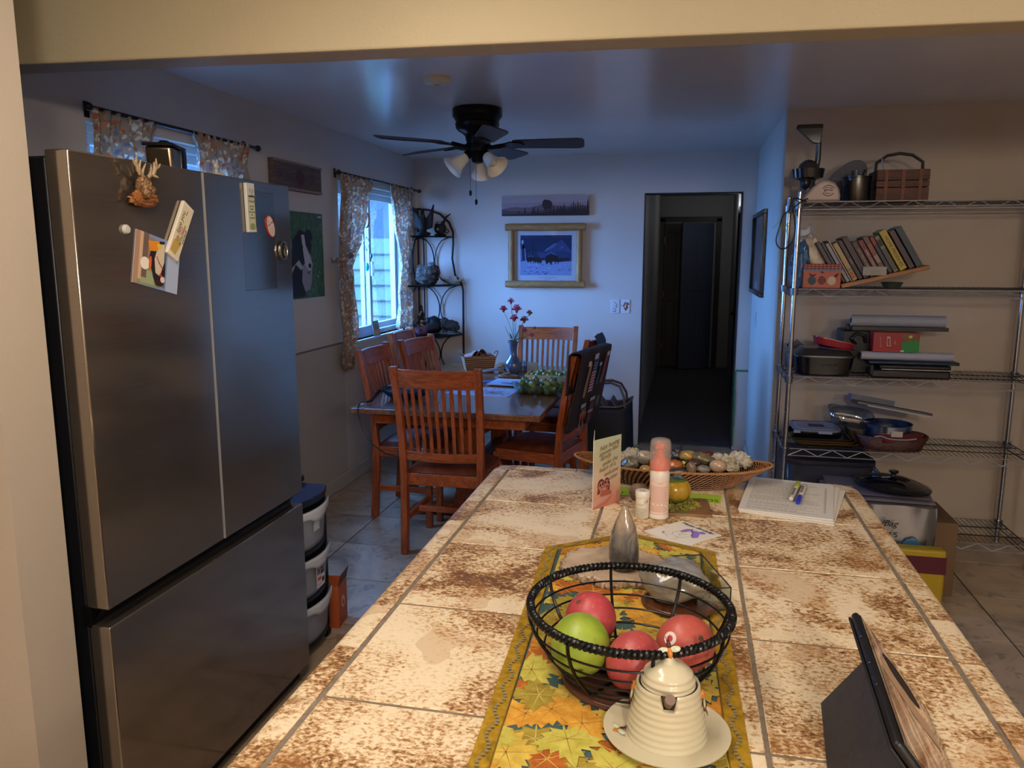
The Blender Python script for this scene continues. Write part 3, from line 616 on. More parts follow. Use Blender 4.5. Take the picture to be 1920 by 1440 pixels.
# ---------------------------------------------------------------- dining chairs
def make_chair(label, group):
    t = thing('dining_chair', label, 'chair', (0, 0, 0), 0, group)
    hw = .228
    def cushion(a, b):
        x_ = (a*2-1); y_ = (b*2-1); q = 1
        return (x_*.21, y_*.205+.005, .452+.034*(max(0, 1-abs(x_)**4)**.5)*(max(0, 1-abs(y_)**4)**.5))
    m = MB(); m.grid(cushion, 21, 21); m.grid(lambda a, b: cushion(a, b)[:2]+(.45,), 2, 2); m.build('seat', LEATH, t, smooth=80)
    m = MB(); m.bb(-hw+.02, hw-.02, .19, .212, .385, .45); m.bb(-hw+.02, hw-.02, -.212, -.19, .385, .45); m.bb(-hw+.006, -hw+.028, -.2, .2, .385, .45); m.bb(hw-.028, hw-.006, -.2, .2, .385, .45); m.bb(-hw+.03, hw-.03, -.19, .19, .43, .451)
    m.build('seat_frame', OAK, t, bevel=.003)
    for s in (-1, 1):
        m = MB(); m.box((s*(hw-.018), .198, .215), (.036, .036, .43), taper=1.0); m.build('leg', OAKV, t, bevel=.003)
        # rear leg rises into the back post
        P_ = [(-.222, 0), (-.205, .25), (-.200, .45), (-.212, .62), (-.245, .82), (-.298, 1.035)]
        m = MB(); vs = []
        for k, (y, z) in enumerate(P_):
            x0 = s*(hw-.018+.014*max(0, (z-.45)/.58)); wd = .0185; dp = .021 if z < .5 else .0175
            vs += [(x0-wd, y-dp, z), (x0+wd, y-dp, z), (x0+wd, y+dp, z), (x0-wd, y+dp, z)]
        n = len(P_); m.add(vs, [(3, 2, 1, 0), tuple(4*(n-1)+i for i in range(4))]+[(4*k+i, 4*k+(i+1) % 4, 4*k+4+(i+1) % 4, 4*k+4+i) for k in range(n-1) for i in range(4)])
        m.build('leg', OAKV, t, bevel=.003, smooth=30)
    def yb(z): return -.212-(z-.62)*.205 if z > .62 else -.200-(z-.45)*.07
    def rail(nm, z0, z1, bow, dip=0.0):
        m = MB(); vs = []; N = 14; hw2 = hw-.034+.014*max(0, (z0-.45)/.58)
        for k in range(N+1):
            u = -1+2*k/N; b = -bow*(1-u*u); x_ = u*hw2
            for (z, dy) in ((z0-dip*(1-u*u), -.011), (z1, -.011), (z1, .011), (z0-dip*(1-u*u), .011)): vs.append((x_, yb(z)+b+dy, z))
        m.add(vs, [(0, 1, 2, 3), tuple(4*N+i for i in (3, 2, 1, 0))]+[(4*k+(i+1) % 4, 4*k+i, 4*k+4+i, 4*k+4+(i+1) % 4) for k in range(N) for i in range(4)]); m.build(nm, OAKH, t, bevel=.002, smooth=30)
    rail('top_rail', .925, 1.022, .032); rail('lower_rail', .525, .575, .032)
    for k in range(9):
        u = -.82+1.64*k/8; m = MB(); vs = []
        for z in (.573, .66, .75, .84, .928):
            x_ = u*(hw-.034+.014*(z-.45)/.58); b = -.032*(1-u*u)
            vs += [(x_-.009, yb(z)+b-.005, z), (x_+.009, yb(z)+b-.005, z), (x_+.009, yb(z)+b+.005, z), (x_-.009, yb(z)+b+.005, z)]
        m.add(vs, [(3, 2, 1, 0), (16, 17, 18, 19)]+[(4*q+i, 4*q+(i+1) % 4, 4*q+4+(i+1) % 4, 4*q+4+i) for q in range(4) for i in range(4)]); m.build('slat', OAKV, t, smooth=30)
    for s in (-1, 1): MB().bb(s*(hw-.018)-.009, s*(hw-.018)+.009, -.2, .19, .17, .205).build('stretcher', OAK, t, bevel=.002)
    MB().bb(-hw+.02, hw-.02, -.012, .012, .172, .203).build('stretcher', OAK, t, bevel=.002)
    return t
GC = 'slat-back oak chairs round the dining table'
c0 = make_chair('slat-back oak chair at the near end of the table, its back toward the camera', GC)
c0.location = (-1.218, 4.015, 0); c0.rotation_euler = (0, 0, R(0))
for x_, y_, rz, lb in ((-1.60, 4.545, -90, 'oak chair on the window side of the table, nearest of those by the left wall'),
                       (-1.515, 5.075, -98, 'oak chair on the window side, middle one, pushed in beside the table'),
                       (-1.79, 5.56, -90, 'oak chair under the window, farthest back against the left wall'),
                       (-1.06, 5.865, 180, 'oak chair at the far end of the table, facing the camera behind the vase'),
                       (-.835, 4.61, 77.6, 'oak chair on the right side of the table draped with a dark printed tapestry'),
                       (-.905, 5.42, 86, 'oak chair on the right side of the table, partly hidden behind the draped one')):
    c = copy_tree(c0, None, lb, GC); c.location = (x_, y_, 0); c.rotation_euler = (0, 0, R(rz))
# tapestry draped over chair back
dc = thing('chair_tapestry', 'dark brown tapestry with printed motifs hung over a chair back', 'textile', (-.835, 4.61, 0), R(77.6))
def cloth(a, b):
    x_ = (-.276+.552*a); L = .06+.40+.05+.20; s = b
    if s < .66: z = 1.052-(1-s/.66)*.46-.004*math.sin(9*a); zz = max(z, .6); back = -.205*(zz-.62)-.212-.058-.006*math.sin(14*a+3*s); y = back
    else: q = (s-.66)/.34; z = 1.052-(max(0, q-.25)/.75)*.24+(.006*math.sin(PI*min(1, q/.25))); y = -.36+.078*min(1, q/.25)+.02*max(0, q-.25)
    return (x_, y, z)
m = MB(); m.grid(cloth, 24, 34); TAP = speck('tapestry_cloth', [(.35, '21110e'), (.65, '35201a')], 50, .9, bump=.4)
m.build('cloth', TAP, dc, solid=.004, smooth=60)
m = MB(); m.T = Matrix.Translation((0, -.330, .835)) @ Euler((PI/2, 0, 0)).to_matrix().to_4x4() @ Matrix.Rotation(R(11.6), 4, 'X')
its = [('8f2f35', rect(.36, .42, .52, .90)), ('b8b1c4', rect(.36, .9, .5, .98))]
its += [('b9b3bf', rect(.36, .43+.045*k, .52, .45+.045*k)) for k in range(10)] + [('2c3263', rect(.36, .74, .52, .9))] + [('b9b3bf', rect(.38, .76+.04*k, .5, .77+.04*k)) for k in range(3)]
its += [('a3834f', [(.18, .4), (.22, .85), (.3, .86), (.27, .4), (.24, .37)]), ('c9b9a0', rect(.16, .83, .26, .9)), ('7a5a3a', stroke([(.2, .4), (.26, .62), (.23, .82)], .02)), ('8c3a30', [(.72, .5), (.78, .96), (.88, .96), (.82, .5)]), ('35543c', [(.58, .5), (.62, .8), (.66, .8), (.66, .5)]), ('b7b2ad', rect(.58, .78, .66, .83)), ('b9b2ab', rect(.8, .9, .9, .96)),
        ('b4aaa4', rect(.5, .27, .68, .32)), ('5a2438', rect(.52, .14, .7, .26)), ('b4aaa4', rect(.5, .09, .68, .13)), ('5a2438', rect(.5, -.08, .66, .08)), ('b4aaa4', rect(.2, .22, .36, .28)), ('4e6b66', rect(.24, .15, .4, .2)),
        ('b5643a', [(.22, .15), (.26, -.02), (.3, .15)]), ('b5643a', [(.3, .16), (.35, -.04), (.38, .16)]), ('b5643a', [(.38, .14), (.43, .0), (.44, .14)]), ('b7b0aa', stroke([(.26, 0), (.27, -.08)], .02)), ('b7b0aa', stroke([(.38, 0), (.4, -.09)], .02)), ('4c5f49', rect(.74, .15, .84, .3))]
for k in range(14): its.append(('8a4a5a', oval(.53+.05*(k % 3), .0+.035*k*.5, .012, .012, 8)))
ms = art(m, .50, .42, its); m.build('printed_motifs', ms, dc, smooth=0)
# blue-lined pouch on the next chair
o = thing('chair_cover', 'pale lined dark cover slipped over the top of the hidden right chair', 'textile', (-.905, 5.42, 0), R(86))
m = MB(); m.grid(lambda a, b: (-.20+.14*a*2, -.34+.07*math.sin(PI*a)*0-.03*math.sin(PI*b), .93+.13*b), 10, 6); m.build('cloth', mat('2c3450', .7), o, solid=.006, smooth=60)

# ---------------------------------------------------------------- things on the table
TZ = .76
p = PZ(961, 702, TZ)
VB = NT('blue_grey_glaze', .22, 0, .6, .4); v = VB.coords(); VB.color(VB.ramp(VB.noise(v, 14, 4, .6, 1), [(.3, '30394e'), (.55, '4f5a74'), (.8, '6c6f80')]))
o = thing('flower_vase', 'blue-grey bulb vase with a tall neck on the dining table', 'vase', (p.x, p.y+.03, TZ))
VX, VY = p.x, p.y+.03
k_ = 1.0
m = MB(); m.open_lathe([(0, 0), (.036, 0), (.04, .006), (.058, .03), (.064, .06), (.058, .088), (.04, .108), (.028, .125), (.024, .15), (.026, .19), (.031, .222), (.038, .238), (.036, .238), (.029, .222), (.023, .19), (.021, .15), (.02, .12), (0, .11)], n=40); m.build('vase_body', VB.m, o, smooth=60)
STEM = mat('3f5a38', .6); LEAF = mat('36502f', .6)
blooms = [(958, 566, 'flower', 1.5), (944, 581, 0, 1.7), (969, 581, 0, 2.1), (964, 598, 0, 1.8), (983, 601, 0, 1.8), (993, 588, 0, 1.4), (984, 620, 0, 1.3), (997, 629, 0, 1.2), (1003, 616, 0, .8)]
names = ['topmost pink flower in the vase', 'leftmost pink flower in the vase', 'large deep pink flower near the centre of the bunch', 'pink flower below the large central one', 'bright pink flower right of the centre of the bunch', 'faded brownish pink flower at the upper right of the bunch', 'drooping pink flower low on the right of the vase', 'small pink flower hanging lowest on the right', 'tiny half-open pink bud at the right tip']
for (u, v_, _, sc), lb in zip(blooms, names):
    q = PY(u, v_, VY-.01); t = thing('pink_carnation', lb, 'flower', (q.x, q.y, q.z), group='pink flowers in the vase')
    base = Vector((VX+.012*math.sin(u), VY+.008*math.cos(v_), TZ+.215)); top = Vector(q); mid = (base+top)/2+Vector(((q.x-VX)*-.15, 0, .02))
    m = MB(); b_ = base-top; mm_ = mid-top; pts = [b_*(1-a)**2+mm_*2*a*(1-a)+Vector((0, 0, -.004))*a*a for a in [i/7 for i in range(8)]]; m.tube(pts, .0016, 6); m.build('stem', STEM, t)
    m = MB(); rn = random.Random(u)
    for L in range(3):
        nP = 9-2*L
        for k in range(nP):
            a = 2*PI*k/nP+L*.5; r0 = .014*sc*(1-.25*L); hz = .006*sc*L
            c_ = Vector((math.cos(a), math.sin(a), 0)); s_ = Vector((-math.sin(a), math.cos(a), 0)); up = Vector((0, 0, 1))
            z = lambda: rn.uniform(-.002, .002)*sc
            m.add([Vector((0, 0, hz)), c_*r0*.7+s_*r0*.45+up*(hz+.004*sc+z()), c_*r0*1.15+s_*r0*.3+up*(hz+.006*sc+z()), c_*r0*1.2+up*(hz+.002+z()), c_*r0*1.15-s_*r0*.3+up*(hz+.006*sc+z()), c_*r0*.7-s_*r0*.45+up*(hz+.004*sc+z())], [(0, 1, 2, 3), (0, 3, 4, 5)])
    m.blob((0, 0, .002), (.007*sc, .007*sc, .009*sc), .3, 3, u % 7, 10, 8)
    m.build('petals', [mat(['b0335c', 'c24a72', 'a83a5a', '8a4a4a'][u % 4] if u != 993 else '8a5a4a', .6)], t, smooth=0)
    m = MB(); m.lathe([(0, -.012*sc), (.004*sc, -.008*sc), (.005*sc, 0), (0, .001)], n=10); m.build('calyx', STEM, t)
def leaf(m, a, b, wdt, up=Vector((0, 0, 1))):
    a = Vector(a); b = Vector(b); d = b-a; s = d.cross(Vector((0, 1, 0))).normalized()*wdt
    m.add([a, a+d*.35+s, a+d*.7+s*.8, b, a+d*.7-s*.8, a+d*.35-s], [(0, 1, 2, 3), (0, 3, 4, 5)])
t = thing('flower_foliage', 'thin green leaves and stems among the pink flowers in the vase', 'foliage', (VX, VY, TZ+.21))
m = MB(); leaf(m, (-.004, 0, .03), (-.03, 0, .085), .006); leaf(m, (.01, 0, .02), (.05, .01, .05), .004); leaf(m, (.012, 0, .03), (.075, 0, .06), .003); leaf(m, (-.01, 0, .0), (-.045, 0, .02), .004); leaf(m, (.0, 0, .01), (.03, .0, .1), .003)
for (a, b, c_) in (((0, 0, 0), (-.05, 0, .1), (-.062, 0, .13)), ((0, 0, 0), (.04, 0, .09), (.1, 0, .1)), ((0, 0, 0), (.06, 0, .04), (.11, 0, .075))): m.tube([a, b, c_], [.0014, .0012, .0006], 5)
m.build('leaves', LEAF, t, smooth=0, solid=.0006)
# wicker basket of napkins
p = PZ(893, 697, TZ); BX, BY = p.x-.005, p.y+.085
WK = NT('wicker', .65); v = WK.coords(); wv = WK.n('TexWave', wave_type='BANDS', bands_direction='Z'); WK.t.links.new(v, wv.inputs[0]); wv.inputs['Scale'].default_value = 22; wv.inputs['Distortion'].default_value = 1.5
WK.color(WK.ramp(wv.outputs['Fac'], [(.2, '3c2416'), (.5, '8a5c3a'), (.9, 'b58a62')])); WK.bump(wv.outputs['Fac'], .7, .004)
bk = thing('napkin_basket', 'rectangular wicker basket with dark wire handles on the dining table', 'basket', (BX, BY, TZ), R(24))
m = MB()
def ring(hw, hd, z): return [(-hw, -hd, z), (hw, -hd, z), (hw, hd, z), (-hw, hd, z)]
L0 = ring(.10, .07, .0); L1 = ring(.118, .085, .105); L2 = ring(.108, .076, .105); L3 = ring(.092, .062, .008)
m.add(L0+L1+L2+L3, [(3, 2, 1, 0), (12, 13, 14, 15)]+[(a*4+i, a*4+(i+1) % 4, a*4+4+(i+1) % 4, a*4+4+i) for a in range(3) for i in range(4)])
m.build('basket_body', WK.m, bk, smooth=0, bevel=.004)
m = MB(); m.tube([(-.118, -.085, .105), (.118, -.085, .105), (.118, .085, .105), (-.118, .085, .105)], .006, 8, closed=True); m.build('rim', mat('9a6c46', .6), bk)
for s in (-1, 1):
    m = MB(); m.tube([(s*.117, -.05, .1), (s*.135, -.048, .128), (s*.14, -.02, .134), (s*.14, .02, .134), (s*.135, .048, .128), (s*.117, .05, .1)], .003, 8)
    m.tube([(s*.14, -.022, .134), (s*.141, 0, .135), (s*.14, .022, .134)], .0055, 10); m.build('handle', mat('23342f', .4), bk)
NAP = floral('napkin_print', ['8f6a5c', '5f3832', '7a5f5a', '9c7f70', '4a3438'], 70, '8a6f66')
for k in range(4):
    o = thing('cloth_napkin', ['folded floral cloth napkin at the left end of the basket', 'folded floral napkin, second from left in the basket', 'floral napkin peaked highest in the basket', 'flat folded floral napkin at the right in the basket'][k], 'napkin', (BX, BY, TZ), R(24), 'cloth napkins in the wicker basket')
    cx_ = [-.05, -.015, .02, .05][k]; pk = [.02, .045, .06, .015][k]
    m = MB(); m.grid(lambda a, b: (cx_-.05+.10*b, -.066+.132*a, .095+.006*k+pk*math.sin(PI*min(1, b*1.1))*(.6+.4*math.sin(2.4*a+k))+.004*math.sin(9*a+2*k)), 14, 12)
    m.build('cloth', NAP, o, solid=.006, smooth=60)
# small clutter by the basket
def on_t(u, v_, z=TZ): q = PZ(u, v_, z); return q
q = on_t(938, 700); o = thing('mini_picture_card', 'small cream card with a dark drawing standing by the vase', 'card', (q.x, q.y+.09, TZ), R(8), rot=(R(78), 0, R(8)))
MB().bb(-.035, .035, 0, .065, -.0015, 0).build('card_stock', mat('c9c2a6', .6), o, smooth=0)
m = MB(); m.T = Matrix.Translation((0, .0325, .0)); ms = art(m, .07, .065, [('8a8465', oval(.5, .6, .2, .22)), ('3a2a25', oval(.7, .2, .13, .1)), ('5b4a3b', rect(.6, .06, .85, .14))]); m.build('drawing', ms, o, smooth=0)
q = on_t(985, 706); o = thing('mini_picture_card', 'small tan card standing behind the vase on its right', 'card', (q.x+.02, q.y+.13, TZ), 0, rot=(R(80), 0, R(-12)))
MB().bb(-.04, .04, 0, .085, -.0015, 0).build('card_stock', mat('9c8c72', .6), o, smooth=0)
q = on_t(984, 680); o = thing('candle_jar', 'small glass jar candle behind the vase', 'candle', (-1.42+.0, 5.62, TZ))
q = PY(980, 690, 5.5); o.location = (q.x, 5.5, TZ)
MB().open_lathe([(0, 0), (.034, 0), (.036, .003), (.036, .075), (.034, .075), (.034, .005), (0, .004)], n=28).build('jar', thin_glass('jar_glass', (.8, .88, .95), .2), o)
MB().lathe([(0, .006), (.033, .006), (.033, .045), (0, .045)], n=28).build('wax', mat('7f94b0', .5), o)
q = on_t(940, 709); o = thing('wood_slice', 'oval bark-edged wood slice lying beside the vase', 'wood slice', (q.x+.04, q.y+.05, TZ))
MB().lathe([(.07, 0), (.075, .008), (.07, .016), (0, .017)], n=36, sy=.6, fn=lambda a, z: 1+.05*math.sin(5*a)).build('slice', speck('wood_slice_grain', [(.3, '4a2f20'), (.7, '8a6040')], 18, .6), o)
MB().blob((-.01, -.0, .024), (.03, .02, .008), .2, 2, 3).build('top_piece', mat('7d5f45', .6), o)
q = on_t(916, 700); o = thing('white_remote', 'pale grey remote handset leaning beside the basket', 'remote', (q.x+.02, q.y+.06, TZ+.018), 0, rot=(0, R(-6), R(32)))
MB().box((0, 0, 0), (.16, .035, .02)).build('handset', mat('8d9db8', .4), o, bevel=.006)
MB().box((.05, 0, .011), (.03, .025, .003)).build('display', mat('2a3346', .3), o)
q = on_t(922, 716); o = thing('papers_clutter', 'loose brown and blue mail lying in front of the vase', 'mail', (q.x+.02, q.y+.0, TZ), R(15))
m = MB(); m.m = 0; m.box((0, 0, .001), (.22, .12, .002)); m.m = 1; m.box((-.05, .01, .0035), (.12, .09, .003), (0, 0, .3)); m.m = 2; m.box((.06, .03, .003), (.1, .07, .003), (0, 0, -.2)); m.build('sheets', [mat('5a4140', .7), mat('3b4a80', .6), mat('7b4c3a', .6)], o, smooth=0)
# magazine, place mat
q = PZ(965, 722, TZ); o = thing('magazine', 'glossy magazine with pale blue cover lying on the place mat', 'magazine', (q.x-.01, q.y+.03, TZ+.006), R(-6))
MB().bb(-.15, .15, -.11, .11, 0, .008).build('pages', mat('b9c0d4', .5), o, bevel=.001)
m = MB(); ms = art(m, .3, .22, [('98b3dd', rect(0, 0, 1, 1)), ('c3cce0', rect(.02, .55, .6, .97)), ('5f7d74', [(.55, .6), (.75, .62), (.9, .8), (.7, .85)]), ('4c3b58', oval(.45, .25, .2, .1)), ('8a5f7c', oval(.4, .25, .1, .06)), ('4a6b60', rect(.6, .1, .95, .3)), ('6f86b5', rect(.05, .6, .55, .64)), ('6f86b5', rect(.05, .72, .5, .75))], .0085); m.build('cover', ms, o, smooth=0)
q = PZ(895, 736, TZ); o = thing('place_mat', 'white place mat printed with blue and pink sketches at the near side of the table', 'place mat', (q.x+.03, q.y+.035, TZ), R(-5))
MB().bb(-.2, .2, -.14, .14, 0, .003).build('mat_sheet', mat('aebad6', .5), o)
rn = random.Random(3); its = []
for k in range(46):
    cx, cy = rn.uniform(.04, .96), rn.uniform(.06, .94); its.append((rn.choice(['5c6a96', '46507c', '8a6f8c', '6b5f7a', 'b8847c', '7a8fc0', '3d4468']), oval(cx, cy, rn.uniform(.01, .05), rn.uniform(.006, .03), 9, rn.uniform(0, 3))))
its += [('c08a86', [(.5, .3), (.62, .4), (.8, .42), (.85, .34), (.7, .3)]), ('3a3f68', stroke([(.12, .2), (.12, .6)], .02)), ('3a3f68', stroke([(.17, .2), (.2, .6)], .02))]
m = MB(); ms = art(m, .4, .28, its, .0032); m.build('printed_sketches', ms, o, smooth=0)
# glass dish and tray of green figs
def dish(nm, label, cat, x, y, L, Wd, H, rz, matl, t=.004, hand=True):
    o = thing(nm, label, cat, (x, y, TZ), rz); m = MB(); n = 32
    def rr(a, hw, hd, p_=5): c, s = math.cos(a), math.sin(a); q = (abs(c/hw)**p_+abs(s/hd)**p_)**(-1/p_); return q*c, q*s
    prof = [(.88, .0), (.94, .006), (1, H), (1.06, H+.003), (1.06, H+.006), (.985, H+.003), (.92, .010), (.86, .005)]
    vs = []
    for sc, z in prof:
        for i in range(n): x_, y_ = rr(2*PI*i/n, L/2*sc, Wd/2*sc); vs.append((x_, y_, z))
    m.add(vs, [(j*n+i, j*n+(i+1) % n, (j+1)*n+(i+1) % n, (j+1)*n+i) for j in range(len(prof)-1) for i in range(n)]+[tuple(range(n-1, -1, -1)), tuple((len(prof)-1)*n+i for i in range(n))])
    if hand:
        for s in (-1, 1): m.bb(s*L*.52, s*(L*.52+.025), -.04, .04, H-.001, H+.005)
    m.build('dish', matl, o, smooth=50); return o
PYR = thin_glass('baking_glass', (.82, .92, .93), .14)
a_ = PZ(962, 741, TZ); b_ = PZ(1062, 741, TZ); cx = (a_.x+b_.x)/2; DX, DY = cx, a_.y+.115
print('dish', DX, DY, b_.x-a_.x)
dish('glass_baking_dish', 'clear glass baking dish full of green figs on the table', 'baking dish', DX, DY, .335, .215, .052, R(-2), PYR)
EX, EY = PZ(1036, 712, TZ).x-.01, 5.18
tr = thing('fig_tray', 'shallow cream carton tray of green figs behind the glass dish', 'tray', (EX, EY, TZ), R(-1))
m = MB(); m.bb(-.16, .16, -.13, .13, 0, .003); m.bb(-.16, .16, .127, .13, .003, .045); m.bb(-.16, .16, -.13, -.127, .003, .045); m.bb(-.16, -.157, -.127, .127, .003, .045); m.bb(.157, .16, -.127, .127, .003, .045); m.build('carton', mat('b8a884', .7), tr, smooth=0)
FIG = [speck('fig_skin_%d' % k, [(.3, a), (.7, b)], 6, .35, 3, bump=.05) for k, (a, b) in enumerate((('4a5c26', '6d7d35'), ('3b4f2c', '5a6f3a'), ('62682a', '8a8438')))]
def fig_me(k):
    m = MB(); prof = [(0, 0), (.010, .001), (.019, .008), (.0225, .018), (.020, .028), (.012, .037), (.005, .043), (.0035, .048), (0, .0485)]
    m.lathe(prof, n=20, fn=lambda a, z: 1+.03*math.sin(7*a)); return m
protos = []
for k in range(3):
    t = thing('green_fig', 'fig', 'fig', (0, 0, 0)); f = fig_me(k).build('fruit', FIG[k], t, smooth=60); MB().cyl((0, 0, .046), (0, 0, .052), .0022, n=8).build('stem', mat('5f5a38', .7), t); protos.append(t)
rn = random.Random(11); first = [True]*3
def put_fig(x, y, z, rz, label, group, sc=1.0):
    k = rn.randrange(3)
    if first[k]: t = protos[k]; first[k] = False; t['label'] = label; t['group'] = group
    else: t = copy_tree(protos[k], None, label, group)
    t.location = (x, y, z); t.rotation_euler = (rn.uniform(-1.3, 1.3), rn.uniform(-1.3, 1.3), rz); t.scale = (sc,)*3
for j in range(4):
    for i in range(6):
        x_ = DX-.128+.051*i+rn.uniform(-.005, .005); y_ = DY-.07+.046*j+rn.uniform(-.005, .005)
        put_fig(x_, y_, TZ+.018, rn.uniform(0, 6), 'green fig in the bottom layer of the clear glass baking dish', 'figs lying at the bottom of the glass dish')
for j in range(3):
    for i in range(5):
        if (i, j) in ((2, 0), (4, 2)): continue
        put_fig(DX-.10+.050*i+rn.uniform(-.006, .006), DY-.05+.05*j+rn.uniform(-.006, .006), TZ+.053, rn.uniform(0, 6), 'green fig heaped on top in the clear glass baking dish', 'figs heaped on top in the glass dish')
for j in range(4):
    for i in range(6): put_fig(EX-.125+.05*i+rn.uniform(-.005, .005), EY-.09+.056*j+rn.uniform(-.006, .006), TZ+.02, rn.uniform(0, 6), 'green fig in the cream carton tray behind the glass dish', 'figs in the carton tray')
# black camera bag with strap and hanging cable
q = PZ(735, 752, TZ)
o = thing('camera_bag', 'black bag with a long strap lying on the left end of the table', 'bag', (q.x+.05, q.y+.10, TZ))
m = MB(); m.blob((0, 0, .045), (.13, .09, .055), .12, 2, 5, flat=-.045); m.build('bag_body', mat('101116', .45), o)
m = MB(); m.blob((.06, -.05, .06), (.06, .03, .04), .1, 2, 6); m.build('front_pocket', mat('1a2a5a', .5), o)
a_ = PZ(688, 757, TZ)-Vector(o.location); 
m = MB(); m.tube([(-.08, -.03, .06), (-.11, -.03, .065), (-.15, -.05, .05), (a_.x+.03, a_.y, .02), (a_.x, a_.y, .008)], [.012, .013, .012, .009, .006], 8); m.build('strap', mat('0c0c10', .4), o)
m = MB(); q0 = Vector(o.location); c_ = [PY(u, v_, 3.93)-q0 for u, v_ in ((672, 778), (680, 805), (697, 832), (722, 850), (742, 855), (765, 850), (790, 838))]
m.tube([Vector((a_.x, a_.y, .012)), Vector((a_.x-.03, a_.y-.02, .012)), Vector((c_[0].x, c_[0].y, .01))]+c_, .004, 8); m.build('cable', mat('0e0f14', .4), o)
for k, (u, v_) in enumerate(((766, 817), (779, 817), (792, 845))):
    q = PY(u, v_, 4.02)-q0; m = MB(); m.lathe([(.0, -.014), (.004, -.012), (.0045, .008), (.002, .014), (0, .015)], c=q, n=10); m.tube([q+Vector((0, 0, .014)), q+Vector((.003, .0, .06)), Vector((q.x, q.y+.02, -.03))], .0012, 5); m.build('charm_tag', mat('b8c2d4', .3, .6), o)

# duffel style bag on the floor by the doorway
o = thing('floor_tote_bag', 'black open tote bag with tan handles on the floor behind the draped chair', 'bag', (-.60, 6.25, 0))
m = MB(); m.grid(lambda a, b: ((.235-.02*b)*math.copysign(abs(math.cos(2*PI*a))**.5, math.cos(2*PI*a)), (.16-.02*b)*math.copysign(abs(math.sin(2*PI*a))**.6, math.sin(2*PI*a)), .003+b*(.42+.03*math.cos(4*PI*a))), 32, 10, cu=True); m.build('bag_body', mat('0c0c10', .6), o, solid=.006)
m = MB(); m.grid(lambda a, b: ((.21*math.copysign(abs(math.cos(2*PI*a))**.5, math.cos(2*PI*a)))*(1-b), .14*math.sin(2*PI*a)*(1-b), .40-.02*b), 24, 4, cu=True); m.build('lining', mat('3a2a2e', .8), o)
m = MB(); pts = [(.222*math.copysign(abs(math.cos(2*PI*i/32))**.5, math.cos(2*PI*i/32)), .145*math.copysign(abs(math.sin(2*PI*i/32))**.6, math.sin(2*PI*i/32)), .43+.03*math.cos(4*PI*i/32)) for i in range(32)]; m.tube(pts, .007, 8, closed=True); m.build('rim_piping', mat('6b4a32', .6), o)
for s in (-1, 1):
    m = MB(); y = s*.13; m.tube([(-.17, y, .40), (-.16, y, .50), (-.10, y*.6, .575), (.05, y*.5, .585), (.12, y*.6, .56), (.16, y, .48), (.17, y, .40)], .010, 8); m.build('handle', mat('5a3c30', .6), o)
for k, (x_, c__) in enumerate(((-.1, '4a3136'), (0, '5e4a45'), (.09, '55403f'))): MB().box((x_, 0, .40), (.012, .2, .13), (0, R(-50+10*k), 0)).build('folder', mat(c__, .7), o)
# ---------------------------------------------------------------- curtains
CUR = floral('curtain_print', ['e6ddd2', 'c27a5e', 'a3a295', 'ece6da', 'b58c72', '8a92a6', 'd99a7a', 'd9d3c9'], 46, 'b3a79c', backlit=True)
def curtain(nm, label, keys, waves=9, tie=None, seed=0, mat_=None):
    """keys: (z, y_left, y_right, depth) from top to bottom"""
    o = thing(nm, label, 'curtain', (-2.30, 0, 0))
    def lerp(z):
        for a, b in zip(keys, keys[1:]):
            if z <= a[0] and z >= b[0]:
                t = (a[0]-z)/(a[0]-b[0]); t = t*t*(3-2*t); return [a[i]+(b[i]-a[i])*t for i in (1, 2, 3)]
        return keys[-1][1:]
    zt, zb = keys[0][0], keys[-1][0]
    def fn(a, b):
        z = zt+(zb-zt)*b; l, r, d = lerp(z); return (.055+d*math.sin(2*PI*waves*a+seed)*(1)+.006*math.sin(5*b*PI+9*a), l+(r-l)*a, z-.01*math.sin(2*PI*waves*a)*b)
    m = MB(); m.grid(fn, waves*10, 50); m.build('curtain_panel', mat_ or CUR, o, solid=.0025, smooth=70)
    return o
def yz(u, v_): q = PXX(u, v_, -2.25); return q.y, q.z
K = []
for v1, ul, ur, d in ((331, 636, 697, .016), (400, 637, 688, .018), (450, 636, 676, .018), (480, 634, 664, .016), (500, 636, 659, .012), (520, 638, 662, .016), (600, 641, 668, .018), (690, 644, 663, .018)):
    y0, z = yz((ul+ur)/2, v1); K.append((z, yz(ul, v1)[0], yz(ur, v1)[0], d))
c = curtain('curtain', 'left floral curtain of the dining window, tied back and hanging lowest', K, 7)
a, b = yz(628, 485), yz(636, 575)
m = MB(); m.grid(lambda s, t: (.07+.004*math.sin(9*s), a[0]+(.06)*s+.01*math.sin(3*t), a[1]+(b[1]-a[1])*t), 8, 12); m.build('tie_back', CUR, c, solid=.003)
MB().tube([(.03, a[0], a[1]-.01), (.10, a[0]+.05, a[1]), (.10, a[0]+.16, a[1]+.02), (.05, a[0]+.22, a[1]+.03)], .014, 8).build('tie_loop', CUR, c)
K = []
for v1, ul, ur, d in ((349, 727, 770, .016), (420, 738, 771, .018), (460, 744, 770, .016), (485, 748, 765, .014), (499, 751, 763, .010), (515, 749, 768, .014), (560, 746, 772, .018), (612, 744, 773, .02)):
    y0, z = yz((ul+ur)/2, v1); K.append((z, yz(ul, v1)[0], yz(ur, v1)[0], d))
c = curtain('curtain', 'right floral curtain of the dining window, tied back near the corner rack', K, 6, seed=1)
a, b = yz(764, 505), yz(775, 562)
m = MB(); m.grid(lambda s, t: (.07, a[0]+.03*s+(b[0]-a[0])*t*.6, a[1]+(b[1]-a[1])*t), 6, 10); m.build('tie_back', CUR, c, solid=.003)
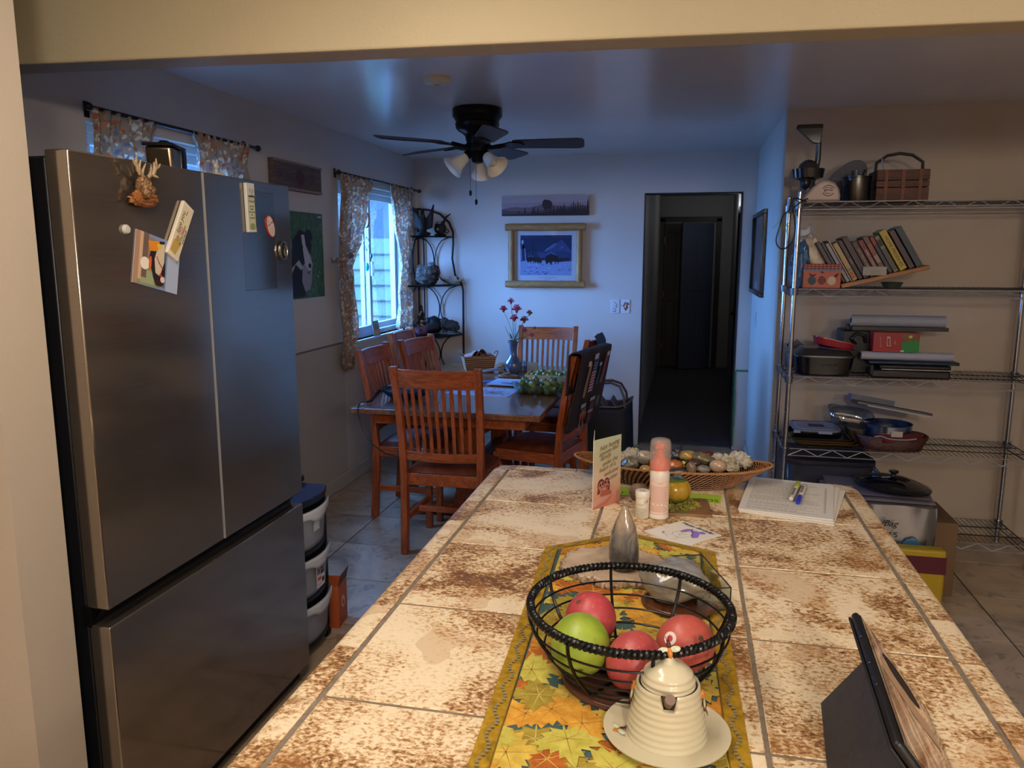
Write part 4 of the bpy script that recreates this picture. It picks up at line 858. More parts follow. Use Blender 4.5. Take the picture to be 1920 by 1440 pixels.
def rod(label, y0, y1, z):
    o = thing('curtain_rod', label, 'curtain rod', (-2.30, 0, z))
    MB().cyl((.055, y0, 0), (.055, y1, 0), .008, n=12).build('rod', mat('2c2526', .4, .6), o)
    for y in (y0, y1): MB().blob((.055, y, 0), (.016, .02, .016), .05, 2, 1, 14, 10).build('finial', mat('2c2526', .4, .6), o)
    for y in (y0+.05, y1-.05): m = MB(); m.bb(0, .006, y-.012, y+.012, -.03, .03); m.cyl((.0, y, 0), (.055, y, 0), .005, n=8); m.build('bracket', mat('2c2526', .4, .6), o)
rod('dark curtain rod over the dining window', 4.90, 6.50, 2.132)
rod('dark curtain rod over the window behind the fridge', 2.68, 3.90, 2.155)
K = [(yz(265, 225)[1], 2.69, yz(292, 228)[0], .016), (yz(265, 260)[1], 2.69, yz(286, 260)[0], .016), (1.78, 2.68, 3.16, .016), (1.3, 2.68, 3.2, .016)]
curtain('curtain', 'left floral curtain of the window above the fridge', K, 6)
K = [(yz(410, 258)[1], yz(357, 255)[0], yz(460, 255)[0], .016), (yz(410, 300)[1], yz(367, 300)[0], yz(458, 300)[0], .016), (1.75, 3.36, 3.9, .016), (1.3, 3.34, 3.9, .016)]
curtain('curtain', 'right floral curtain of the window above the fridge', K, 8, seed=2)
# hanging ornaments in the dining window
o = thing('crescent_suncatcher', 'wooden crescent with hanging glass drops in the dining window', 'suncatcher', PXX(686, 412, -2.255))
m = MB(); m.tube([(0, .05*math.cos(a)-.0, .055*math.sin(a)) for a in [R(-110+200*i/14) for i in range(15)]], [.001+.009*math.sin(PI*i/14) for i in range(15)], 8); m.build('crescent', mat('7a5238', .5), o)
m = MB(); m.tube([(0, 0, -.05), (0, 0, -.30)], .0012, 5); m.tube([(0, -.06, -.16), (0, 0, -.12), (0, .06, -.16), (0, 0, -.22)], .003, 6, closed=True); m.build('wire_diamond', mat('6c7280', .3, .8), o)
MB().blob((0, 0, -.335), (.014, .014, .032), 0, 1, 0, 12, 8).build('glass_drop', mat('2fc7d8', .1, 0, .6, .5), o)
o = thing('glass_suncatcher', 'small teardrop suncatcher hanging at the right of the dining window', 'suncatcher', PXX(696, 475, -2.26))
m = MB(); m.tube([(0, 0, .0), (0, 0, .1)], .001, 5); m.blob((0, 0, -.02), (.008, .012, .02), 0, 1, 0, 12, 8); m.build('drop', mat('2a5a90', .2, 0, .6), o)
# little framed picture on the sill
q = PXX(716, 640, -2.25); o = thing('sill_picture', 'small pale card leaning on the sill of the dining window', 'card', (-2.262, q.y-.06, .99), rot=(R(80), 0, PI/2))
MB().bb(-.06, .06, 0, .115, 0, .004).build('card_stock', mat('5a707f', .5), o)
m = MB(); m.T = Matrix.Translation((0, .057, .0042)); ms = art(m, .12, .115, [('8fa3a6', rect(.06, .06, .94, .94)), ('b0b09a', rect(.1, .1, .9, .4)), ('6f8a86', oval(.5, .6, .3, .2))]); m.build('picture', ms, o, smooth=0)

# ---------------------------------------------------------------- wall decor on the left wall
s = thing('wooden_wall_sign', 'long weathered wooden sign with faded stars on the left wall', 'sign', (-2.30, 4.385, 2.052), rot=(PI/2, 0, PI/2))
MB().bb(-.295, .295, -.082, .082, 0, .035).build('board', wood('sign_wood', '4a3a33', '63504a', .7, (1.6, 22, 22)), s, bevel=.002)
for k in (-1, 1): MB().bb(-.295, .295, k*.075-.006, k*.075+.006, .035, .042).build('edge_strip', mat('857569', .6), s)
def star(cx, cy, r, r2=.42, n=5, rot=PI/2): return [(cx+(r if k % 2 == 0 else r*r2)*math.cos(rot+PI*k/n), cy+(r if k % 2 == 0 else r*r2)*math.sin(rot+PI*k/n)) for k in range(2*n)]
m = MB(); sc_ = lambda pts: [((x-.5)*.3+.5, y) for x, y in pts]
def aspect(pts, cx, k): return [((x-cx)*k+cx, y) for x, y in pts]
ms = art(m, .59, .164, [('4a2f31', aspect(star(.52, .5, .3), .52, .28)), ('3b4048', aspect(star(.13, .5, .2), .13, .28)), ('3b4048', aspect(star(.27, .55, .14), .27, .28)), ('3b4048', aspect(star(.78, .55, .2), .78, .28)), ('4a2f31', oval(.52, .48, .09, .3)), ('57464a', stroke([(.3, .3), (.42, .5)], .012)), ('57464a', stroke([(.64, .3), (.74, .5)], .012))], .0355)
m.build('painted_stars', ms, s, smooth=0)
# puppy poster
P = thing('puppy_poster', 'unframed poster of a black and white puppy in green grass on the left wall', 'poster', (-2.30, 4.51, 1.592), rot=(PI/2, 0, PI/2))
t = NT('poster_grass', .5); v = t.coords((15, 6, 1)); n = t.noise(v, 3.0, 5, .7, 1.5); t.color(t.ramp(n, [(.3, '18301a'), (.5, '2c4f24'), (.62, '4a7a35'), (.75, '7c9a55')])); PG = t.m
MB().bb(-.225, .225, -.262, .262, 0, .003).build('poster_sheet', mat('30502c', .5), P, smooth=0)
m = MB(); fur = '101013'
its = [(PG, rect(0, 0, 1, 1)), ('15261a', [(0, .78), (1, .82), (1, 1), (0, 1)]) if False else (PG, rect(0, 0, .01, .01)),
 (fur, [(.0, .02), (.4, .02), (.45, .25), (.42, .45), (.3, .52), (.12, .5), (.0, .42)]), (fur, [(.05, .45), (.1, .68), (.25, .76), (.45, .77), (.6, .74), (.64, .62), (.58, .5), (.4, .4), (.2, .4)]),
 (fur, [(.22, .72), (.28, .80), (.4, .78), (.4, .7)]), (fur, [(.46, .75), (.5, .81), (.63, .79), (.68, .7), (.6, .66)]), ('8e8f97', [(.35, .38), (.5, .45), (.63, .36), (.6, .2), (.55, .1), (.4, .08), (.32, .2)]),
 ('b6b6bd', [(.34, .74), (.43, .74), (.46, .62), (.58, .5), (.64, .4), (.62, .33), (.52, .32), (.42, .4), (.38, .55)]), ('0a0a0c', oval(.56, .38, .045, .03)), ('0a0a0c', oval(.36, .6, .022, .018)), ('0a0a0c', oval(.54, .62, .02, .018)), ('6b5a55', oval(.52, .3, .05, .02)),
 ('a8a9b0', [(.05, .36), (.25, .45), (.36, .36), (.3, .33), (.15, .4), (.05, .3)]), ('c9cf8a', oval(.8, .25, .012, .01)), ('c9cf8a', oval(.85, .3, .012, .01)), ('b9b6c9', oval(.9, .96, .06, .012))]
ms = art(m, .45, .524, its, .0032); m.build('printed_puppy', ms, P, smooth=0)
# pictures on the back wall
b = thing('bison_canvas', 'long narrow canvas with bison and pine silhouettes on the back wall', 'picture', (-1.159, 6.55, 2.000), rot=(PI/2, 0, 0))
W_, H_ = .735, .163
MB().bb(-W_/2, W_/2, -H_/2, H_/2, 0, .03).build('canvas', mat('6f6064', .7), b, bevel=.001)
its = [('8c7f8a', rect(0, 0, 1, 1)), ('9a8c94', rect(0, .65, 1, 1)), ('6a5760', [(0, .33), (.05, .38), (.1, .42), (.18, .44), (.25, .4), (.33, .42), (.42, .5), (.5, .6), (.6, .5), (.8, .45), (1, .5), (1, 0), (0, 0)]), ('4f3f47', [(0, .3), (.1, .25), (.3, .2), (.5, .3), (.8, .3), (1, .35), (1, 0), (0, 0)]), ('2a2528', [(0, .08), (.3, .1), (.6, .2), (1, .16), (1, 0), (0, 0)])]
def pine(cx, y0, h, w_): return [(cx-w_, y0), (cx-.35*w_, y0+h*.3), (cx-.7*w_, y0+h*.3), (cx-.25*w_, y0+h*.6), (cx-.45*w_, y0+h*.6), (cx, y0+h), (cx+.45*w_, y0+h*.6), (cx+.25*w_, y0+h*.6), (cx+.7*w_, y0+h*.3), (cx+.35*w_, y0+h*.3), (cx+w_, y0)]
rn = random.Random(2)
for cx, h in ((.27, .35), (.36, .3), (.38, .38), (.42, .3), (.6, .42), (.64, .38), (.68, .4), (.72, .5), (.745, .3), (.775, .35), (.8, .5), (.825, .62), (.85, .5), (.875, .6), (.9, .5), (.93, .45), (.955, .4), (.985, .75), (.66, .3), (.7, .35), (.56, .2), (.2, .15)): its.append(('2a2528', pine(cx, .12, h, .018)))
its.append(('33292a', [(.47, .55), (.475, .72), (.5, .8), (.53, .78), (.56, .75), (.58, .65), (.585, .5), (.575, .35), (.57, .2), (.56, .2), (.555, .32), (.54, .34), (.535, .22), (.525, .22), (.52, .36), (.505, .22), (.495, .24), (.49, .36), (.475, .45)]))
m = MB(); ms = art(m, W_, H_, its, .0303, .00015); m.build('printed_scene', ms, b, smooth=0)
b = thing('log_framed_print', 'bison herd in snow print in a peeled log frame on the back wall', 'picture', (-1.150, 6.55, 1.588), rot=(PI/2, 0, R(0)))
LOG = wood('peeled_log', '8a6238', 'a87c4a', .5, (3, 22, 22)); LOGV = wood('peeled_log_upright', '8a6238', 'b28a55', .5, (22, 3, 22))
def log(m, a, b_, r, seed):
    rn = random.Random(seed); n = 14; a = Vector(a); b_ = Vector(b_); m.tube([a+(b_-a)*i/n for i in range(n+1)], [r*(.93 if i in (0, n) else 1)*rn.uniform(.95, 1.05) for i in range(n+1)], 14)
for k, y in enumerate((.236, -.236)): m = MB(); log(m, (-.34+.0, y, .045), (.335, y, .045), .031, k); m.build('log', LOG, b, smooth=60)
for k, x_ in enumerate((-.292, .285)): m = MB(); log(m, (x_, -.22, .038), (x_, .22, .038), .026, 5+k); m.build('log', LOGV, b, smooth=60)
MB().bb(-.27, .262, -.213, .213, .0, .018).build('mount_board', mat('c6ccd6', .45), b)
its = [('27365e', rect(.09, .12, .91, .90)), ('3c4f80', [(.09, .5), (.3, .6), (.5, .55), (.75, .82), (.91, .6), (.91, .4), (.09, .4)]), ('55689c', [(.45, .58), (.66, .74), (.7, .76), (.62, .66), (.5, .58)]), ('7f93c4', stroke([(.5, .62), (.58, .68), (.65, .74)], .012)), ('7f93c4', stroke([(.72, .64), (.78, .68)], .008)), ('31426f', [(.5, .5), (.6, .56), (.75, .6), (.91, .55), (.91, .4), (.5, .4)]),
       ('8ea2cf', [(.09, .39), (.3, .42), (.5, .41), (.7, .38), (.91, .4), (.91, .12), (.09, .12)])]
for cx, h, w_ in ((.24, .3, .02), (.28, .36, .02), (.31, .42, .02), (.34, .3, .018), (.2, .25, .018), (.55, .2, .014), (.59, .16, .012), (.64, .15, .012), (.37, .22, .015)): its.append(('1f2a48', pine(cx, .42, h, w_)))
its += [('7f9bd0', stroke([(.1, .4), (.105, .62), (.13, .74), (.16, .65), (.18, .4)], .014)), ('9db4e0', oval(.125, .77, .02, .04)), ('26365c', [(.12, .42), (.14, .68), (.165, .42)])]
def bison(cx, cy, s, f=1): return [(cx+f*s*x, cy+s*y*1.1) for x, y in ((-.5, 0), (-.48, .25), (-.3, .42), (-.12, .5), (.1, .4), (.4, .3), (.5, .15), (.5, -.05), (.47, -.32), (.42, -.32), (.4, -.1), (.3, -.12), (.27, -.3), (.22, -.3), (.2, -.12), (0, -.15), (-.02, -.35), (-.1, -.35), (-.14, -.2), (-.3, -.22), (-.34, -.35), (-.42, -.3), (-.46, -.15))]
its += [('2c2226', bison(.6, .42, .22)), ('2c2226', bison(.27, .42, .15)), ('33272c', bison(.37, .40, .14, -1)), ('2c2a38', bison(.76, .42, .09)), ('2c2a38', bison(.84, .43, .07)), ('2c2a38', bison(.46, .43, .06)), ('7287b8', stroke([(.52, .52), (.58, .56), (.66, .53)], .01)), ('7287b8', stroke([(.22, .48), (.26, .5), (.31, .48)], .008))]
rn = random.Random(4)
for k in range(40): cx, cy = rn.uniform(.12, .86), rn.uniform(.14, .34); its.append((rn.choice(['3c5490', '2d4076', 'a9bce6', '5f7ab5']), [(cx, cy), (cx+.03, cy+.006), (cx+.06, cy), (cx+.03, cy-.008)]))
m = MB(); ms = art(m, .532, .426, its, .0182, .00012); m.m = len(ms); ms.append(mat('5f688a', .6))
m.text('When the winter storms came', .012, Matrix.Translation((.01, -.178, .019)), .0001); m.text('to the high meadow', .009, Matrix.Translation((.01, -.192, .019)), .0001); m.build('print', ms, b, smooth=0)
MB().bb(-.265, .258, -.208, .208, .0245, .026).build('cover_glass', thin_glass('picture_glass', (.97, .98, 1), .04), b, smooth=0)
# framed picture on side wall, seen edge-on
f = thing('dark_framed_picture', 'black framed picture on the side wall right of the doorway', 'picture', (.53, 6.08, 1.607), rot=(PI/2, 0, -PI/2))
a0, a1, b0, b1 = -.46, .46, -.30, .30
m = MB()
for q in ((a0, a1, b0, b0+.03), (a0, a1, b1-.03, b1), (a0, a0+.03, b0+.03, b1-.03), (a1-.03, a1, b0+.03, b1-.03)): m.bb(*q, 0, .028)
m.build('frame', mat('0b0b0e', .25), f, bevel=.003)
m = MB(); ms = art(m, .86, .54, [('3b3a45', rect(0, 0, 1, 1)), ('14151b', [(.28, 0), (.34, .6), (.5, .95), (.8, 1), (1, .8), (1, 0)]), ('6a5a52', rect(.0, 0, .25, .35)), ('8b97b5', rect(.3, .02, .5, .12)), ('2a2d3a', rect(0, .6, .25, 1))], .008); m.build('picture', ms, f, smooth=0)
MB().bb(-.43, .43, -.27, .27, .012, .014).build('cover_glass', thin_glass('frame_glass', (.96, .97, 1), .1), f, smooth=0)

# ---------------------------------------------------------------- ceiling fan
F = thing('ceiling_fan', 'dark bronze five-blade ceiling fan with three glass shades', 'ceiling fan', (-1.17, 4.40, 2.405))
BZ = mat('1c1714', .38, .7); BZ2 = mat('2a211c', .45, .5)
MB().lathe([(0, 0), (.135, 0), (.14, -.008), (.14, -.045), (.128, -.06), (.12, -.075), (.125, -.085), (.12, -.11), (.105, -.125), (.085, -.135), (.07, -.15), (.06, -.19), (0, -.19)][::-1], n=48).build('motor_housing', BZ, F, smooth=35)
MB().lathe([(0, -.19), (.058, -.19), (.06, -.235), (.045, -.25), (.035, -.28), (.028, -.295), (0, -.3)][::-1], n=36).build('switch_housing', BZ, F, smooth=35)
BL = wood('fan_blade_wood', '2a1f1c', '3a2c27', .5, (3, 22, 22))
for k in range(5):
    a = R(6+72*k); M = Matrix.Translation((0, 0, -.195)) @ Matrix.Rotation(a, 4, 'Z') @ Matrix.Rotation(R(-15), 4, 'X')
    m = MB(); m.T = M; m.prism([(.20, -.045), (.22, -.055), (.56, -.068), (.59, -.06), (.60, -.04), (.60, .04), (.59, .06), (.56, .068), (.22, .055), (.20, .045)], -.003, .003); bl = m.build('blade', BL, F, bevel=.0015)
    m = MB(); m.T = Matrix.Translation((0, 0, -.195)) @ Matrix.Rotation(a, 4, 'Z'); m.tube([(.045, 0, .0), (.08, 0, -.016), (.12, 0, -.012), (.16, 0, -.004)], [.012, .012, .014, .012], 10); m.T = M; m.prism([(.15, -.02), (.19, -.045), (.25, -.03), (.265, 0), (.25, .03), (.19, .045), (.15, .02)], -.010, -.0032); m.build('blade_iron', BZ, bl, smooth=40)
SHD = NT('frosted_shade', .45, 0, .5); SHD.b.inputs['Base Color'].default_value = lin('e2dccf'); SHD.b.inputs['Transmission Weight'].default_value = .0; SHD.b.inputs['Subsurface Weight'].default_value = .0
for k, (ang, tilt) in enumerate(((205, 48), (330, 48), (90, 40), (265, 36))):
    if k == 3: continue
for k, (ang, tilt) in enumerate(((212, 50), (332, 50), (92, 40))):
    M = Matrix.Translation((0, 0, -.245)) @ Matrix.Rotation(R(ang), 4, 'Z') @ Matrix.Translation((.05, 0, 0)) @ Matrix.Rotation(R(-tilt), 4, 'Y') @ Matrix.Rotation(PI, 4, 'X')
    m = MB(); m.T = M; m.open_lathe([(.022, .02), (.03, .03), (.036, .06), (.042, .09), (.056, .115), (.068, .13), (.066, .131), (.052, .115), (.039, .09), (.033, .06), (.027, .032), (.020, .024)], n=36); sh = m.build('lamp_shade', SHD.m, F, smooth=60)
    m = MB(); m.T = M; m.lathe([(0, -.02), (.014, -.02), (.024, 0), (.026, .025), (0, .026)], n=24); m.build('shade_holder', BZ, F)
    m = MB(); m.T = M; m.blob((0, 0, .075), (.024, .024, .034), 0, 1, 0, 16, 12); m.build('bulb', mat('c9c2b4', .3), F)
for dx, dy, L in ((-.035, -.03, .17), (.0, -.035, .22)):
    m = MB(); m.cyl((dx, dy, -.28), (dx, dy, -.28-L-.0), .0012, n=6); ch = m.build('pull_chain', BZ2, F); MB().lathe([(0, -.31-L), (.007, -.305-L), (.008, -.285-L), (.004, -.278-L), (0, -.277-L)], c=(dx, dy, 0), n=14).build('pull_knob', BZ, ch)

# ---------------------------------------------------------------- iron corner rack in the back-left corner
CR = thing('corner_rack', 'black iron corner rack with curved sides in the back left corner', 'rack', (-2.27, 6.52, 0))
lv = [PY(860, v_, 6.42).z for v_ in (443, 534, 627)]
print('rack levels', lv)
lv = [lv[0], lv[1], lv[2], .55, .14]
rad = [.30, .385, .40, .40, .40]
for z, r in zip(lv, rad):
    m = MB(); pts = [(0, 0)]+[(r*math.cos(R(-90*i/10)), r*math.sin(R(-90*i/10))) for i in range(11)]; m.prism(pts, z-.006, z); m.build('shelf', IRON, CR, smooth=0)
    m = MB(); m.tube([(x_, y_, z-.004) for x_, y_ in pts[1:]], .007, 8); m.build('shelf_rim', IRON, CR)
for s in (0, 1):   # two outer posts: along the back wall and along the left wall
    T = (lambda d, z: (d, -.0, z)) if s == 0 else (lambda d, z: (0, -d, z))
    pts = [(.40, .0), (.40, lv[2]), (.40, lv[1]-.05), (.39, lv[1]+.0), (.33, lv[1]+.08), (.305, lv[1]+.22), (.315, lv[0]-.06), (.315, lv[0]+.04), (.28, lv[0]+.12), (.2, lv[0]+.19), (.1, lv[0]+.225), (0, lv[0]+.235)]
    m = MB(); m.tube([T(*p) for p in pts], .009, 8); m.build('post', IRON, CR)
    for za, zb, rr in ((lv[1], lv[0], .29), (lv[2], lv[1], .38), (lv[3], lv[2], .38), (lv[4], lv[3], .38)):
        for e in (0, 1):
            m = MB(); h = zb-za; pts = []
            for i in range(13):
                a = -1+2*i/12; dd = (rr/2-.004)*(1-a*a)**.5 if True else 0; pts.append((dd if e == 0 else rr-dd, za+h*(.5+.5*a)))
            m.tube([T(*p) for p in pts], .005, 6); m.build('arc', IRON, CR)
    m = MB(); sp = [(.20+(.05-.004*i)*math.cos(R(40*i)), lv[0]+.07+(.05-.004*i)*math.sin(R(40*i))) for i in range(12)]; m.tube([T(*p) for p in sp], .004, 6); sp = [(.26+(.03-.0025*i)*math.cos(R(50*i+90)), lv[0]+.05+(.03-.0025*i)*math.sin(R(50*i+90))) for i in range(11)]; m.tube([T(*p) for p in sp], .004, 6); m.build('scroll', IRON, CR)
m = MB(); m.tube([(.0, 0, 0), (.0, 0, lv[0]+.235)], .009, 8); m.tube([(.05, -.0, 0), (.05, -.0, lv[0]+.2)], .006, 6); m.build('post', IRON, CR)
def rackp(u, v_, z, yy=None): q = PZ(u, v_, z); return q
# eagle and bottle on top shelf
def on_rack(dx, dy, z): return (-2.27+dx, 6.52-dy, z)
DKF = speck('dark_resin', [(.3, '0c0b09'), (.7, '1f1a16')], 30, .8); MIDF = speck('brown_fur', [(.3, '1c1512'), (.55, '3f3027'), (.75, '5e5049')], 26, .85, bump=.8)
o = thing('eagle_figurine', 'dark spread-wing eagle figurine on the top shelf of the corner rack', 'figurine', on_rack(.10, .16, lv[0]), R(-20))
m = MB(); m.blob((0, 0, .09), (.035, .03, .09), .25, 3, 1); m.blob((.0, -.01, .2), (.018, .02, .024), .1, 2, 2); m.build('body', DKF, o)
for s_ in (-1, 1): m = MB(); m.grid(lambda a, b: (s_*(.02+.075*a+.02*b), .01*math.sin(3*a), .05+.17*b*(.6+.5*a)+.02*a), 8, 8); m.build('wing', DKF, o, solid=.012)
MB().blob((.0, -.03, .195), (.006, .012, .007), 0, 1, 1, 10, 8).build('beak', mat('8a7a4a', .5), o)
MB().blob((0, 0, .018), (.07, .05, .022), .3, 3, 3, flat=-.018).build('rock_base', DKF, o)
o = thing('bird_figurine', 'dark bird figurine with pale markings on the top rack shelf', 'figurine', on_rack(.22, .06, lv[0]), R(15))
m = MB(); m.blob((0, 0, .07), (.05, .035, .055), .2, 3, 4); m.tube([(.02, 0, .1), (.05, 0, .16), (.09, 0, .19)], [.014, .009, .004], 8); m.blob((0, 0, .012), (.05, .04, .014), .2, 3, 3, flat=-.012); m.build('body', DKF, o)
m = MB(); m.blob((-.02, -.03, .06), (.012, .01, .012), 0, 1, 0, 10, 8); m.blob((-.01, -.032, .115), (.022, .01, .012), 0, 1, 0, 10, 8); m.build('pale_spots', mat('8a8d96', .5), o)
o = thing('moose_plush', 'shaggy brown and grey animal figure on the middle rack shelf', 'figurine', on_rack(.13, .15, lv[1]), R(-10))
m = MB(); m.blob((0, 0, .085), (.105, .07, .085), .3, 3.5, 6, flat=-.085); m.blob((.06, -.02, .12), (.06, .05, .05), .3, 4, 8); m.build('body', MIDF, o)
MB().blob((.055, -.03, .17), (.03, .024, .02), .4, 4, 8).build('pale_head', speck('pale_fur', [(.3, '55504f'), (.7, '8d8b8c')], 30, .85), o)
o = thing('cat_boat_figurine', 'pale boat-shaped dish with two little cats on the middle rack shelf', 'figurine', on_rack(.325, .05, lv[1]), R(0))
m = MB(); m.grid(lambda a, b: ((.085*b**.5)*math.cos(2*PI*a)*(1+.15*abs(math.cos(2*PI*a))), .032*b**.5*math.sin(2*PI*a), .004+.035*b+.012*abs(math.cos(2*PI*a))**3*b), 28, 8, cu=True); m.build('boat_dish', mat('9a927e', .45), o, solid=.004)
for s_ in (-1, 1): m = MB(); m.blob((s_*.022, 0, .04), (.016, .012, .016), .1, 2, 2, 12, 10); m.blob((s_*.026, -.004, .06), (.009, .009, .009), 0, 1, 0, 12, 8); m.add([(s_*.026-.008, -.004, .065), (s_*.026-.002, -.004, .067), (s_*.026-.006, -.004, .076)], [(0, 1, 2)]); m.add([(s_*.026+.002, -.004, .067), (s_*.026+.008, -.004, .065), (s_*.026+.006, -.004, .076)], [(0, 1, 2)]); m.build('cat', mat('a09a94', .5), o)
o = thing('gnome_figurine', 'gnome ornament with a tall spotted hat and round pink body on the third rack shelf', 'figurine', on_rack(.11, .27, lv[2]), R(0))
MB().blob((0, 0, .055), (.058, .052, .056), .05, 2, 3, flat=-.055).build('body', mat('6f4a5c', .5), o)
m = MB(); m.lathe([(.046, .08), (.044, .1), (.03, .16), (.018, .21), (.008, .25), (0, .262)], n=20, fn=lambda a, z: 1+.06*math.sin(3*a+20*z)); m.build('spotted_hat', floral('gnome_spots', ['9a8f86', '2c2422', '3a2f2c', 'a59a90', '241d1c'], 50, '2a2423'), o)
MB().blob((.01, -.05, .05), (.009, .008, .009), 0, 1, 1, 10, 8).build('nose', mat('1a1214', .4), o)
o = thing('bison_figurine', 'dark bison figurine standing on a pale base on the third rack shelf', 'figurine', on_rack(.30, .10, lv[2]), R(0))
m = MB(); m.blob((-.0, 0, .078), (.085, .035, .045), .2, 3, 2); m.blob((-.04, 0, .092), (.045, .038, .05), .25, 4, 4); m.blob((.075, -.0, .06), (.022, .02, .026), .2, 3, 4)
for dx in (-.05, -.03, .04, .06): m.cyl((dx, .012*(1 if dx in (-.03, .06) else -1), .012), (dx, .012*(1 if dx in (-.03, .06) else -1), .06), .008, .012, 8)
m.build('body', speck('bison_coat', [(.3, '1b1513'), (.7, '3d2f29')], 40, .8, bump=.8), o)
MB().blob((0, 0, .006), (.10, .045, .008), .15, 3, 5, flat=-.006).build('rock_base', mat('5d5a5c', .6), o)
o = thing('black_bear_figurine', 'black rounded bear figure behind the bison on the third rack shelf', 'figurine', on_rack(.15, .10, lv[2]), R(0))
m = MB(); m.blob((0, 0, .075), (.09, .06, .075), .15, 2, 4, flat=-.075); m.blob((-.03, -.03, .11), (.035, .03, .03), .1, 2, 2); m.build('body', mat('101014', .6), o)
# ---------------------------------------------------------------- chrome wire shelving unit
SX0, SX1, SY0, SY1 = .555, 1.775, 4.29, 4.70
LV = [1.865, 1.425, .965, .575, .12]
sh = thing('wire_shelving_unit', 'tall chrome wire shelving unit in the pantry corner', 'shelving', (0, 0, 0))
DCH = mat('a9abaf', .4, .6)
for x_ in (SX0, SX1):
    for y_ in (SY0, SY1):
        m = MB(); m.cyl((x_, y_, .02), (x_, y_, 1.915), .0125, n=16)
        for k in range(60): z = .06+.031*k; m.tube([(x_+.0127*math.cos(a), y_+.0127*math.sin(a), z) for a in [2*PI*i/12 for i in range(12)]], .0006, 4, closed=True)
        m.lathe([(0, 1.915), (.0125, 1.915), (.011, 1.922), (0, 1.923)], c=(x_, y_, 0), n=16); m.lathe([(0, 0), (.016, 0), (.014, .02), (0, .02)], c=(x_, y_, 0), n=16); p_ = m.build('post', CHROME, sh)
        for z in LV: m = MB(); m.lathe([(.0128, z-.034), (.019, z-.034), (.022, z+.004), (.0128, z+.004)], c=(x_, y_, 0), n=16); m.build('collar', mat('8f949c', .3, 1.0), p_)
for z in LV:
    m = MB(); m2 = MB(); r = .0028
    for y_ in (SY0, SY1):
        m2.cyl((SX0+.015, y_, z), (SX1-.015, y_, z), r, n=6); m2.cyl((SX0+.015, y_, z-.038), (SX1-.015, y_, z-.038), r, n=6)
        n = 8; pts = [(SX0+.02+(SX1-SX0-.04)*i/(2*n), y_, z-.001 if i % 2 else z-.037) for i in range(2*n+1)]; m2.tube(pts, .0026, 5)
    for x_ in (SX0, SX1):
        m.cyl((x_, SY0+.015, z), (x_, SY1-.015, z), r, n=6); m.cyl((x_, SY0+.015, z-.038), (x_, SY1-.015, z-.038), r, n=6)
        n = 3; pts = [(x_, SY0+.02+(SY1-SY0-.04)*i/(2*n), z-.001 if i % 2 else z-.037) for i in range(2*n+1)]; m2.tube(pts, .0026, 5)
    for k in range(48): x_ = SX0+.025*(k+1)-.003; m.cyl((x_, SY0, z+.001), (x_, SY1, z+.001), .0013, n=5)
    for y_ in (SY0+.14, SY0+.28): m.cyl((SX0, y_, z-.004), (SX1, y_, z-.004), .0028, n=6)
    m.build('shelf', mat('3b3c40', .4, .9), sh, smooth=50)
    m2.build('shelf_truss', DCH, sh, smooth=50)
T1, T2, T3, T4, T5 = [z+.0035 for z in LV]

# --- top shelf
o = thing('juicer_press', 'tall steel hand press with a dark ring bowl and black-topped lever on the top shelf', 'juicer', (.605, 4.42, T1))
MB().lathe([(0, 0), (.045, 0), (.045, .01), (.038, .02), (.038, .11), (.044, .115), (0, .115)], n=32).build('base', STEEL, o)
MB().open_lathe([(.04, .115), (.075, .125), (.082, .17), (.079, .17), (.070, .13), (.03, .12)], n=36).build('ring_bowl', mat('221f24', .15, 0, .6), o)
MB().lathe([(0, .06), (.02, .075), (.028, .1), (.02, .12), (0, .122)], c=(-.015, -.045, 0), n=20).build('spout_cup', BLK, o)
MB().lathe([(.055, .15), (.045, .195), (.02, .215), (0, .22)], n=28).build('dome_cone', mat('4a4645', .25, .6), o)
m = MB(); m.tube([(.035, 0, .15), (.045, 0, .22), (.045, 0, .30), (.03, 0, .345)], [.016, .014, .013, .018], 12); m.build('arm', mat('5d6166', .35, .9), o)
m = MB(); m.add([(-.07, -.02, .39), (.06, -.02, .392), (.06, .02, .392), (-.07, .02, .39), (-.058, -.022, .365), (.055, -.022, .35), (.055, .022, .35), (-.058, .022, .365), (.015, -.018, .30), (.05, -.018, .295), (.05, .018, .295), (.015, .018, .30)], [(0, 1, 2, 3), (0, 4, 5, 1), (1, 5, 6, 2), (2, 6, 7, 3), (3, 7, 4, 0), (4, 8, 9, 5), (5, 9, 10, 6), (6, 10, 11, 7), (7, 11, 8, 4), (8, 11, 10, 9)]); m.build('lever_head', mat('606468', .35, .8), o, bevel=.004)
MB().box((-.005, 0, .382), (.128, .046, .024)).build('lever_top', BLK, o, bevel=.008, seg=3)
o = thing('food_slicer', 'pinkish white dome-fronted appliance with an embossed swirl on the top shelf', 'appliance', (.668, 4.335, T1))
pts = [(-.10, 0), (.085, 0), (.085, .03), (.075, .065), (.055, .092), (.025, .105), (-.005, .103), (-.03, .09), (-.06, .06), (-.085, .03)]
m = MB(); m.T = Matrix.Rotation(PI/2, 4, 'X'); m.prism(pts, -.03, .03); m.build('housing', mat('b39c92', .4), o, bevel=.012, seg=4)
m = MB(); m.T = Matrix.Translation((.025, -.0302, .052)) @ Matrix.Rotation(PI/2, 4, 'X')
for a0, a1 in ((20, 160), (200, 330)): m.tube([(.028*math.cos(R(a0+(a1-a0)*i/12)), .026*math.sin(R(a0+(a1-a0)*i/12)), 0) for i in range(13)], .0022, 6)
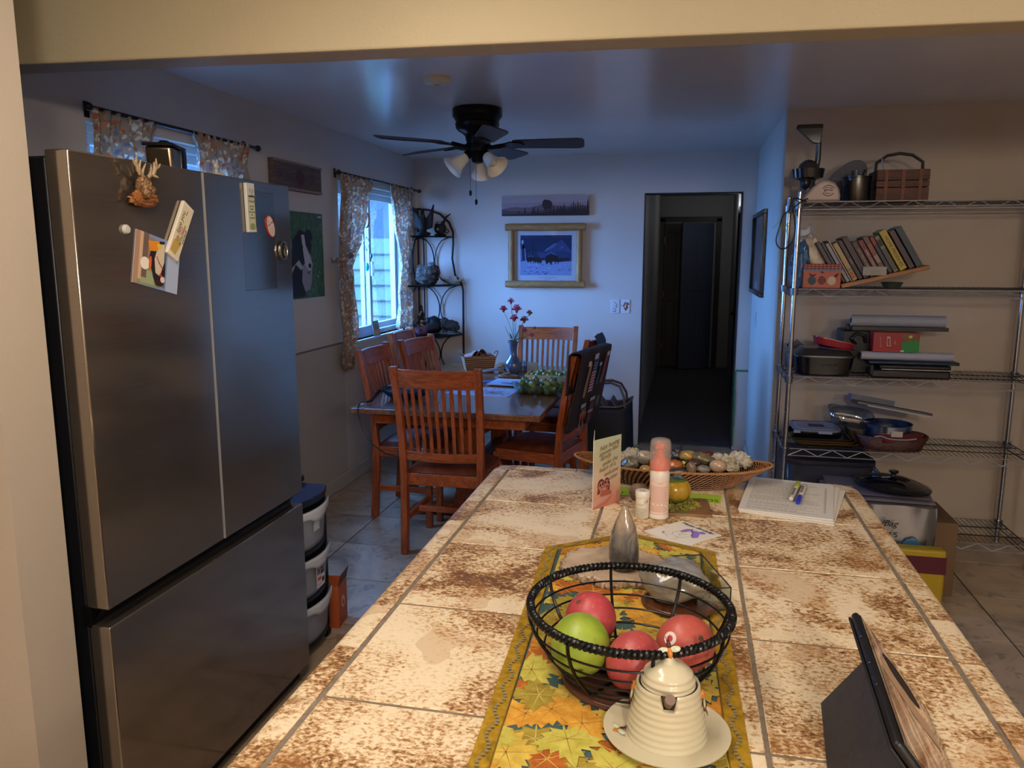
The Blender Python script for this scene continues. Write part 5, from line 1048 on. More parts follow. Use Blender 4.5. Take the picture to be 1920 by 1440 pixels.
m.tube([(-.02, 0, 0), (.0, .004, 0), (.02, .0, 0)], .0022, 6); m.tube([(.02, 0, 0), (.012, .015, 0), (-.01, .014, 0), (-.02, 0, 0), (-.012, -.013, 0), (.01, -.014, 0)], .0018, 6)
m.build('swirl_emblem', mat('6f5c55', .5), o)
o = thing('oval_platter', 'large grey oval platter leaning behind the pot on the top shelf', 'platter', (.80, 4.56, T1+.002), rot=(R(78), R(0), R(0)))
m = MB(); P_ = oval(.025, .115, .135, .075, 44, R(52)); m.prism(P_, 0, .008)
mn = min(y for x, y in P_); o.location.z = T1-mn*math.sin(R(78))+.004; m.build('platter', mat('5f6068', .35), o, bevel=.003)
o = thing('steel_stock_pot', 'dull steel pot holding utensils on the top shelf', 'pot', (.845, 4.41, T1))
MB().open_lathe([(0, 0), (.064, 0), (.068, .006), (.068, .118), (.072, .12), (.072, .126), (.066, .126), (.064, .01), (0, .008)], n=44).build('pot_body', mat('55524f', .3, 1), o)
o = thing('utensil_handles', 'dark utensil heads poking out of the steel pot on the top shelf', 'utensils', (.845, 4.41, T1+.012))
for k, (dx, dy, h) in enumerate(((-.02, 0, .145), (.0, .01, .15), (.025, -.01, .148))): m = MB(); m.tube([(dx*.4, dy, 0), (dx, dy, h-.02), (dx*1.3, dy, h)], [.004, .005, .008], 8); m.build('utensil', [BLK, STEEL][k % 2], o)
o = thing('handled_wood_basket', 'square wooden strip basket with an arched handle at the right of the top shelf', 'basket', (1.055, 4.47, T1))
WD = wood('basket_strip', '3a1f12', '5a2f1c', .6, (2, 22, 22))
m = MB()
for k, (z0_, z1_) in enumerate(((.0, .065), (.07, .10), (.104, .155))):
    for s in (-1, 1): m.bb(-.12, .12, s*.10-.003, s*.10+.003, z0_, z1_); m.bb(s*.12-.003, s*.12+.003, -.10, .10, z0_, z1_)
m.bb(-.117, .117, -.097, .097, 0, .006); m.build('basket_body', WD, o, smooth=0)
m = MB()
for x_ in (-.08, 0, .08): m.bb(x_-.008, x_+.008, -.106, -.103, 0, .155)
m.build('slats', wood('basket_slat', '5a321c', '7a4527', .6), o, smooth=0)
m = MB(); m.tube([(-.115, 0, .12), (-.11, 0, .20), (-.06, 0, .235), (.0, 0, .245), (.06, 0, .235), (.11, 0, .20), (.115, 0, .12)], [.008]*7, 8); m.build('handle', mat('2a241f', .6), o)
m = MB(); m.tube([(-.09, -.02, .22), (-.085, -.03, .18), (-.078, -.03, .16)], .0035, 6); m.build('price_tie', mat('8d8a84', .5), o)
o = thing('black_bottle', 'slim black utensil between the slicer and the pot on the top shelf', 'utensil', (.762, 4.40, T1))
MB().lathe([(0, 0), (.012, 0), (.007, .03), (.009, .06), (.013, .075), (0, .076)], n=14).build('utensil_body', BLK, o)
# black cable hung over the shelf corner and yellow raffia on the post
o = thing('black_cable', 'looped black power cable hanging off the left corner of the top shelf', 'cable', (SX0, SY0, 0))
c = [PY(u, v_, 4.27)-Vector((SX0, SY0, 0)) for u, v_ in ((1512, 378), (1500, 374), (1488, 372), (1484, 384), (1478, 396), (1468, 404), (1462, 425), (1455, 450), (1460, 464), (1472, 466), (1484, 455), (1490, 432), (1489, 405), (1487, 392), (1497, 382), (1515, 372))]
m = MB()
def smooth_pts(P, n=6):
    out = []
    for i in range(len(P)-1):
        a, b, c_, d = P[max(i-1, 0)], P[i], P[i+1], P[min(i+2, len(P)-1)]
        for k in range(n): t = k/n; out.append(.5*((2*b)+(c_-a)*t+(2*a-5*b+4*c_-d)*t*t+(3*b-a-3*c_+d)*t**3))
    return out+[P[-1]]
c = [Vector((p.x, p.y-.006*(i % 3), p.z)) for i, p in enumerate(c)]
m.tube(smooth_pts(c), .0036, 8); m.build('cord', BLK, o)
o = thing('raffia_bow', 'small yellow raffia bow tied to the rear left shelf post', 'ribbon', PY(1468, 420, 4.69))
m = MB(); rn = random.Random(5)
for k in range(9): a = rn.uniform(0, 6.28); m.tube([(0, -.014, 0), (.03*math.cos(a), -.025, .03*math.sin(a)), (.055*math.cos(a+.3), -.02, .05*math.sin(a+.3)-.02)], .0018, 4)
m.build('strands', mat('a09a4e', .8), o)

# --- second shelf
o = thing('shredded_bag', 'clear bag of cream shredded packing leaning at the left of the second shelf', 'bag', (.668, 4.46, T2+.146), rot=(0, R(-25), 0))
m = MB(); m.blob((.0, 0, .0), (.052, .085, .135), .16, 4, 5, 30, 24, .45)
m.build('bag_body', speck('shredded_paper', [(.3, '9a8a76'), (.5, 'c2b29a'), (.75, 'ddd0ba')], 22, .35, 4, bump=.8), o)
MB().grid(lambda a, b: (-.03+.07*a+.02*b, 0, .125+.05*b+.008*math.sin(9*a)), 6, 5).build('bag_tail', mat('a9b2ba', .25, 0, .5, 0, .5), o, solid=.001)
o = thing('blue_plastic_bag', 'crumpled blue plastic bag behind the recipe tin on the second shelf', 'bag', (.60, 4.43, T2+.055))
m = MB(); m.blob((-.01, -.06, .06), (.045, .04, .115), .35, 4, 3, flat=-.115); m.build('bag_body', mat('3c5f86', .3), o)
o = thing('clear_plastic_bag', 'crumpled clear plastic bag between the left shelf posts', 'bag', (.585, 4.52, T2+.02))
m = MB(); m.blob((-.0, -.0, .06), (.035, .08, .085), .5, 5, 9, flat=-.08); m.build('bag_body', mat('8b8fa0', .2, 0, .6, 0, .6), o)
o = thing('recipe_tin', 'orange recipe tin with a red plaid lid and three painted apples on the second shelf', 'tin', (.690, 4.335, T2), R(-2))
MB().bb(-.092, .092, -.03, .06, 0, .092).build('box_body', mat('a5492e', .45), o, bevel=.003)
MB().bb(-.094, .094, -.032, .062, .092, .124).build('lid', mat('7e2a2a', .45), o, bevel=.003)
MB().bb(-.0945, .0945, -.0325, .0625, .086, .094).build('blue_band', mat('54607f', .45), o)
m = MB(); m.T = Matrix.Translation((0, -.0301, .046)) @ Matrix.Rotation(PI/2, 4, 'X')
its = [('3c4a58', oval(.24, .42, .11, .25)), ('5f2326', oval(.5, .44, .105, .23)), ('c3ac8c', oval(.76, .42, .11, .25)), ('4a2226', [(.2, .66), (.14, .86), (.26, .74), (.36, .84), (.3, .66)]), ('4a2226', [(.44, .92), (.5, .98), (.56, .86), (.5, .84)]), ('4a2226', [(.8, .64), (.88, .62), (.95, .86), (.86, .8)])]
for k in range(3): its.append(('8a5654', rect(.42+.06*k, .26, .435+.06*k, .62)))
for k in range(3): its.append(('8a5654', rect(.41, .32+.11*k, .59, .345+.11*k)))
ms = art(m, .184, .09, its); m.build('painted_apples', ms, o, smooth=0)
m = MB(); m.T = Matrix.Translation((0, -.0321, .108)) @ Matrix.Rotation(PI/2, 4, 'X'); its = [('a85a52', rect(.04+.1*k, 0, .075+.1*k, 1)) for k in range(10)]+[('5c2025', rect(0, .2+.4*k, 1, .3+.4*k)) for k in range(2)]; ms = art(m, .186, .03, its); m.build('plaid_print', ms, o, smooth=0)
# leaning books: (x at foot, thickness, height, depth, lean deg, colour, label, spine text)
BT = R(-27)
def book(x, z, w_, h, dpt, lean, colr, label, txt=None, tc='c9b9a0', pages='b5a890', y=4.31, ts=.02, extra=None):
    o = thing('cookbook', label, 'book', (x, y, z), group='books leaning on the second shelf'); o.rotation_euler = (0, R(lean), 0)
    MB().bb(0, w_, 0, dpt, 0, h).build('cover', mat(colr, .45), o, bevel=.0015)
    MB().bb(.002, w_-.002, .006, dpt+.001, h-.004, h+.0006).build('pages', mat(pages, .7), o, smooth=0)
    if txt or extra:
        m = MB(); ms = [mat(tc, .5)]
        if txt: m.text(txt, ts, Matrix.Translation((w_/2, -.0004, h*.46)) @ Euler((PI/2, R(90), 0)).to_matrix().to_4x4(), .0002, sx=1.0)
        for (c_, q) in extra or ():
            mm = mat(c_, .5)
            if mm not in ms: ms.append(mm)
            m.m = ms.index(mm); m.bb(w_*q[0], w_*q[1], -.0009, 0, h*q[2], h*q[3])
        m.build('spine_print', ms, o, smooth=0)
    return o
Lb = [(.752, .018, .235, .16, '3a2f3a', 'dark thin cookbook, leftmost of the leaning books', None, {}),
      (.775, .012, .232, .17, '2b2526', 'black slim booklet second from the left among the leaning books', None, {}),
      (.792, .016, .225, .16, '8a8286', 'grey-white magazine bundle curving beside the tan book', None, {}),
      (.812, .006, .24, .18, 'a39a92', 'thin pale booklet leaning just left of the tan book', None, {}),
      (.822, .024, .215, .16, 'a08354', 'tan cookbook with an orange patch at the spine foot', None, {'extra': [('9a5a2c', (.1, .9, .05, .22)), ('6e6a60', (.1, .9, .25, .32))]}),
      (.850, .020, .222, .16, '241a1c', 'black cookbook with grey lettering at the spine top', 'HOME', {'tc': '8d857c', 'ts': .012}),
      (.874, .028, .235, .17, '2f1820', 'very dark maroon cookbook with its cover showing above the others', None, {}),
      (.905, .026, .20, .16, '3c1518', 'dark maroon cookbook lettered FAST FOOD RECIPES', 'FAST FOOD RECIPES', {'tc': 'a39a90', 'ts': .015}),
      (.935, .024, .20, .15, '5f161b', 'deep red cookbook lettered AMISH COOKING', 'AMISH COOKING', {'tc': 'c5bdb4', 'ts': .014}),
      (.963, .024, .215, .16, '5c4038', 'brown and orange picture-spined cookbook right of the red one', None, {'extra': [('8a4a30', (.1, .9, .55, .8)), ('8f7a6c', (.1, .9, .3, .5))]}),
      (.991, .018, .21, .15, '20242a', 'black binder-like cookbook with a red top on its spine', None, {'extra': [('8a3424', (.05, .95, .78, .97))]}),
      (1.013, .022, .205, .15, '6d6a60', 'spiral-bound cookbook with a black comb spine', None, {'extra': [('141414', (.1, .9, .72, .9))]+[('1a1a1a', (.1, .9, .06+.05*k, .085+.05*k)) for k in range(12)]}),
      (1.043, .034, .225, .15, 'a8902c', 'yellow cookbook lettered HOME PRESERVES, rightmost and thickest of the leaning books in view', 'HOME PRESERVES', {'tc': '1a1710', 'ts': .022}),
      (1.085, .026, .215, .15, '3a2a2a', 'dark brown cookbook right of the yellow one', None, {}),
      (1.118, .030, .225, .15, '22303a', 'dark teal cookbook at the right end of the leaning row', None, {})]
for x_, w_, h, dpt, colr, lab, txt, kw in Lb:
    zz = T2+.020+max(0, (x_-.78))*.235
    lean = -31; book(x_+.02, zz+.008, w_, h, dpt, lean, colr, lab, txt, **kw)
a_, b_ = PY(1578, 540, 4.31), PY(1680, 518, 4.31); ang = math.atan2(b_.z-a_.z, b_.x-a_.x)
o = thing('cutting_board', 'tan wooden cutting board lying tilted under the books on the second shelf', 'cutting board', (a_.x, 4.31, T2+.001), rot=(0, -ang, 0))
MB().bb(0, .42, -.008, .28, 0, .022).build('board', wood('board_wood', '8a5a32', 'a5713f', .5, (2, 22, 22)), o, bevel=.003)
o = thing('small_dish', 'small dark green glass dish propping up the cutting board on the second shelf', 'dish', (1.06, 4.45, T2))
MB().open_lathe([(0, 0), (.04, 0), (.055, .03), (.052, .03), (.038, .004), (0, .004)], n=24).build('dish_body', mat('39433a', .2), o)
q = PY(1640, 508, 4.297); o = thing('index_card', 'white handwritten card standing against the books on the second shelf', 'card', (q.x, 4.297, q.z), rot=(PI/2, 0, 0), rz=0)
MB().bb(-.056, .056, -.022, .022, 0, .0012).build('card_stock', mat('9a9288', .6), o, smooth=0); bpy.context.view_layer.update()
m = MB()
for k, (a, b) in enumerate(((-.05, -.03), (-.02, .02), (-.02, .03), (-.018, .025))): m.bb(a, b, .014-.009*k, .0155-.009*k, .0012, .0015)
m.build('written_lines', mat('6f6962', .6), o, smooth=0)

# --- third shelf
o = thing('roasting_pan', 'black enamel roaster with a grey domed lid on the third shelf', 'roaster', (.735, 4.43, T3))
def rbox(m, hw, hd, z0_, z1_, k0=1.0, k1=1.0, p_=5, n=40, close=True, thick=0):
    def rr(a): c, s = math.cos(a), math.sin(a); q = (abs(c/hw)**p_+abs(s/hd)**p_)**(-1/p_); return q*c, q*s
    vs = []
    for z, k in ((z0_, k0), (z1_, k1)):
        for i in range(n): x_, y_ = rr(2*PI*i/n); vs.append((x_*k, y_*k, z))
    fs = [(i, (i+1) % n, n+(i+1) % n, n+i) for i in range(n)]+[tuple(range(n-1, -1, -1))]+([tuple(n+i for i in range(n))] if close else []); m.add(vs, fs)
m = MB(); rbox(m, .15, .13, 0, .10, .9, 1); m.build('roaster_body', mat('0d0d12', .15, 0, .7), o, smooth=50, bevel=.003)
m = MB(); rbox(m, .155, .135, .10, .108, 1, 1); m.build('roaster_rim', mat('6b7482', .25, 1), o, smooth=50)
m = MB(); rbox(m, .15, .13, .108, .14, 1, .75); m.build('roaster_lid', mat('3d3a38', .3, .3), o, smooth=50, bevel=.01)
MB().text('roasting', .024, Matrix.Translation((.02, -.134, .055)) @ Matrix.Rotation(PI/2, 4, 'X'), .0004, shear=.25).build('embossed_word', mat('202028', .3), o, smooth=0)
o = thing('black_scoop', 'small black gadget standing behind the left shelf post on the third shelf', 'gadget', (.60, 4.62, T3))
m = MB(); m.bb(-.025, .045, -.04, .04, 0, .09); m.build('body', BLK, o, bevel=.01); m = MB(); m.tube([(-.0, -.0, .09), (-.02, 0, .13), (0, 0, .15), (.02, 0, .14)], .006, 8); m.build('handle', BLK, o)
MB().box((.04, -.05, .12), (.09, .012, .05), (0, R(38), 0)).build('flap', mat('1d2433', .3), o)
o = thing('red_baking_tray', 'glossy red tray resting tilted on the roaster lid', 'tray', (.775, 4.40, T3+.145), rot=(R(-4), R(12), R(0)))
m = MB(); rbox(m, .10, .08, 0, .035, .86, 1.0, 5); m.build('tray_body', mat('8c1c26', .3), o, smooth=50, bevel=.005)
m = MB(); rbox(m, .105, .085, .035, .042, 1, 1); m.build('tray_rim', mat('96222c', .3), o, smooth=50)
o = thing('purple_lid', 'thin purple lid under the red tray on the roaster', 'lid', (.80, 4.40, T3+.141)); m = MB(); rbox(m, .09, .09, 0, .003); m.build('lid_sheet', mat('4a2f4f', .4), o); o.rotation_euler = (0, R(5), 0)
o = thing('black_kitchen_machine', 'boxy black kitchen machine with a pipe handle behind the red tray', 'appliance', (.92, 4.52, T3))
m = MB(); m.bb(-.09, .13, -.08, .08, 0, .235); m.build('machine_body', mat('101115', .5), o, bevel=.01)
m = MB(); m.tube([(-.02, -.09, .16), (-.045, -.10, .19), (-.02, -.10, .22), (.02, -.10, .21), (.03, -.09, .17)], .009, 10); m.build('handle', mat('17181d', .3), o); MB().bb(-.055, -.02, -.02, .02, .235, .262).build('knob', BLK, o)
def roll(nm, label, x, y, z, L, r, c1):
    o = thing(nm, label, 'roll', (x, y, z)); m = MB(); m.cyl((0, 0, 0), (L, 0, 0), r, n=28); m.build('paper', mat(c1, .6), o); m = MB(); m.cyl((-.004, 0, 0), (0, 0, 0), r*.45, n=18); m.build('core', mat('2c2622', .7), o); return o
roll('paper_roll', 'long white paper roll lying on top behind the red box on the third shelf', .875, 4.46, T3+.285, .46, .030, '8e929d')
MB().bb(.88-.0, 1.35, 4.44, 4.56, T3+.235, T3+.2545).build('x', BLK)
bpy.data.objects['x'].name = 'black_case'; tag(bpy.data.objects['black_case'], 'flat black case under the upper white roll on the third shelf', 'case')
roll('paper_roll', 'white roll with a tan end lying under the red box on the third shelf', .915, 4.36, T3+.112, .44, .022, '9a9ca8')
o = thing('red_carton', 'red carton with pale lettering and a green corner on the third shelf', 'box', (.965, 4.33, T3+.135), R(0))
MB().bb(0, .22, 0, .10, 0, .10).build('carton', mat('8a1219', .45), o, bevel=.001)
m = MB(); m.T = Matrix.Translation((.11, -.0004, .05)) @ Matrix.Rotation(PI/2, 4, 'X')
ms = art(m, .22, .10, [('2f7a3c', [(.62, .0), (.62, .55), (.75, .6), (1, .6), (1, 0)]), ('6a5a3a', [(.6, .75), (.65, .98), (.9, .95), (1, .6), (.75, .62)]), ('bb2a30', rect(.02, .02, .6, .06)), ('b89a98', [(.3, .3), (.29, .8), (.36, .8), (.39, .3)]), ('8a1219', [(.315, .34), (.305, .7), (.35, .7), (.375, .34)]), ('b8b4b0', rect(.6, .02, .68, .1)), ('c9b34a', oval(.8, .8, .04, .07))])
m.m = len(ms); ms.append(mat('c08a88', .5))
for s_, x_, sz in (('vacuum sealer', -.075, .010), ('ROLLS', -.034, .008), ('bags', -.005, .012)): m.text(s_, sz, Matrix.Translation((x_, .0, .002)) @ Matrix.Rotation(R(-84), 4, 'Z'), .0002)
m.build('printed_panel', ms, o, smooth=0)
o = thing('blue_flat_pan', 'flat blue-grey pan below the lower white roll on the third shelf', 'pan', (1.12, 4.40, T3+.072)); MB().bb(-.17, .26, -.08, .12, 0, .016).build('pan_body', mat('20304a', .35, .5), o, bevel=.004)
o = thing('waffle_iron', 'black waffle iron with a silver edge at the right of the third shelf', 'waffle iron', (1.08, 4.41, T3))
m = MB(); m.bb(-.12, .26, -.10, .12, 0, .045); m.build('lower_plate', mat('14141a', .35), o, bevel=.01); MB().bb(-.07, .26, -.102, .12, .045, .050).build('silver_edge', mat('8a8d96', .25, 1), o); MB().bb(-.08, .26, -.10, .12, .05, .07).build('upper_plate', mat('101014', .35), o, bevel=.006); m = MB(); m.cyl((-.115, -.09, .02), (-.115, -.09, .066), .012); m.build('latch', BLK, o)

# --- fourth shelf
for k in range(4):
    o = thing('baking_sheet', ['gold-brown baking sheet, bottom one of the stack on the fourth shelf', 'gold-rimmed baking sheet, second from the bottom of the stack', 'dark baking sheet, third from the bottom of the stack', 'smaller dark pan on top of the baking sheet stack'][k], 'baking sheet', (.775-.012*k, 4.485, T4+.012*k+(.006 if k == 3 else 0)), R(0), 'stack of baking sheets')
    hw, hd = (.165, .155) if k < 3 else (.13, .12); col_ = ['5f4a30', '6d5636', '3b3633', '2f2f34'][k]
    m = MB(); rbox(m, hw, hd, 0, .0015, .9, .9, 8); a_ = len(m.f); rbox(m, hw, hd, .0015, .020 if k < 3 else .045, .9, .99, 8, close=False); m.f = m.f[:-1]; m.k = m.k[:-1]; m.build('sheet', mat(col_, .3, .8), o, smooth=40, solid=.001)
    m = MB(); n = 40
    def rr(a, hw=hw*.99, hd=hd*.99, p_=8): c, s = math.cos(a), math.sin(a); q = (abs(c/hw)**p_+abs(s/hd)**p_)**(-1/p_); return (q*c, q*s, .020 if k < 3 else .045)
    m.tube([rr(2*PI*i/n) for i in range(n)], .0028, 6, closed=True); m.build('rolled_rim', mat(['8a6d42', '8a6d42', '55504c', '45464c'][k], .3, .8), o)
o = thing('lidded_container', 'translucent container lid with a dark label on top of the baking sheet stack', 'container', (.725, 4.45, T4+.082), R(0))
m = MB(); rbox(m, .125, .125, 0, .010, .97, 1); rbox(m, .105, .105, .010, .016, 1, .97); m.build('lid', mat('6f7a94', .35), o, smooth=50, bevel=.002)
m = MB(); m.bb(-.035, .045, -.05, .02, .016, .0168); m.build('label_sticker', mat('2b2440', .5), o, smooth=0)
m = MB(); m.bb(-.125, -.09, -.128, -.12, -.006, .008); m.bb(.0, .07, -.13, -.122, -.006, .008); m.build('clip_tab', mat('7c86a0', .35), o)
o = thing('glass_loaf_dish', 'clear glass dish tilted on the pans at the back of the fourth shelf', 'dish', (.92, 4.56, T4+.10), rot=(R(12), R(8), 0))
m = MB(); rbox(m, .12, .09, 0, .06, .8, 1, close=False); m.build('dish_body', thin_glass('loaf_glass', (.75, .82, .88), .2), o, solid=.004, smooth=50)
o = thing('beige_pan', 'brownish roasting pan under the glass dish on the fourth shelf', 'pan', (1.03, 4.55, T4), 0); m = MB(); rbox(m, .13, .12, 0, .085, .9, 1); m.build('pan_body', mat('4c4236', .5), o, smooth=50, bevel=.003)
o = thing('dark_sheet_tray', 'black sheet tray with a pale edge leaning at the top of the fourth shelf pile', 'tray', (1.08, 4.50, T4+.195), rot=(R(-8), R(8), R(-4)))
MB().bb(-.15, .22, -.10, .12, 0, .02).build('tray_body', mat('0c0c10', .4), o, bevel=.003); MB().bb(-.10, .22, -.104, -.10, .0, .006).build('pale_edge', mat('8a8f9c', .4), o); MB().bb(-.17, .05, .0, .13, .021, .05).build('folded_card', mat('48505f', .5), o)
o = thing('red_wicker_basket', 'dark red wicker basket at the right of the fourth shelf', 'basket', (1.105, 4.42, T4))
RW = NT('red_wicker', .6); v = RW.coords(); RW.color(RW.ramp(RW.noise(v, 60, 3), [(.35, '220b09'), (.65, '4d1d16')])); RW.bump(RW.noise(v, 60, 2), .8, .004)
m = MB(); rbox(m, .18, .11, 0, .075, .82, 1, 3, close=False); m.build('basket_body', RW.m, o, solid=.008, smooth=50)
o = thing('springform_pan', 'silver springform pan in the red basket on the fourth shelf', 'pan', (1.09, 4.43, T4+.062))
MB().open_lathe([(.0, 0), (.12, .0), (.12, .068), (.123, .07), (.117, .07), (.116, .004), (0, .004)], n=48).build('pan_body', mat('7f8fae', .2, 1), o, smooth=50)
m = MB(); m.bb(-.01, .045, -.128, -.116, .02, .05); m.build('clasp', mat('a0a4ac', .3, 1), o)
o = thing('red_loaf_pan', 'red loaf pan in front of the springform pan on the fourth shelf', 'pan', (1.13, 4.345, T4+.045), rot=(R(0), 0, R(4))); m = MB(); rbox(m, .12, .035, 0, .05, .85, 1); m.build('pan_body', mat('5f151a', .35), o, smooth=50, bevel=.003)
o = thing('charging_cable', 'white cable draped over the rim of the red basket', 'cord', (1.0, 4.30, T4+.08)); m = MB(); m.tube(smooth_pts([Vector(p) for p in ((0, 0, 0), (.03, -.012, .006), (.07, -.012, -.006), (.14, -.012, -.008), (.2, -.01, .0))]), .004, 6); m.build('cord_body', mat('8a8e96', .5), o)

# --- bottom shelf and floor pile
o = thing('storage_tote', 'smoky translucent storage tote with red contents on the bottom shelf', 'storage box', (.80, 4.50, T5))
m = MB(); rbox(m, .225, .18, 0, .36, .88, 1, 8, close=False); m.build('tote_body', mat('3c3f49', .2, 0, .5, 0, .72), o, solid=.004, smooth=50)
m = MB(); rbox(m, .235, .19, .36, .385, 1, 1, 8); m.build('tote_lid', mat('20222b', .3), o, smooth=50, bevel=.004)
m = MB(); m.tube([(.21, -.19, .36), (.232, -.192, .34), (.236, -.192, .25), (.232, -.192, .18)], .012, 8); m.build('tote_clip', mat('3c5a96', .2, .6), o)
o = thing('red_bundle', 'red cloth bundle inside the smoky tote', 'bundle', (.82, 4.44, T5+.006)); MB().blob((0, 0, .12), (.12, .09, .12), .25, 3, 2, flat=-.12).build('bundle', mat('a3221d', .6), o)
o = thing('dark_bundle', 'dark folded cloth at the right inside the smoky tote', 'bundle', (.95, 4.50, T5+.006)); MB().blob((0, 0, .12), (.055, .10, .12), .25, 3, 2, flat=-.12).build('bundle', mat('20222c', .6), o)
o = thing('brown_carton', 'plain cardboard carton on the floor in front of the wire shelving', 'box', (.97, 4.02, 0)); MB().bb(-.24, .32, -.17, .17, 0, .36).build('carton', mat('6b5238', .7), o, bevel=.002)
for k in range(5):
    o = thing('folded_bag', ['grey folded plastic bag with a brown edge, top of the folded stack by the shelving', 'light grey folded bag, second in the folded stack', 'crumpled grey folded bag, third in the folded stack', 'dark-edged folded bag low in the stack', 'bottom flat grey folded bag of the stack on the carton'][k], 'folded bag', (.95, 4.00, .362+.024*(4-k)), R(-6+3*k), 'folded bags stacked on the carton')
    m = MB(); L_ = .23+.01*(k % 2); m.grid(lambda a, b: ((.010+.001*k)*math.cos(2*PI*a)*1.1-L_+2*L_*b*0+L_*0 if False else -L_+2*L_*b, .15*math.cos(2*PI*a), .011+.0105*math.sin(2*PI*a)+.003*math.sin(7*b+k)*0), 20, 14, cu=True); m.build('folded_sheet', mat(['6d6672', '84808a', '77726f', '5a4d50', '8c8a8f'][k], .5), o)
o = thing('pan_lid', 'black-rimmed domed glass pan lid lying on the folded bags', 'lid', (1.02, 3.98, .487), rot=(R(0), R(4), 0))
MB().lathe([(.0, .0), (.165, .0), (.172, .006), (.17, .014), (.15, .022), (.1, .038), (.05, .047), (0, .05)], n=56).build('lid_dome', mat('0f1118', .06, 0, .8), o, smooth=60)
m = MB(); m.tube([(.17*math.cos(2*PI*i/48), .17*math.sin(2*PI*i/48), .008) for i in range(48)], .006, 8, closed=True); m.build('lid_rim', mat('0a0a0d', .15), o)
MB().lathe([(0, .048), (.012, .048), (.01, .062), (.022, .07), (.022, .078), (0, .08)], n=24).build('knob', mat('101014', .2), o)
o = thing('foil_bag', 'silver foil bag lettered nalBag MS leaning by the pile beside the island', 'bag', (.99, 3.79, 0), rot=(R(6), 0, R(-4)))
m = MB(); m.grid(lambda a, b: (.17*(1-.03*math.sin(6*b))*math.copysign(abs(math.cos(2*PI*a))**.8, math.cos(2*PI*a)), (.045*(1-b**3)+.004)*math.sin(2*PI*a)+.006*math.sin(11*a*2*PI/2)*(b)+.004*math.sin(9*b+8*a), .004+.46*b), 48, 24, cu=True)
m.build('bag_body', mat('93959c', .25, .9), o, smooth=60)
m = MB(); m.m = 0; T_ = Matrix.Translation((-.052, -.052, .395)) @ Matrix.Rotation(PI/2, 4, 'X'); m.text('nalBag', .042, T_, .001, shear=.35); m.text('M S', .036, Matrix.Translation((-.02, -.054, .342)) @ Matrix.Rotation(PI/2, 4, 'X'), .001)
m.build('bag_lettering', mat('121218', .5), o, smooth=0)
MB().blob((.07, -.047, .27), (.045, .008, .06), .1, 2, 3).build('blue_print', mat('2f5c78', .4), o)
o = thing('snack_bag', 'yellow and dark red package standing in front of the foil bag', 'package', (1.04, 3.66, 0))
MB().bb(-.14, .14, -.035, .035, 0, .30).build('package_body', mat('a58a1c', .45), o, bevel=.012, seg=3)
MB().bb(-.141, .141, -.0365, -.034, .19, .27).build('red_band', mat('4d0f1e', .45), o)
# ---------------------------------------------------------------- things on the island worktop
Z = .9205
def off(p, d): return Vector((p[0], p[1], Z))+Vector(d)
# table runner with printed autumn leaves
RUN = [(-.345, .37), (.155, .37), (.085, 1.775), (-.115, 1.862), (-.300, 1.735)]
rl = [(-.258, .80), (-.262, .905), (-.298, 1.72), (-.112, 1.860), (.090, 1.775), (.112, .99), (.124, .80)]
RUN = [(-.245, .37)]+rl[1:-1]+[(.135, .37)]
def inset(P, d):
    n = len(P); ar = sum(P[i][0]*P[(i+1) % n][1]-P[(i+1) % n][0]*P[i][1] for i in range(n)); s = 1 if ar > 0 else -1; out = []
    for i in range(n):
        p0, p1, p2 = Vector(P[i-1]), Vector(P[i]), Vector(P[(i+1) % n]); a = (p1-p0).normalized(); b = (p2-p1).normalized()
        na = Vector((-a.y, a.x))*s; nb = Vector((-b.y, b.x))*s; k = (na+nb); k = k/(k.length_squared)*2 if k.length > 1e-6 else na
        out.append(tuple(p1+k*d))
    return out
def clip(sub, P):
    n = len(P); ar = sum(P[i][0]*P[(i+1) % n][1]-P[(i+1) % n][0]*P[i][1] for i in range(n)); s = 1 if ar > 0 else -1
    for i in range(n):
        a = P[i]; b = P[(i+1) % n]; out = []
        f = lambda p: s*((b[0]-a[0])*(p[1]-a[1])-(b[1]-a[1])*(p[0]-a[0]))
        for j in range(len(sub)):
            p, q = sub[j-1], sub[j]; fp, fq = f(p), f(q)
            if (fp >= 0) != (fq >= 0): t = fp/(fp-fq); out.append((p[0]+(q[0]-p[0])*t, p[1]+(q[1]-p[1])*t))
            if fq >= 0: out.append(q)
        sub = out
        if len(sub) < 3: return []
    return sub
LEAFP = [(0, -.55), (.03, -.3), (.30, -.42), (.27, -.28), (.52, -.22), (.44, -.10), (.78, .10), (.60, .16), (.66, .34), (.40, .30), (.42, .44), (.22, .36), (.26, .62), (.14, .58), (0, 1.0)]
LEAFP = LEAFP+[(-x, y) for x, y in LEAFP[::-1][1:]]
ru = thing('table_runner', 'autumn maple leaf table runner with gold border on the island', 'table runner', (0, 0, Z))
inn = inset(RUN, .030)
def fabric(name, a, b, sc=40, r=.85):
    t = NT(name, r, 0, .2); v = t.coords(); n = t.noise(v, sc, 4, .65, .5); t.color(t.ramp(n, [(.3, a), (.7, b)])); t.bump(t.noise(v, sc*4, 2), .3, .001); return t.m
BORD = fabric('gold_border_cloth', '7d5f12', 'b08c26', 55); TEAL = fabric('teal_cloth', '33494c', '4a6462', 30)
LC = [fabric('leaf_print_%d' % k, a, b, 45) for k, (a, b) in enumerate((('a3661c', 'c98a34'), ('b0923a', 'd1b656'), ('8a4a1c', 'b5692a'), ('a39a3c', 'c4ba5c'), ('b57a26', 'd8a645'), ('7d6a2a', 'a8963c')))]
VEI = mat('8a6a2a', .8); VEL = mat('cdb466', .8)
m = MB(); m.prism(RUN, 0, .0016); m.build('cloth', BORD, ru, smooth=0)
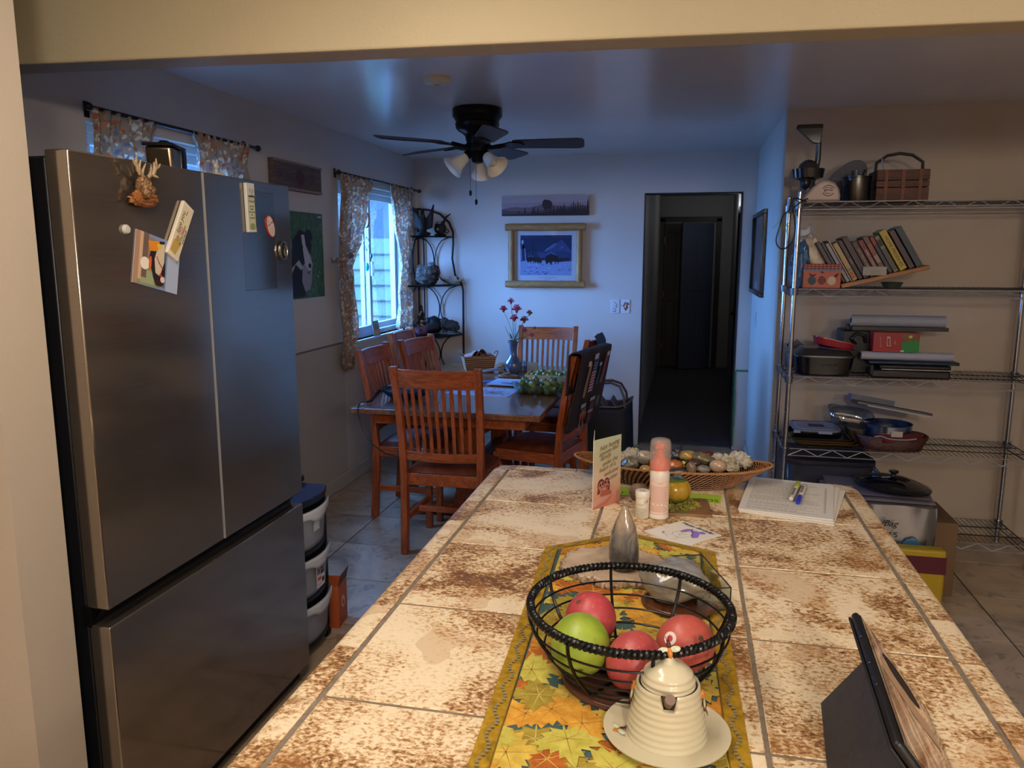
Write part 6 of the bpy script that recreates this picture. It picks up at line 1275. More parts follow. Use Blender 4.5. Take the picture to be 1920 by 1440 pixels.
m = MB(); mats_ = [TEAL]+LC+[VEI, VEL]; m.m = 0; m.poly([(x, y, .0018) for x, y in inn])
rn = random.Random(21); z = .0019
pts_ = []
for j in range(27):
    for i in range(8):
        pts_.append((-.28+.056*i+rn.uniform(-.015, .015)+(.028 if j % 2 else 0), .38+.056*j+rn.uniform(-.015, .015)))
rn.shuffle(pts_)
for (cx, cy) in pts_:
    s = rn.uniform(.050, .072); a = rn.uniform(0, 2*PI); ca, sa = math.cos(a)*s, math.sin(a)*s
    P = [(cx+x*ca-y*sa, cy+x*sa+y*ca) for x, y in LEAFP]
    # clip per triangle fan around centre so the outline stays non-convex safe
    k = rn.randrange(6); m.m = 1+k; n = len(P)
    for i in range(n):
        q = clip([(cx, cy), P[i], P[(i+1) % n]], inn)
        if len(q) >= 3: m.poly([(x, y, z) for x, y in q][::1] if sum(q[t][0]*q[(t+1) % len(q)][1]-q[(t+1) % len(q)][0]*q[t][1] for t in range(len(q))) > 0 else [(x, y, z) for x, y in q][::-1])
    m.m = 7 if k in (0, 1, 3, 4) else 8
    for tip in ((0, .9), (.62, .14), (-.62, .14), (.42, -.2), (-.42, -.2), (0, -.62)):
        e = (cx+tip[0]*ca-tip[1]*sa, cy+tip[0]*sa+tip[1]*ca); b = (cx-(-.12)*sa*-1*0, cy)
        w_ = .0007; dx, dy = e[0]-cx, e[1]-cy; l = math.hypot(dx, dy); nx, ny = -dy/l*w_, dx/l*w_
        q = clip([(cx+nx, cy+ny), (cx-nx, cy-ny), (e[0], e[1])], inn)
        if len(q) >= 3: m.poly([(x, y, z+.00004) for x, y in q][::-1])
    z += .00001
m.build('leaf_print', mats_, ru, smooth=0)
m = MB(); zz = z+.0004; mid = inset(RUN, .016)
for (a, b) in zip(mid, mid[1:]+mid[:1]):
    a, b = Vector(a), Vector(b); L = (b-a).length; n = int(L/.008); d = (b-a)/max(n, 1); nn = Vector((-d.y, d.x)).normalized()
    for i in range(n):
        c_ = a+d*i+nn*.005*math.sin(i*.8); e = d*.28; f = nn*.0028
        m.poly([(c_.x-e.x-f.x, c_.y-e.y-f.y, zz), (c_.x+e.x-f.x, c_.y+e.y-f.y, zz), (c_.x+e.x+f.x, c_.y+e.y+f.y, zz), (c_.x-e.x+f.x, c_.y-e.y+f.y, zz)])
m.build('border_stitching', mat('7f7a66', .8), ru, smooth=0)
m = MB(); q = inset(RUN, .0305); m.tube([(x, y, zz+.0002) for x, y in q], .0009, 5, closed=True); m.build('seam', mat('6d5212', .8), ru)
ZR = Z+.0034
# greeting card
A, B = Vector((-.221, 2.013, Z)), Vector((-.156, 2.107, Z)); a = math.atan2(B.y-A.y, B.x-A.x); W = (B-A).length; H = .192
gc = thing('greeting_card', 'open standing greeting card with script and two cartoon sloths', 'card', A, a)
MB().bb(0, W, 0, .0008, 0, H).build('front_panel', mat('cfc6b4', .6), gc, smooth=0)
m = MB(); m.T = Matrix.Rotation(R(72), 4, 'Z') if False else Matrix.Identity(4)
b_ = MB(); b_.bb(-.0012, 0, .0, .125, 0, H).build('back_panel', mat('dcd8d2', .6), gc, smooth=0, rot=(0, 0, R(5.2)-a))
m = MB(); m.T = Matrix.Translation((W/2, -.0002, H/2)) @ Matrix.Rotation(PI/2, 4, 'X')
t = NT('card_gradient', .6); v = t.n('TexCoord').outputs['Object']; sx_ = t.n('SeparateXYZ'); t.t.links.new(v, sx_.inputs[0]); t.color(t.ramp(t.math('MULTIPLY', sx_.outputs[2], 5.2), [(0, 'c07a68'), (.22, 'cf9a86'), (.4, 'cdb49c'), (.7, 'b9b69a'), (1, 'b4bba2')])); CG = t.m
ms = art(m, W, H, [(CG, rect(0, 0, 1, 1)), ('c4998a', [(0, .12), (.3, .16), (.6, .24), (.72, .3), (.7, .2), (.5, .12), (0, .02)]), ('b06050', [(0, .06), (.4, .1), (.75, .18), (1, .2), (1, 0), (0, 0)]) if False else ('bd7362', [(0, .03), (.4, .07), (.75, .16), (.5, .03), (0, 0)]),
   ('6a3a30', oval(.28, .33, .13, .09)), ('6a3a30', oval(.48, .335, .1, .085)), ('6a3a30', [(.14, .2), (.17, .33), (.24, .33), (.24, .21)]), ('6a3a30', [(.5, .22), (.52, .34), (.6, .34), (.58, .22)]), ('b5756a', oval(.28, .315, .1, .07)), ('b5756a', oval(.47, .325, .08, .07)), ('a85f52', [(.22, .17), (.3, .25), (.5, .25), (.66, .2), (.64, .16), (.3, .16)]),
   ('241818', oval(.24, .335, .028, .018)), ('241818', oval(.32, .345, .028, .018)), ('241818', oval(.43, .355, .026, .017)), ('241818', oval(.52, .35, .026, .017)), ('3a1d1a', oval(.28, .30, .02, .01)), ('3a1d1a', oval(.47, .295, .025, .014))])
m.m = len(ms); ms.append(mat('7d6848', .6))
for k, (s_, x_, sz) in enumerate((('Not having', .004, .0185), ('anyone like', .0, .0175), ('family', -.012, .019), ('under the', .006, .0165), ('heart of a', -.004, .0175), ('welcome', .012, .0165), ('sister', .02, .0175))):
    m.text(s_, sz, Matrix.Translation((x_, H*.39-.0152*k, .0032)) @ Matrix.Rotation(R(10), 4, 'Z'), .0001, shear=.45)
m.build('printed_front', ms, gc, smooth=0)
# pill bottle
o = thing('pill_bottle', 'small white pill bottle with a printed label on the island', 'bottle', (-.088, 1.985, Z))
MB().lathe([(0, 0), (.0165, 0), (.0175, .002), (.0175, .054), (.015, .058), (0, .058)], n=36).build('bottle_body', mat('cfc6b4', .4), o)
MB().lathe([(0, .056), (.0185, .056), (.0188, .058), (.0188, .071), (.0175, .073), (0, .073)], n=48, fn=lambda a, z: 1+.012*math.cos(30*a)).build('bottle_cap', mat('d6d1c6', .4), o)
def wrap(m, s, size, r, z, a0, **kw):   # letters laid round a cylinder
    k = MB(); k.text(s, size, Matrix.Identity(4), .0, **kw); o_ = len(m.v)
    m.v += [((r)*math.cos(a0+p[0]/r), (r)*math.sin(a0+p[0]/r), z+p[1]) for p in k.v]; m.f += [tuple(i+o_ for i in f) for f in k.f]; m.k += [m.m]*len(k.f)
m = MB(); m.m = 0; wrap(m, 'L8', .011, .01775, .047, R(-55)); m.m = 1
def bars(m, r, z, a0, a1, h=.0012, n=10): m.add([(r*math.cos(a0+(a1-a0)*i/n), r*math.sin(a0+(a1-a0)*i/n), zz_) for zz_ in (z-h/2, z+h/2) for i in range(n+1)], [(i, i+1, n+2+i, n+1+i) for i in range(n)])
rn = random.Random(6)
for k in range(11): bars(m, .0177, .040-.003*k-(.006 if k > 1 else 0), R(-150+rn.uniform(0, 20)), R(-150+rn.uniform(60, 110)), .0009)
m.build('label_print', [mat('2a2622', .6), mat('8a8478', .6)], o, smooth=0)
m = MB(); m.text('OPEN', .007, Matrix.Translation((0, .003, .0733)), .0001); m.text('PUSH', .006, Matrix.Translation((0, -.006, .0733)), .0001); m.build('cap_print', mat('6a7480', .6), o, smooth=0)
# foam pump bottle
o = thing('foam_pump_bottle', 'white foam bottle with an orange pump under a clear cap on the island', 'bottle', (-.046, 1.995, Z))
MB().lathe([(0, 0), (.023, 0), (.0258, .002), (.0262, .006), (.0258, .010), (.025, .012), (.025, .108), (.0255, .112), (.0255, .120), (.023, .128), (.022, .131), (.0235, .134), (0, .134)], n=48).build('bottle_body', mat('d8cfc6', .35), o)
m = MB(); m.lathe([(0, .132), (.0262, .132), (.0262, .142), (.025, .150), (.019, .158), (.011, .164), (.0095, .185), (.013, .187), (.013, .196), (.008, .199), (0, .199)], n=40); m.tube([(0, 0, .192), (-.008, -.008, .192), (-.0125, -.0125, .190)], .004, 8); m.build('pump', mat('d1502f', .35), o)
MB().open_lathe([(.0268, .134), (.0268, .190), (.0262, .202), (.0235, .209), (.014, .2125), (0, .213)], n=40).build('clear_cap', mat('cdb9b0', .2, 0, .5, 0, .32), o, smooth=60)
m = MB(); m.m = 0
m.add([(.0252*math.cos(R(-165+150*i/24)), .0252*math.sin(R(-165+150*i/24)), z_) for z_ in (.015, .105) for i in range(25)], [(i, i+1, 26+i, 25+i) for i in range(24)])
m.m = 1; wrap(m, 'FREE', .0072, .0256, .097, R(-85)); rn = random.Random(8)
for k in range(24):
    if 16 <= k <= 17: continue
    bars(m, .0255, .089-.0029*k, R(-158), R(-158+rn.uniform(105, 135)), .0011, 14)
for a_ in (-140, -108, -85, -60, -38): bars(m, .0256, .0415, R(a_-3), R(a_+3), .003, 3)
for z_, a0, a1 in ((.1018, -160, -20), (.0148, -160, -20)): bars(m, .0256, z_, R(a0), R(a1), .0006, 20)
m.build('back_label', [mat('dcc6ba', .45), mat('c48a7a', .5)], o, smooth=0)
# wooden plaque with moss, glass gourd
o = thing('wood_plaque', 'square wooden plaque under the moss and glass gourd', 'plaque', (.012, 2.085, Z), R(4))
MB().bb(-.075, .075, -.07, .07, 0, .007).build('board', speck('plaque_wood', [(.3, '5c3f28'), (.55, '83603f'), (.8, '5f6d44')], 9, .6), o, bevel=.001)
o = thing('moss_tuft', 'yellow green moss spread under the glass gourd', 'moss', (-.002, 2.085, Z+.007)); o['kind'] = 'stuff'
m = MB(); rn = random.Random(9)
for k in range(750):
    r = .062*math.sqrt(rn.random()); a = rn.uniform(0, 2*PI); x_, y_ = r*math.cos(a), r*math.sin(a)*.9; h = .012*(1-(r/.07)**2)+.003
    c0_ = Vector((x_, y_, rn.uniform(0, h))); d1 = Vector((rn.uniform(-1, 1), rn.uniform(-1, 1), rn.uniform(0, .8)))*.005; d2 = d1+Vector((rn.uniform(-1, 1), rn.uniform(-1, 1), rn.uniform(-.3, .3)))*.004
    m.m = rn.randrange(3); m.tube([c0_, c0_+d1, c0_+d2*1.4], [.0007, .0006, .0003], 3)
moss = m.build('moss_strands', [mat('a3a23a', .8), mat('7d8430', .8), mat('bdb65a', .8)], o, smooth=0)
o = thing('glass_gourd', 'round amber and green glass pumpkin on moss', 'pumpkin ornament', (-.008, 2.10, Z+.012))
t = NT('amber_glass', .08, 0, .6); v = t.n('TexCoord').outputs['Object']; s_ = t.n('SeparateXYZ'); t.t.links.new(v, s_.inputs[0]); nz = t.noise(t.coords(), 30, 3)
fz = t.math('ADD', t.math('MULTIPLY', s_.outputs[2], 14), t.math('MULTIPLY', nz, .25)); t.color(t.ramp(fz, [(.1, '3d4a2a'), (.32, '6f7434'), (.45, 'c39a2c'), (.95, 'd0a634'), (1.0, '66803e')])); t.b.inputs['Transmission Weight'].default_value = .35
MB().lathe([(0, 0), (.026, .001), (.040, .012), (.0455, .030), (.042, .050), (.030, .064), (.014, .068), (.004, .064), (0, .063)], n=64, fn=lambda a, z: 1-.05*abs(math.sin(4*a))**6).build('gourd_body', t.m, o, smooth=70)
m = MB(); m.tube([(0, 0, .063), (.002, -.006, .072), (.01, -.012, .076), (.018, -.012, .073)], [.006, .005, .004, .003], 8); m.build('stem', mat('6f8a98', .1, 0, .6, .4), o)
# sticky notes
for k, (px_, py_, rz, txt, lb) in enumerate(((-.165, 2.205, -6, 'I', 'lime green sticky note under the left of the stone basket'), (.075, 2.185, -4, 'TOS', 'lime green sticky note sticking out behind the glass gourd'))):
    o = thing('sticky_note', lb, 'sticky note', (px_, py_, Z), R(rz)); MB().bb(-.045, .045, -.038, .038, 0, .0006).build('paper', mat('9cb83a', .7), o, smooth=0)
    MB().text(txt, .03, Matrix.Translation((.012, -.018, .0008)), .0001).build('handwriting', mat('16180f', .7), o, smooth=0)
# brown stone
o = thing('brown_stone', 'plain brown stone standing behind the pill bottle', 'stone', (-.105, 2.13, Z)); MB().blob((0, 0, .024), (.027, .02, .026), .12, 1.6, 3, flat=-.0238).build('stone', speck('brown_stone_rock', [(.3, '5a4330'), (.7, '7f6248')], 20, .6), o)
# papers and markers
pc = [Vector((.223, 2.423)), Vector((.458, 2.395)), Vector((.392, 2.040)), Vector((.151, 2.105))]; ctr = Vector((.305, 2.225)); aa = math.atan2(-.065, .241)+R(2)
for k in range(3):
    o = thing('printed_paper', ['white printed sheet lying on top of the paper stack under the markers', 'white sheet sticking out at the right of the paper stack', 'bottom white sheet of the paper stack'][k], 'paper', (ctr.x+.008*k, ctr.y-.006*k, Z+.0035*(2-k)), R(-10-2.5*k), 'stack of printed papers')
    HW, HH = .118, .165
    MB().bb(-HW, HW, -HH, HH, 0, .003).build('sheet', mat('d5d2cc', .6), o, smooth=0)
    if k == 0:
        m = MB(); rn = random.Random(12); y = .145
        while y > -.15:
            if rn.random() < .12: y -= .006; continue
            x0 = -.100; x1 = rn.uniform(.03, .085); x_ = x0
            while x_ < x1: w_ = rn.uniform(.004, .014); m.bb(x_, min(x_+w_, x1), y-.0009, y+.0009, .003, .0033); x_ += w_+.0025
            y -= .0052
        for q in range(30): m.bb(.094, .100, -.12+.008*q, -.1165+.008*q, .003, .0033)
        m.build('printed_text', mat('8f8c8c', .7), o, smooth=0)
def marker(label, a, b, zc, cap, capend):
    a, b = Vector((a[0], a[1], zc)), Vector((b[0], b[1], zc)); o = thing('marker_pen', label, 'marker', a); d = b-a; L = d.length; o.rotation_euler = (0, 0, math.atan2(d.y, d.x))
    m = MB(); m.cyl((.0, 0, 0), (L*.68, 0, 0), .0062, n=20); m.build('barrel', mat('cfcdc6', .35), o)
    m = MB(); m.tube([(L*.66, 0, 0), (L*.69, 0, 0), (L*.97, 0, 0), (L, 0, 0)], [.0066, .0072, .0066, .004], 20); m.build('cap', mat(cap, .3), o)
    m = MB(); m.tube([(-.002, 0, 0), (0, 0, 0), (.006, 0, 0)], [.004, .0063, .0063], 16); m.build('end_plug', mat(capend, .4), o)
    m = MB()
    for q in range(4): m.bb(L*(.15+.1*q), L*(.2+.1*q), -.003, .003, .0058, .0066)
    m.build('barrel_print', mat('24242a', .5), o, smooth=0)
marker('white and blue marker pen on the printed papers', (.359, 2.312), (.319, 2.146), Z+.0105+.0067, '2a35b5', '28282c')
marker('white marker pen with a yellow cap on the printed papers', (.306, 2.176), (.348, 2.345), Z+.0105+.0067, 'b9bd2a', 'c9c6bf')
# cartoon note card
cn = [Vector((-.078, 1.885)), Vector((.03, 1.969)), Vector((.107, 1.884)), Vector((.011, 1.797))]
o = thing('drawing_card', 'white card with a drawn woman in a purple hat and Happy Birthday lettering', 'card', (.0165, 1.884, Z), R(-43))
s1, s2 = .065, .068
MB().bb(-s1, s1, -s2, s2, 0, .0012).build('card_stock', mat('dcd8d2', .6), o, smooth=0)
# local x points lower right of photo; picture is turned on its side
m = MB(); m.T = Matrix.Rotation(R(-90+90), 4, 'Z')
PU = '8f74c9'; LN = '6d655f'
ms = art(m, 2*s1, 2*s2, [(PU, [(.42, .50), (.38, .62), (.40, .74), (.48, .80), (.52, .72), (.50, .58)]), (PU, [(.50, .74), (.62, .78), (.74, .70), (.84, .54), (.80, .44), (.70, .50), (.62, .62), (.54, .66)]), (PU, oval(.72, .78, .07, .06)), ('5b4690', stroke([(.46, .78), (.56, .7), (.64, .62), (.74, .48)], .012)),
   (LN, stroke([(.44, .6), (.38, .5), (.38, .36), (.46, .28)], .006)), (LN, stroke([(.72, .46), (.70, .34), (.62, .26), (.5, .26)], .006)), (LN, stroke([(.3, .34), (.24, .26), (.3, .18), (.42, .2)], .006)), (LN, stroke([(.46, .28), (.4, .18), (.5, .1)], .005)), (LN, stroke([(.62, .26), (.66, .14), (.6, .08)], .005)),
   (LN, oval(.52, .48, .02, .008)), (LN, oval(.62, .46, .02, .008)), ('8a5a55', oval(.56, .36, .022, .01)), (LN, stroke([(.56, .46), (.55, .41), (.57, .4)], .005)), ('b58a7a', oval(.28, .22, .03, .02)), (LN, stroke([(.14, .5), (.16, .42)], .005)), (LN, stroke([(.1, .46), (.12, .4)], .005))], .0013)
m.m = len(ms); ms.append(mat('1c1a1c', .6)); m.text('Happy Birthday', .0165, Matrix.Translation((-.002, .056, .0022)) , .0001, shear=.4)
m.build('drawing', ms, o, smooth=0)
# travertine slab, carved stone gourd, quartz on wood base
SL = speck('travertine', [(.3, '8d7a66'), (.5, 'b39c84'), (.7, 'c7b29a')], 14, .45, 5, bump=.5)
o = thing('stone_slab', 'irregular flat travertine slab lying on the runner', 'stone slab', (-.125, 1.615, ZR))
rn = random.Random(14); P = [(.14*math.cos(2*PI*i/40)*(1+.09*mnoise.noise(Vector((i*.5, 0, 1)))*2)*.82, .098*math.sin(2*PI*i/40)*(1+.14*mnoise.noise(Vector((i*.7, 3, 1)))*2)) for i in range(40)]
P = [(max(-.125, min(.115, x)), y) for x, y in P]
m = MB(); m.prism(P, 0, .016); m.build('slab', SL, o, bevel=.003)
P2 = [(x*1.04, y*1.04) for x, y in P]; m = MB()
for i in range(40):
    a_, b_ = Vector((*P[i], .0)), Vector((*P[(i+1) % 40], .0)); m.blob(tuple((a_+b_)/2+Vector((0, 0, .008))), (.008, .008, .008), .5, 5, i, 8, 6)
m.build('rough_edge', speck('travertine_rim', [(.3, '5a4632'), (.6, 'a38e76')], 50, .7, bump=1), o)
o = thing('carved_stone_pear', 'polished grey brown stone bottle-shaped carving standing on the slab', 'stone ornament', (-.106, 1.585, ZR+.0165))
t = NT('agate_stone', .12, 0, .6, .5); v = t.n('TexCoord').outputs['Object']; s_ = t.n('SeparateXYZ'); t.t.links.new(v, s_.inputs[0]); nz = t.noise(t.coords(), 16, 5, .6, 1.4)
fz = t.math('ADD', t.math('MULTIPLY', s_.outputs[2], 5.0), t.math('MULTIPLY', t.math('SUBTRACT', nz, .5), 1.1)); t.color(t.ramp(fz, [(.1, '37383a'), (.3, '5f5d5b'), (.5, '8a7a68'), (.62, '9a8872'), (.8, '7f7062'), (.92, '3c3a3d')]))
MB().lathe([(0, 0), (.022, .001), (.029, .010), (.031, .028), (.030, .055), (.027, .08), (.021, .100), (.0145, .117), (.0095, .128), (.0085, .134), (.005, .139), (0, .140)], n=48, fn=lambda a, z: 1+.035*math.sin(2*a+z*30)+.02*math.sin(5*a+70*z)).build('stone_body', t.m, o, smooth=70)
o = thing('wood_coaster', 'dark wooden base under the clear quartz rock', 'wood base', (.012, 1.455, ZR)); MB().lathe([(0, 0), (.068, 0), (.074, .006), (.072, .013), (0, .013)], n=40, sy=.75, fn=lambda a, z: 1+.05*math.sin(3*a)).build('base', wood('dark_base', '3a2012', '5a3520', .3), o, bevel=.002)
o = thing('quartz_rock', 'large pale grey translucent quartz boulder behind the fruit bowl', 'crystal', (.0, 1.470, ZR+.013))
t = NT('quartz', .12, 0, .6); v = t.coords(); nz = t.noise(v, 14, 5, .65, 1.2); s_ = t.n('SeparateXYZ'); t.t.links.new(v, s_.inputs[0])
t.color(t.ramp(t.math('ADD', t.math('MULTIPLY', s_.outputs[2], 4), t.math('MULTIPLY', nz, .7)), [(.3, '7d715c'), (.5, '9a9282'), (.62, '8c8c92'), (.8, 'a9a9ae')])); t.b.inputs['Transmission Weight'].default_value = .3; t.rough(t.math('MULTIPLY_ADD', t.math('LESS_THAN', s_.outputs[2], .03), .35, .1)); t.bump(nz, .35, .003)
MB().blob((0, 0, .038), (.064, .052, .039), .22, 1.4, 12, 44, 28, flat=-.036).build('rock', t.m, o, smooth=80)
# glass tealight box
C4 = [Vector((-.004, 1.594)), Vector((.058, 1.613)), Vector((.101, 1.470)), Vector((.046, 1.440))]
o = thing('tealight_box', 'glass candle tray with dark metal edges behind the bowl', 'candle holder', (.050, 1.533, ZR+.001), math.atan2(C4[0].y-C4[3].y, C4[0].x-C4[3].x))
L_, W_ = .083, .033; h = .046; m = MB(); r = .0014; cs = [(-L_, -W_), (L_, -W_), (L_, W_), (-L_, W_)]
for i in range(4):
    a_, b_ = cs[i], cs[(i+1) % 4]
    for z_ in (r, h): m.cyl((*a_, z_), (*b_, z_), r, n=6)
    m.cyl((*a_, r), (*a_, h), r, n=6)
m.build('metal_frame', mat('4b4a48', .35, .9), o)
m = MB(); m.bb(-L_, L_, -W_-.0006, -W_+.0006, r, h); m.bb(-L_, L_, W_-.0006, W_+.0006, r, h); m.bb(-L_-.0006, -L_+.0006, -W_, W_, r, h); m.bb(L_-.0006, L_+.0006, -W_, W_, r, h); m.bb(-L_, L_, -W_, W_, 0, .0012); m.build('glass_sides', thin_glass('candle_glass', (.88, .92, .88), .08), o, smooth=0)
M = o.rotation_euler.to_matrix()
for k in range(4):
    x_ = [.060, .020, -.020, -.060][k]; p = Vector(o.location)+M @ Vector((x_, 0, .0015)); t = thing('tealight_candle', ['tealight at the back end of the glass tray', 'tealight second from the back in the glass tray', 'tealight third from the back in the glass tray', 'tealight at the front end of the glass tray'][k], 'candle', p, 0, 'tealights in the glass tray')
    MB().open_lathe([(0, 0), (.0185, 0), (.0192, .016), (.0185, .016), (.018, .012)], n=28).build('tin_cup', mat('9a9a9c', .3, 1), t); MB().lathe([(0, .002), (.018, .002), (.018, .0135), (0, .0132)], n=28).build('wax', mat('d2cabc', .5), t); MB().cyl((0, 0, .013), (.001, 0, .020), .0007, n=5).build('wick', BLK2, t)
# wire fruit bowl
BC = Vector((-.068, 1.180)); bo = thing('wire_fruit_bowl', 'black wire fruit bowl with a twisted rope rim holding mangoes', 'bowl', (BC.x, BC.y, ZR))
WI = mat('0d0d0e', .32, .3); RZ = .125
def br(z): t = (z-.014)/(RZ-.014); return .098+.062*math.sin(t*PI/2)**.9 if t > 0 else .098
m = MB(); n = 220
for ph in (0, PI):
    m.tube([((.158+.0036*math.cos(2*PI*i*42/n*1+ph))*math.cos(2*PI*i/n), (.158+.0036*math.cos(2*PI*i*42/n+ph))*math.sin(2*PI*i/n), RZ+.0036*math.sin(2*PI*i*42/n+ph)) for i in range(n)] if False else
           [((.158+.0034*math.cos(60*2*PI*i/720+ph))*math.cos(2*PI*i/720), (.158+.0034*math.cos(60*2*PI*i/720+ph))*math.sin(2*PI*i/720), RZ+.0034*math.sin(60*2*PI*i/720+ph)) for i in range(720)], .0040, 7, closed=True)
m.build('rope_rim', WI, bo)
m = MB()
for z_ in (.018, .036, .056, .076, .097): r_ = br(z_); m.tube([(r_*math.cos(2*PI*i/72), r_*math.sin(2*PI*i/72), z_) for i in range(72)], .0017, 6, closed=True)
m.build('wire_rings', WI, bo)
for k in range(8):
    a = 2*PI*(k+.35)/8; m = MB(); pts = [(0, 0, .0125), (.05*math.cos(a), .05*math.sin(a), .0125), (.092*math.cos(a), .092*math.sin(a), .013)]+[((br(z_)+.002)*math.cos(a), (br(z_)+.002)*math.sin(a), z_) for z_ in (.018, .03, .045, .065, .085, .105, .122)]
    m.tube(pts, .0029, 6); m.build('rib', WI, bo)
MB().lathe([(0, 0), (.104, 0), (.108, .003), (.105, .009), (.095, .0105), (0, .0105)], n=64).build('wooden_base', mat('4a2c20', .35), bo, bevel=.001)
def mango(label, u, v_, z_, rad, a, bcol, rot=(0, 0, 0), sticker=None, seed=1):
    q = PZ(u, v_, z_); o = thing('mango', label, 'fruit', (q.x, q.y, q.z), rot=rot, group='mangoes in the wire bowl')
    t = NT('mango_skin_%d' % seed, .42, 0, .5); v = t.coords(); nz = t.noise(v, 9, 4, .6, .6); sp = t.noise(v, 160, 2); t.color(t.mix(t.math('MULTIPLY', t.math('GREATER_THAN', sp, .66), .35), t.ramp(nz, [(.3, a), (.55, bcol[0]), (.75, bcol[1])]), bcol[2])); t.bump(sp, .12, .0008)
    m = MB(); m.lathe([(0, -rad*1.02), (rad*.3, -rad*.97), (rad*.62, -rad*.78), (rad*.88, -rad*.42), (rad*.98, 0), (rad*.93, rad*.38), (rad*.74, rad*.72), (rad*.45, rad*.93), (rad*.16, rad*.99), (rad*.05, rad*.955), (0, rad*.95)], n=40, fn=lambda a_, z: 1+.03*math.sin(a_+seed)+.02*math.sin(2*a_)); m.build('fruit', t.m, o, smooth=80, sub=1)
    MB().lathe([(0, rad*.94), (.0045, rad*.945), (.004, rad*.985), (.0015, rad*1.0), (0, rad*1.0)], n=12, fn=lambda a_, z: 1+.2*math.sin(5*a_)).build('stem_end', mat('4f4424', .8), o)
    if sticker:
        M_ = o.rotation_euler.to_matrix(); d = M_.inverted() @ Vector(sticker).normalized(); m = MB(); bx = d.orthogonal().normalized(); by = d.cross(bx); n = 20
        m.add([d*rad*1.042]+[(d+ (bx*math.cos(2*PI*i/n)+by*math.sin(2*PI*i/n))*.22).normalized()*rad*1.038 for i in range(n)], [(0, 1+i, 1+(i+1) % n) for i in range(n)]); m.m = 1
        m.add([d*rad*1.046]+[(d+ (bx*math.cos(2*PI*i/n)+by*math.sin(2*PI*i/n))*.10).normalized()*rad*1.044 for i in range(n)], [(0, 1+i, 1+(i+1) % n) for i in range(n)]); m.build('fruit_sticker', [mat('d8cfc8', .4), mat('b5364a', .4)], o)
mango('green mango, front left in the wire bowl', 1086, 1207, ZR+.066, .0495, '6f8a22', ('93a43a', 'a8ae48', '5f7a1c'), (R(118), 0, R(10)), seed=1)
mango('red mango at the back left of the wire bowl', 1108, 1160, ZR+.064, .0445, '96303a', ('a83f46', 'b0524c', 'c07a6a'), (R(20), R(-30), 0), seed=2)
mango('red mango at the front centre of the wire bowl', 1190, 1240, ZR+.060, .0465, '9c3a42', ('b04c4a', 'a8586a', 'c88a70'), (R(130), 0, R(-8)), seed=3)
mango('red mango with a white sticker at the right of the wire bowl', 1285, 1207, ZR+.062, .0475, 'a8463e', ('b2544a', 'ac604e', 'c88068'), (R(40), R(40), 0), (-.50, -.72, .50), seed=4)
# honey pot on saucer
HX, HY = -.003, 1.035
sa = thing('honey_pot_saucer', 'round cream saucer with a painted bee under the honey pot', 'saucer', (HX, HY, ZR))
CRM = mat('c2baa0', .18, 0, .5, coat=.3)
MB().lathe([(0, 0), (.045, 0), (.05, .003), (.082, .008), (.0885, .011), (.089, .013), (.084, .0125), (.06, .007), (0, .006)], n=72).build('saucer_dish', CRM, sa, smooth=50)
def bee(parent, M, s=1.0, nm='bee', fat=.5):
    m = MB(); m.T = M; mats_ = [mat('b5702a', .3), mat('4a2418', .3), mat('b5bca4', .3)]
    m.m = 0; m.blob((0, .004*s, .001), (.0035*s, .0065*s, .003*s*fat*2), 0, 1, 0, 14, 10); m.m = 1; m.blob((0, -.005*s, .0012), (.0028*s, .004*s, .0028*s*fat*2), 0, 1, 0, 12, 8); m.blob((0, -.0098*s, .001), (.002*s, .002*s, .002*s), 0, 1, 0, 10, 8)
    for k in (-1, 1): m.tube([(k*.0008*s, -.011*s, .002*s), (k*.0025*s, -.0145*s, .003*s)], .0004*s, 5)
    m.m = 2
    for k in (-1, 1): m.blob((k*.007*s, .0005*s, .002*s), (.0062*s, .0036*s, .0011*s), 0, 1, 0, 14, 8)
    return m.build(nm, mats_, parent)
bee(sa, Matrix.Translation((-.066, -.014, .0094)) @ Matrix.Rotation(R(125), 4, 'Z'), 1.15, 'painted_bee', .1)
hp = thing('honey_pot', 'cream ceramic beehive honey pot with ridged sides and notched rim', 'honey pot', (HX, HY, ZR+.0065))
prof = []; N = 90
for i in range(N+1):
    t_ = i/N; z_ = .077*t_; r_ = .0570-.0130*t_**1.1+.0004*math.sin(2*PI*t_*8.5); prof.append((r_, z_))
prof = [(0, 0), (.05, 0)]+prof+[(.0432, .0785), (.0415, .0782), (.0402, .076), (.0400, .066), (.040, .03), (0, .01)]
# notch in the front rim
m = MB()
def notch(a, z):
    d = math.atan2(math.sin(a-R(-88)), math.cos(a-R(-88)))
    return 1
m.lathe(prof, n=120); vv = []
for (x, y, z_) in m.v:
    a = math.atan2(y, x); d = abs(math.atan2(math.sin(a-R(-88)), math.cos(a-R(-88))))
    if d < .19 and z_ > .058: z_ = .058+(z_-.058)*.03
    elif d < .235 and z_ > .058: z_ = .058+(z_-.058)*.5
    vv.append((x, y, z_))
m.v = vv; m.build('pot_body', CRM, hp, smooth=50)
ld = []; N = 60
for i in range(N+1):
    t_ = i/N; z_ = .0765+.0335*t_; r_ = .0375*(1-t_**2.5)**.60+.0011*math.sin(2*PI*t_*3.6+2.6)*(1-t_); ld.append((max(r_, 0.0002), z_))
ld[-1] = (0, ld[-1][1]); l = MB().lathe([(0, .0745), (.0345, .0745)]+ld, n=72).build('lid', CRM, hp, smooth=50)
m = MB(); m.lathe([(.012, .107), (.008, .112), (.005, .118), (0, .119)], n=24); m.build('lid_knob', CRM, l)
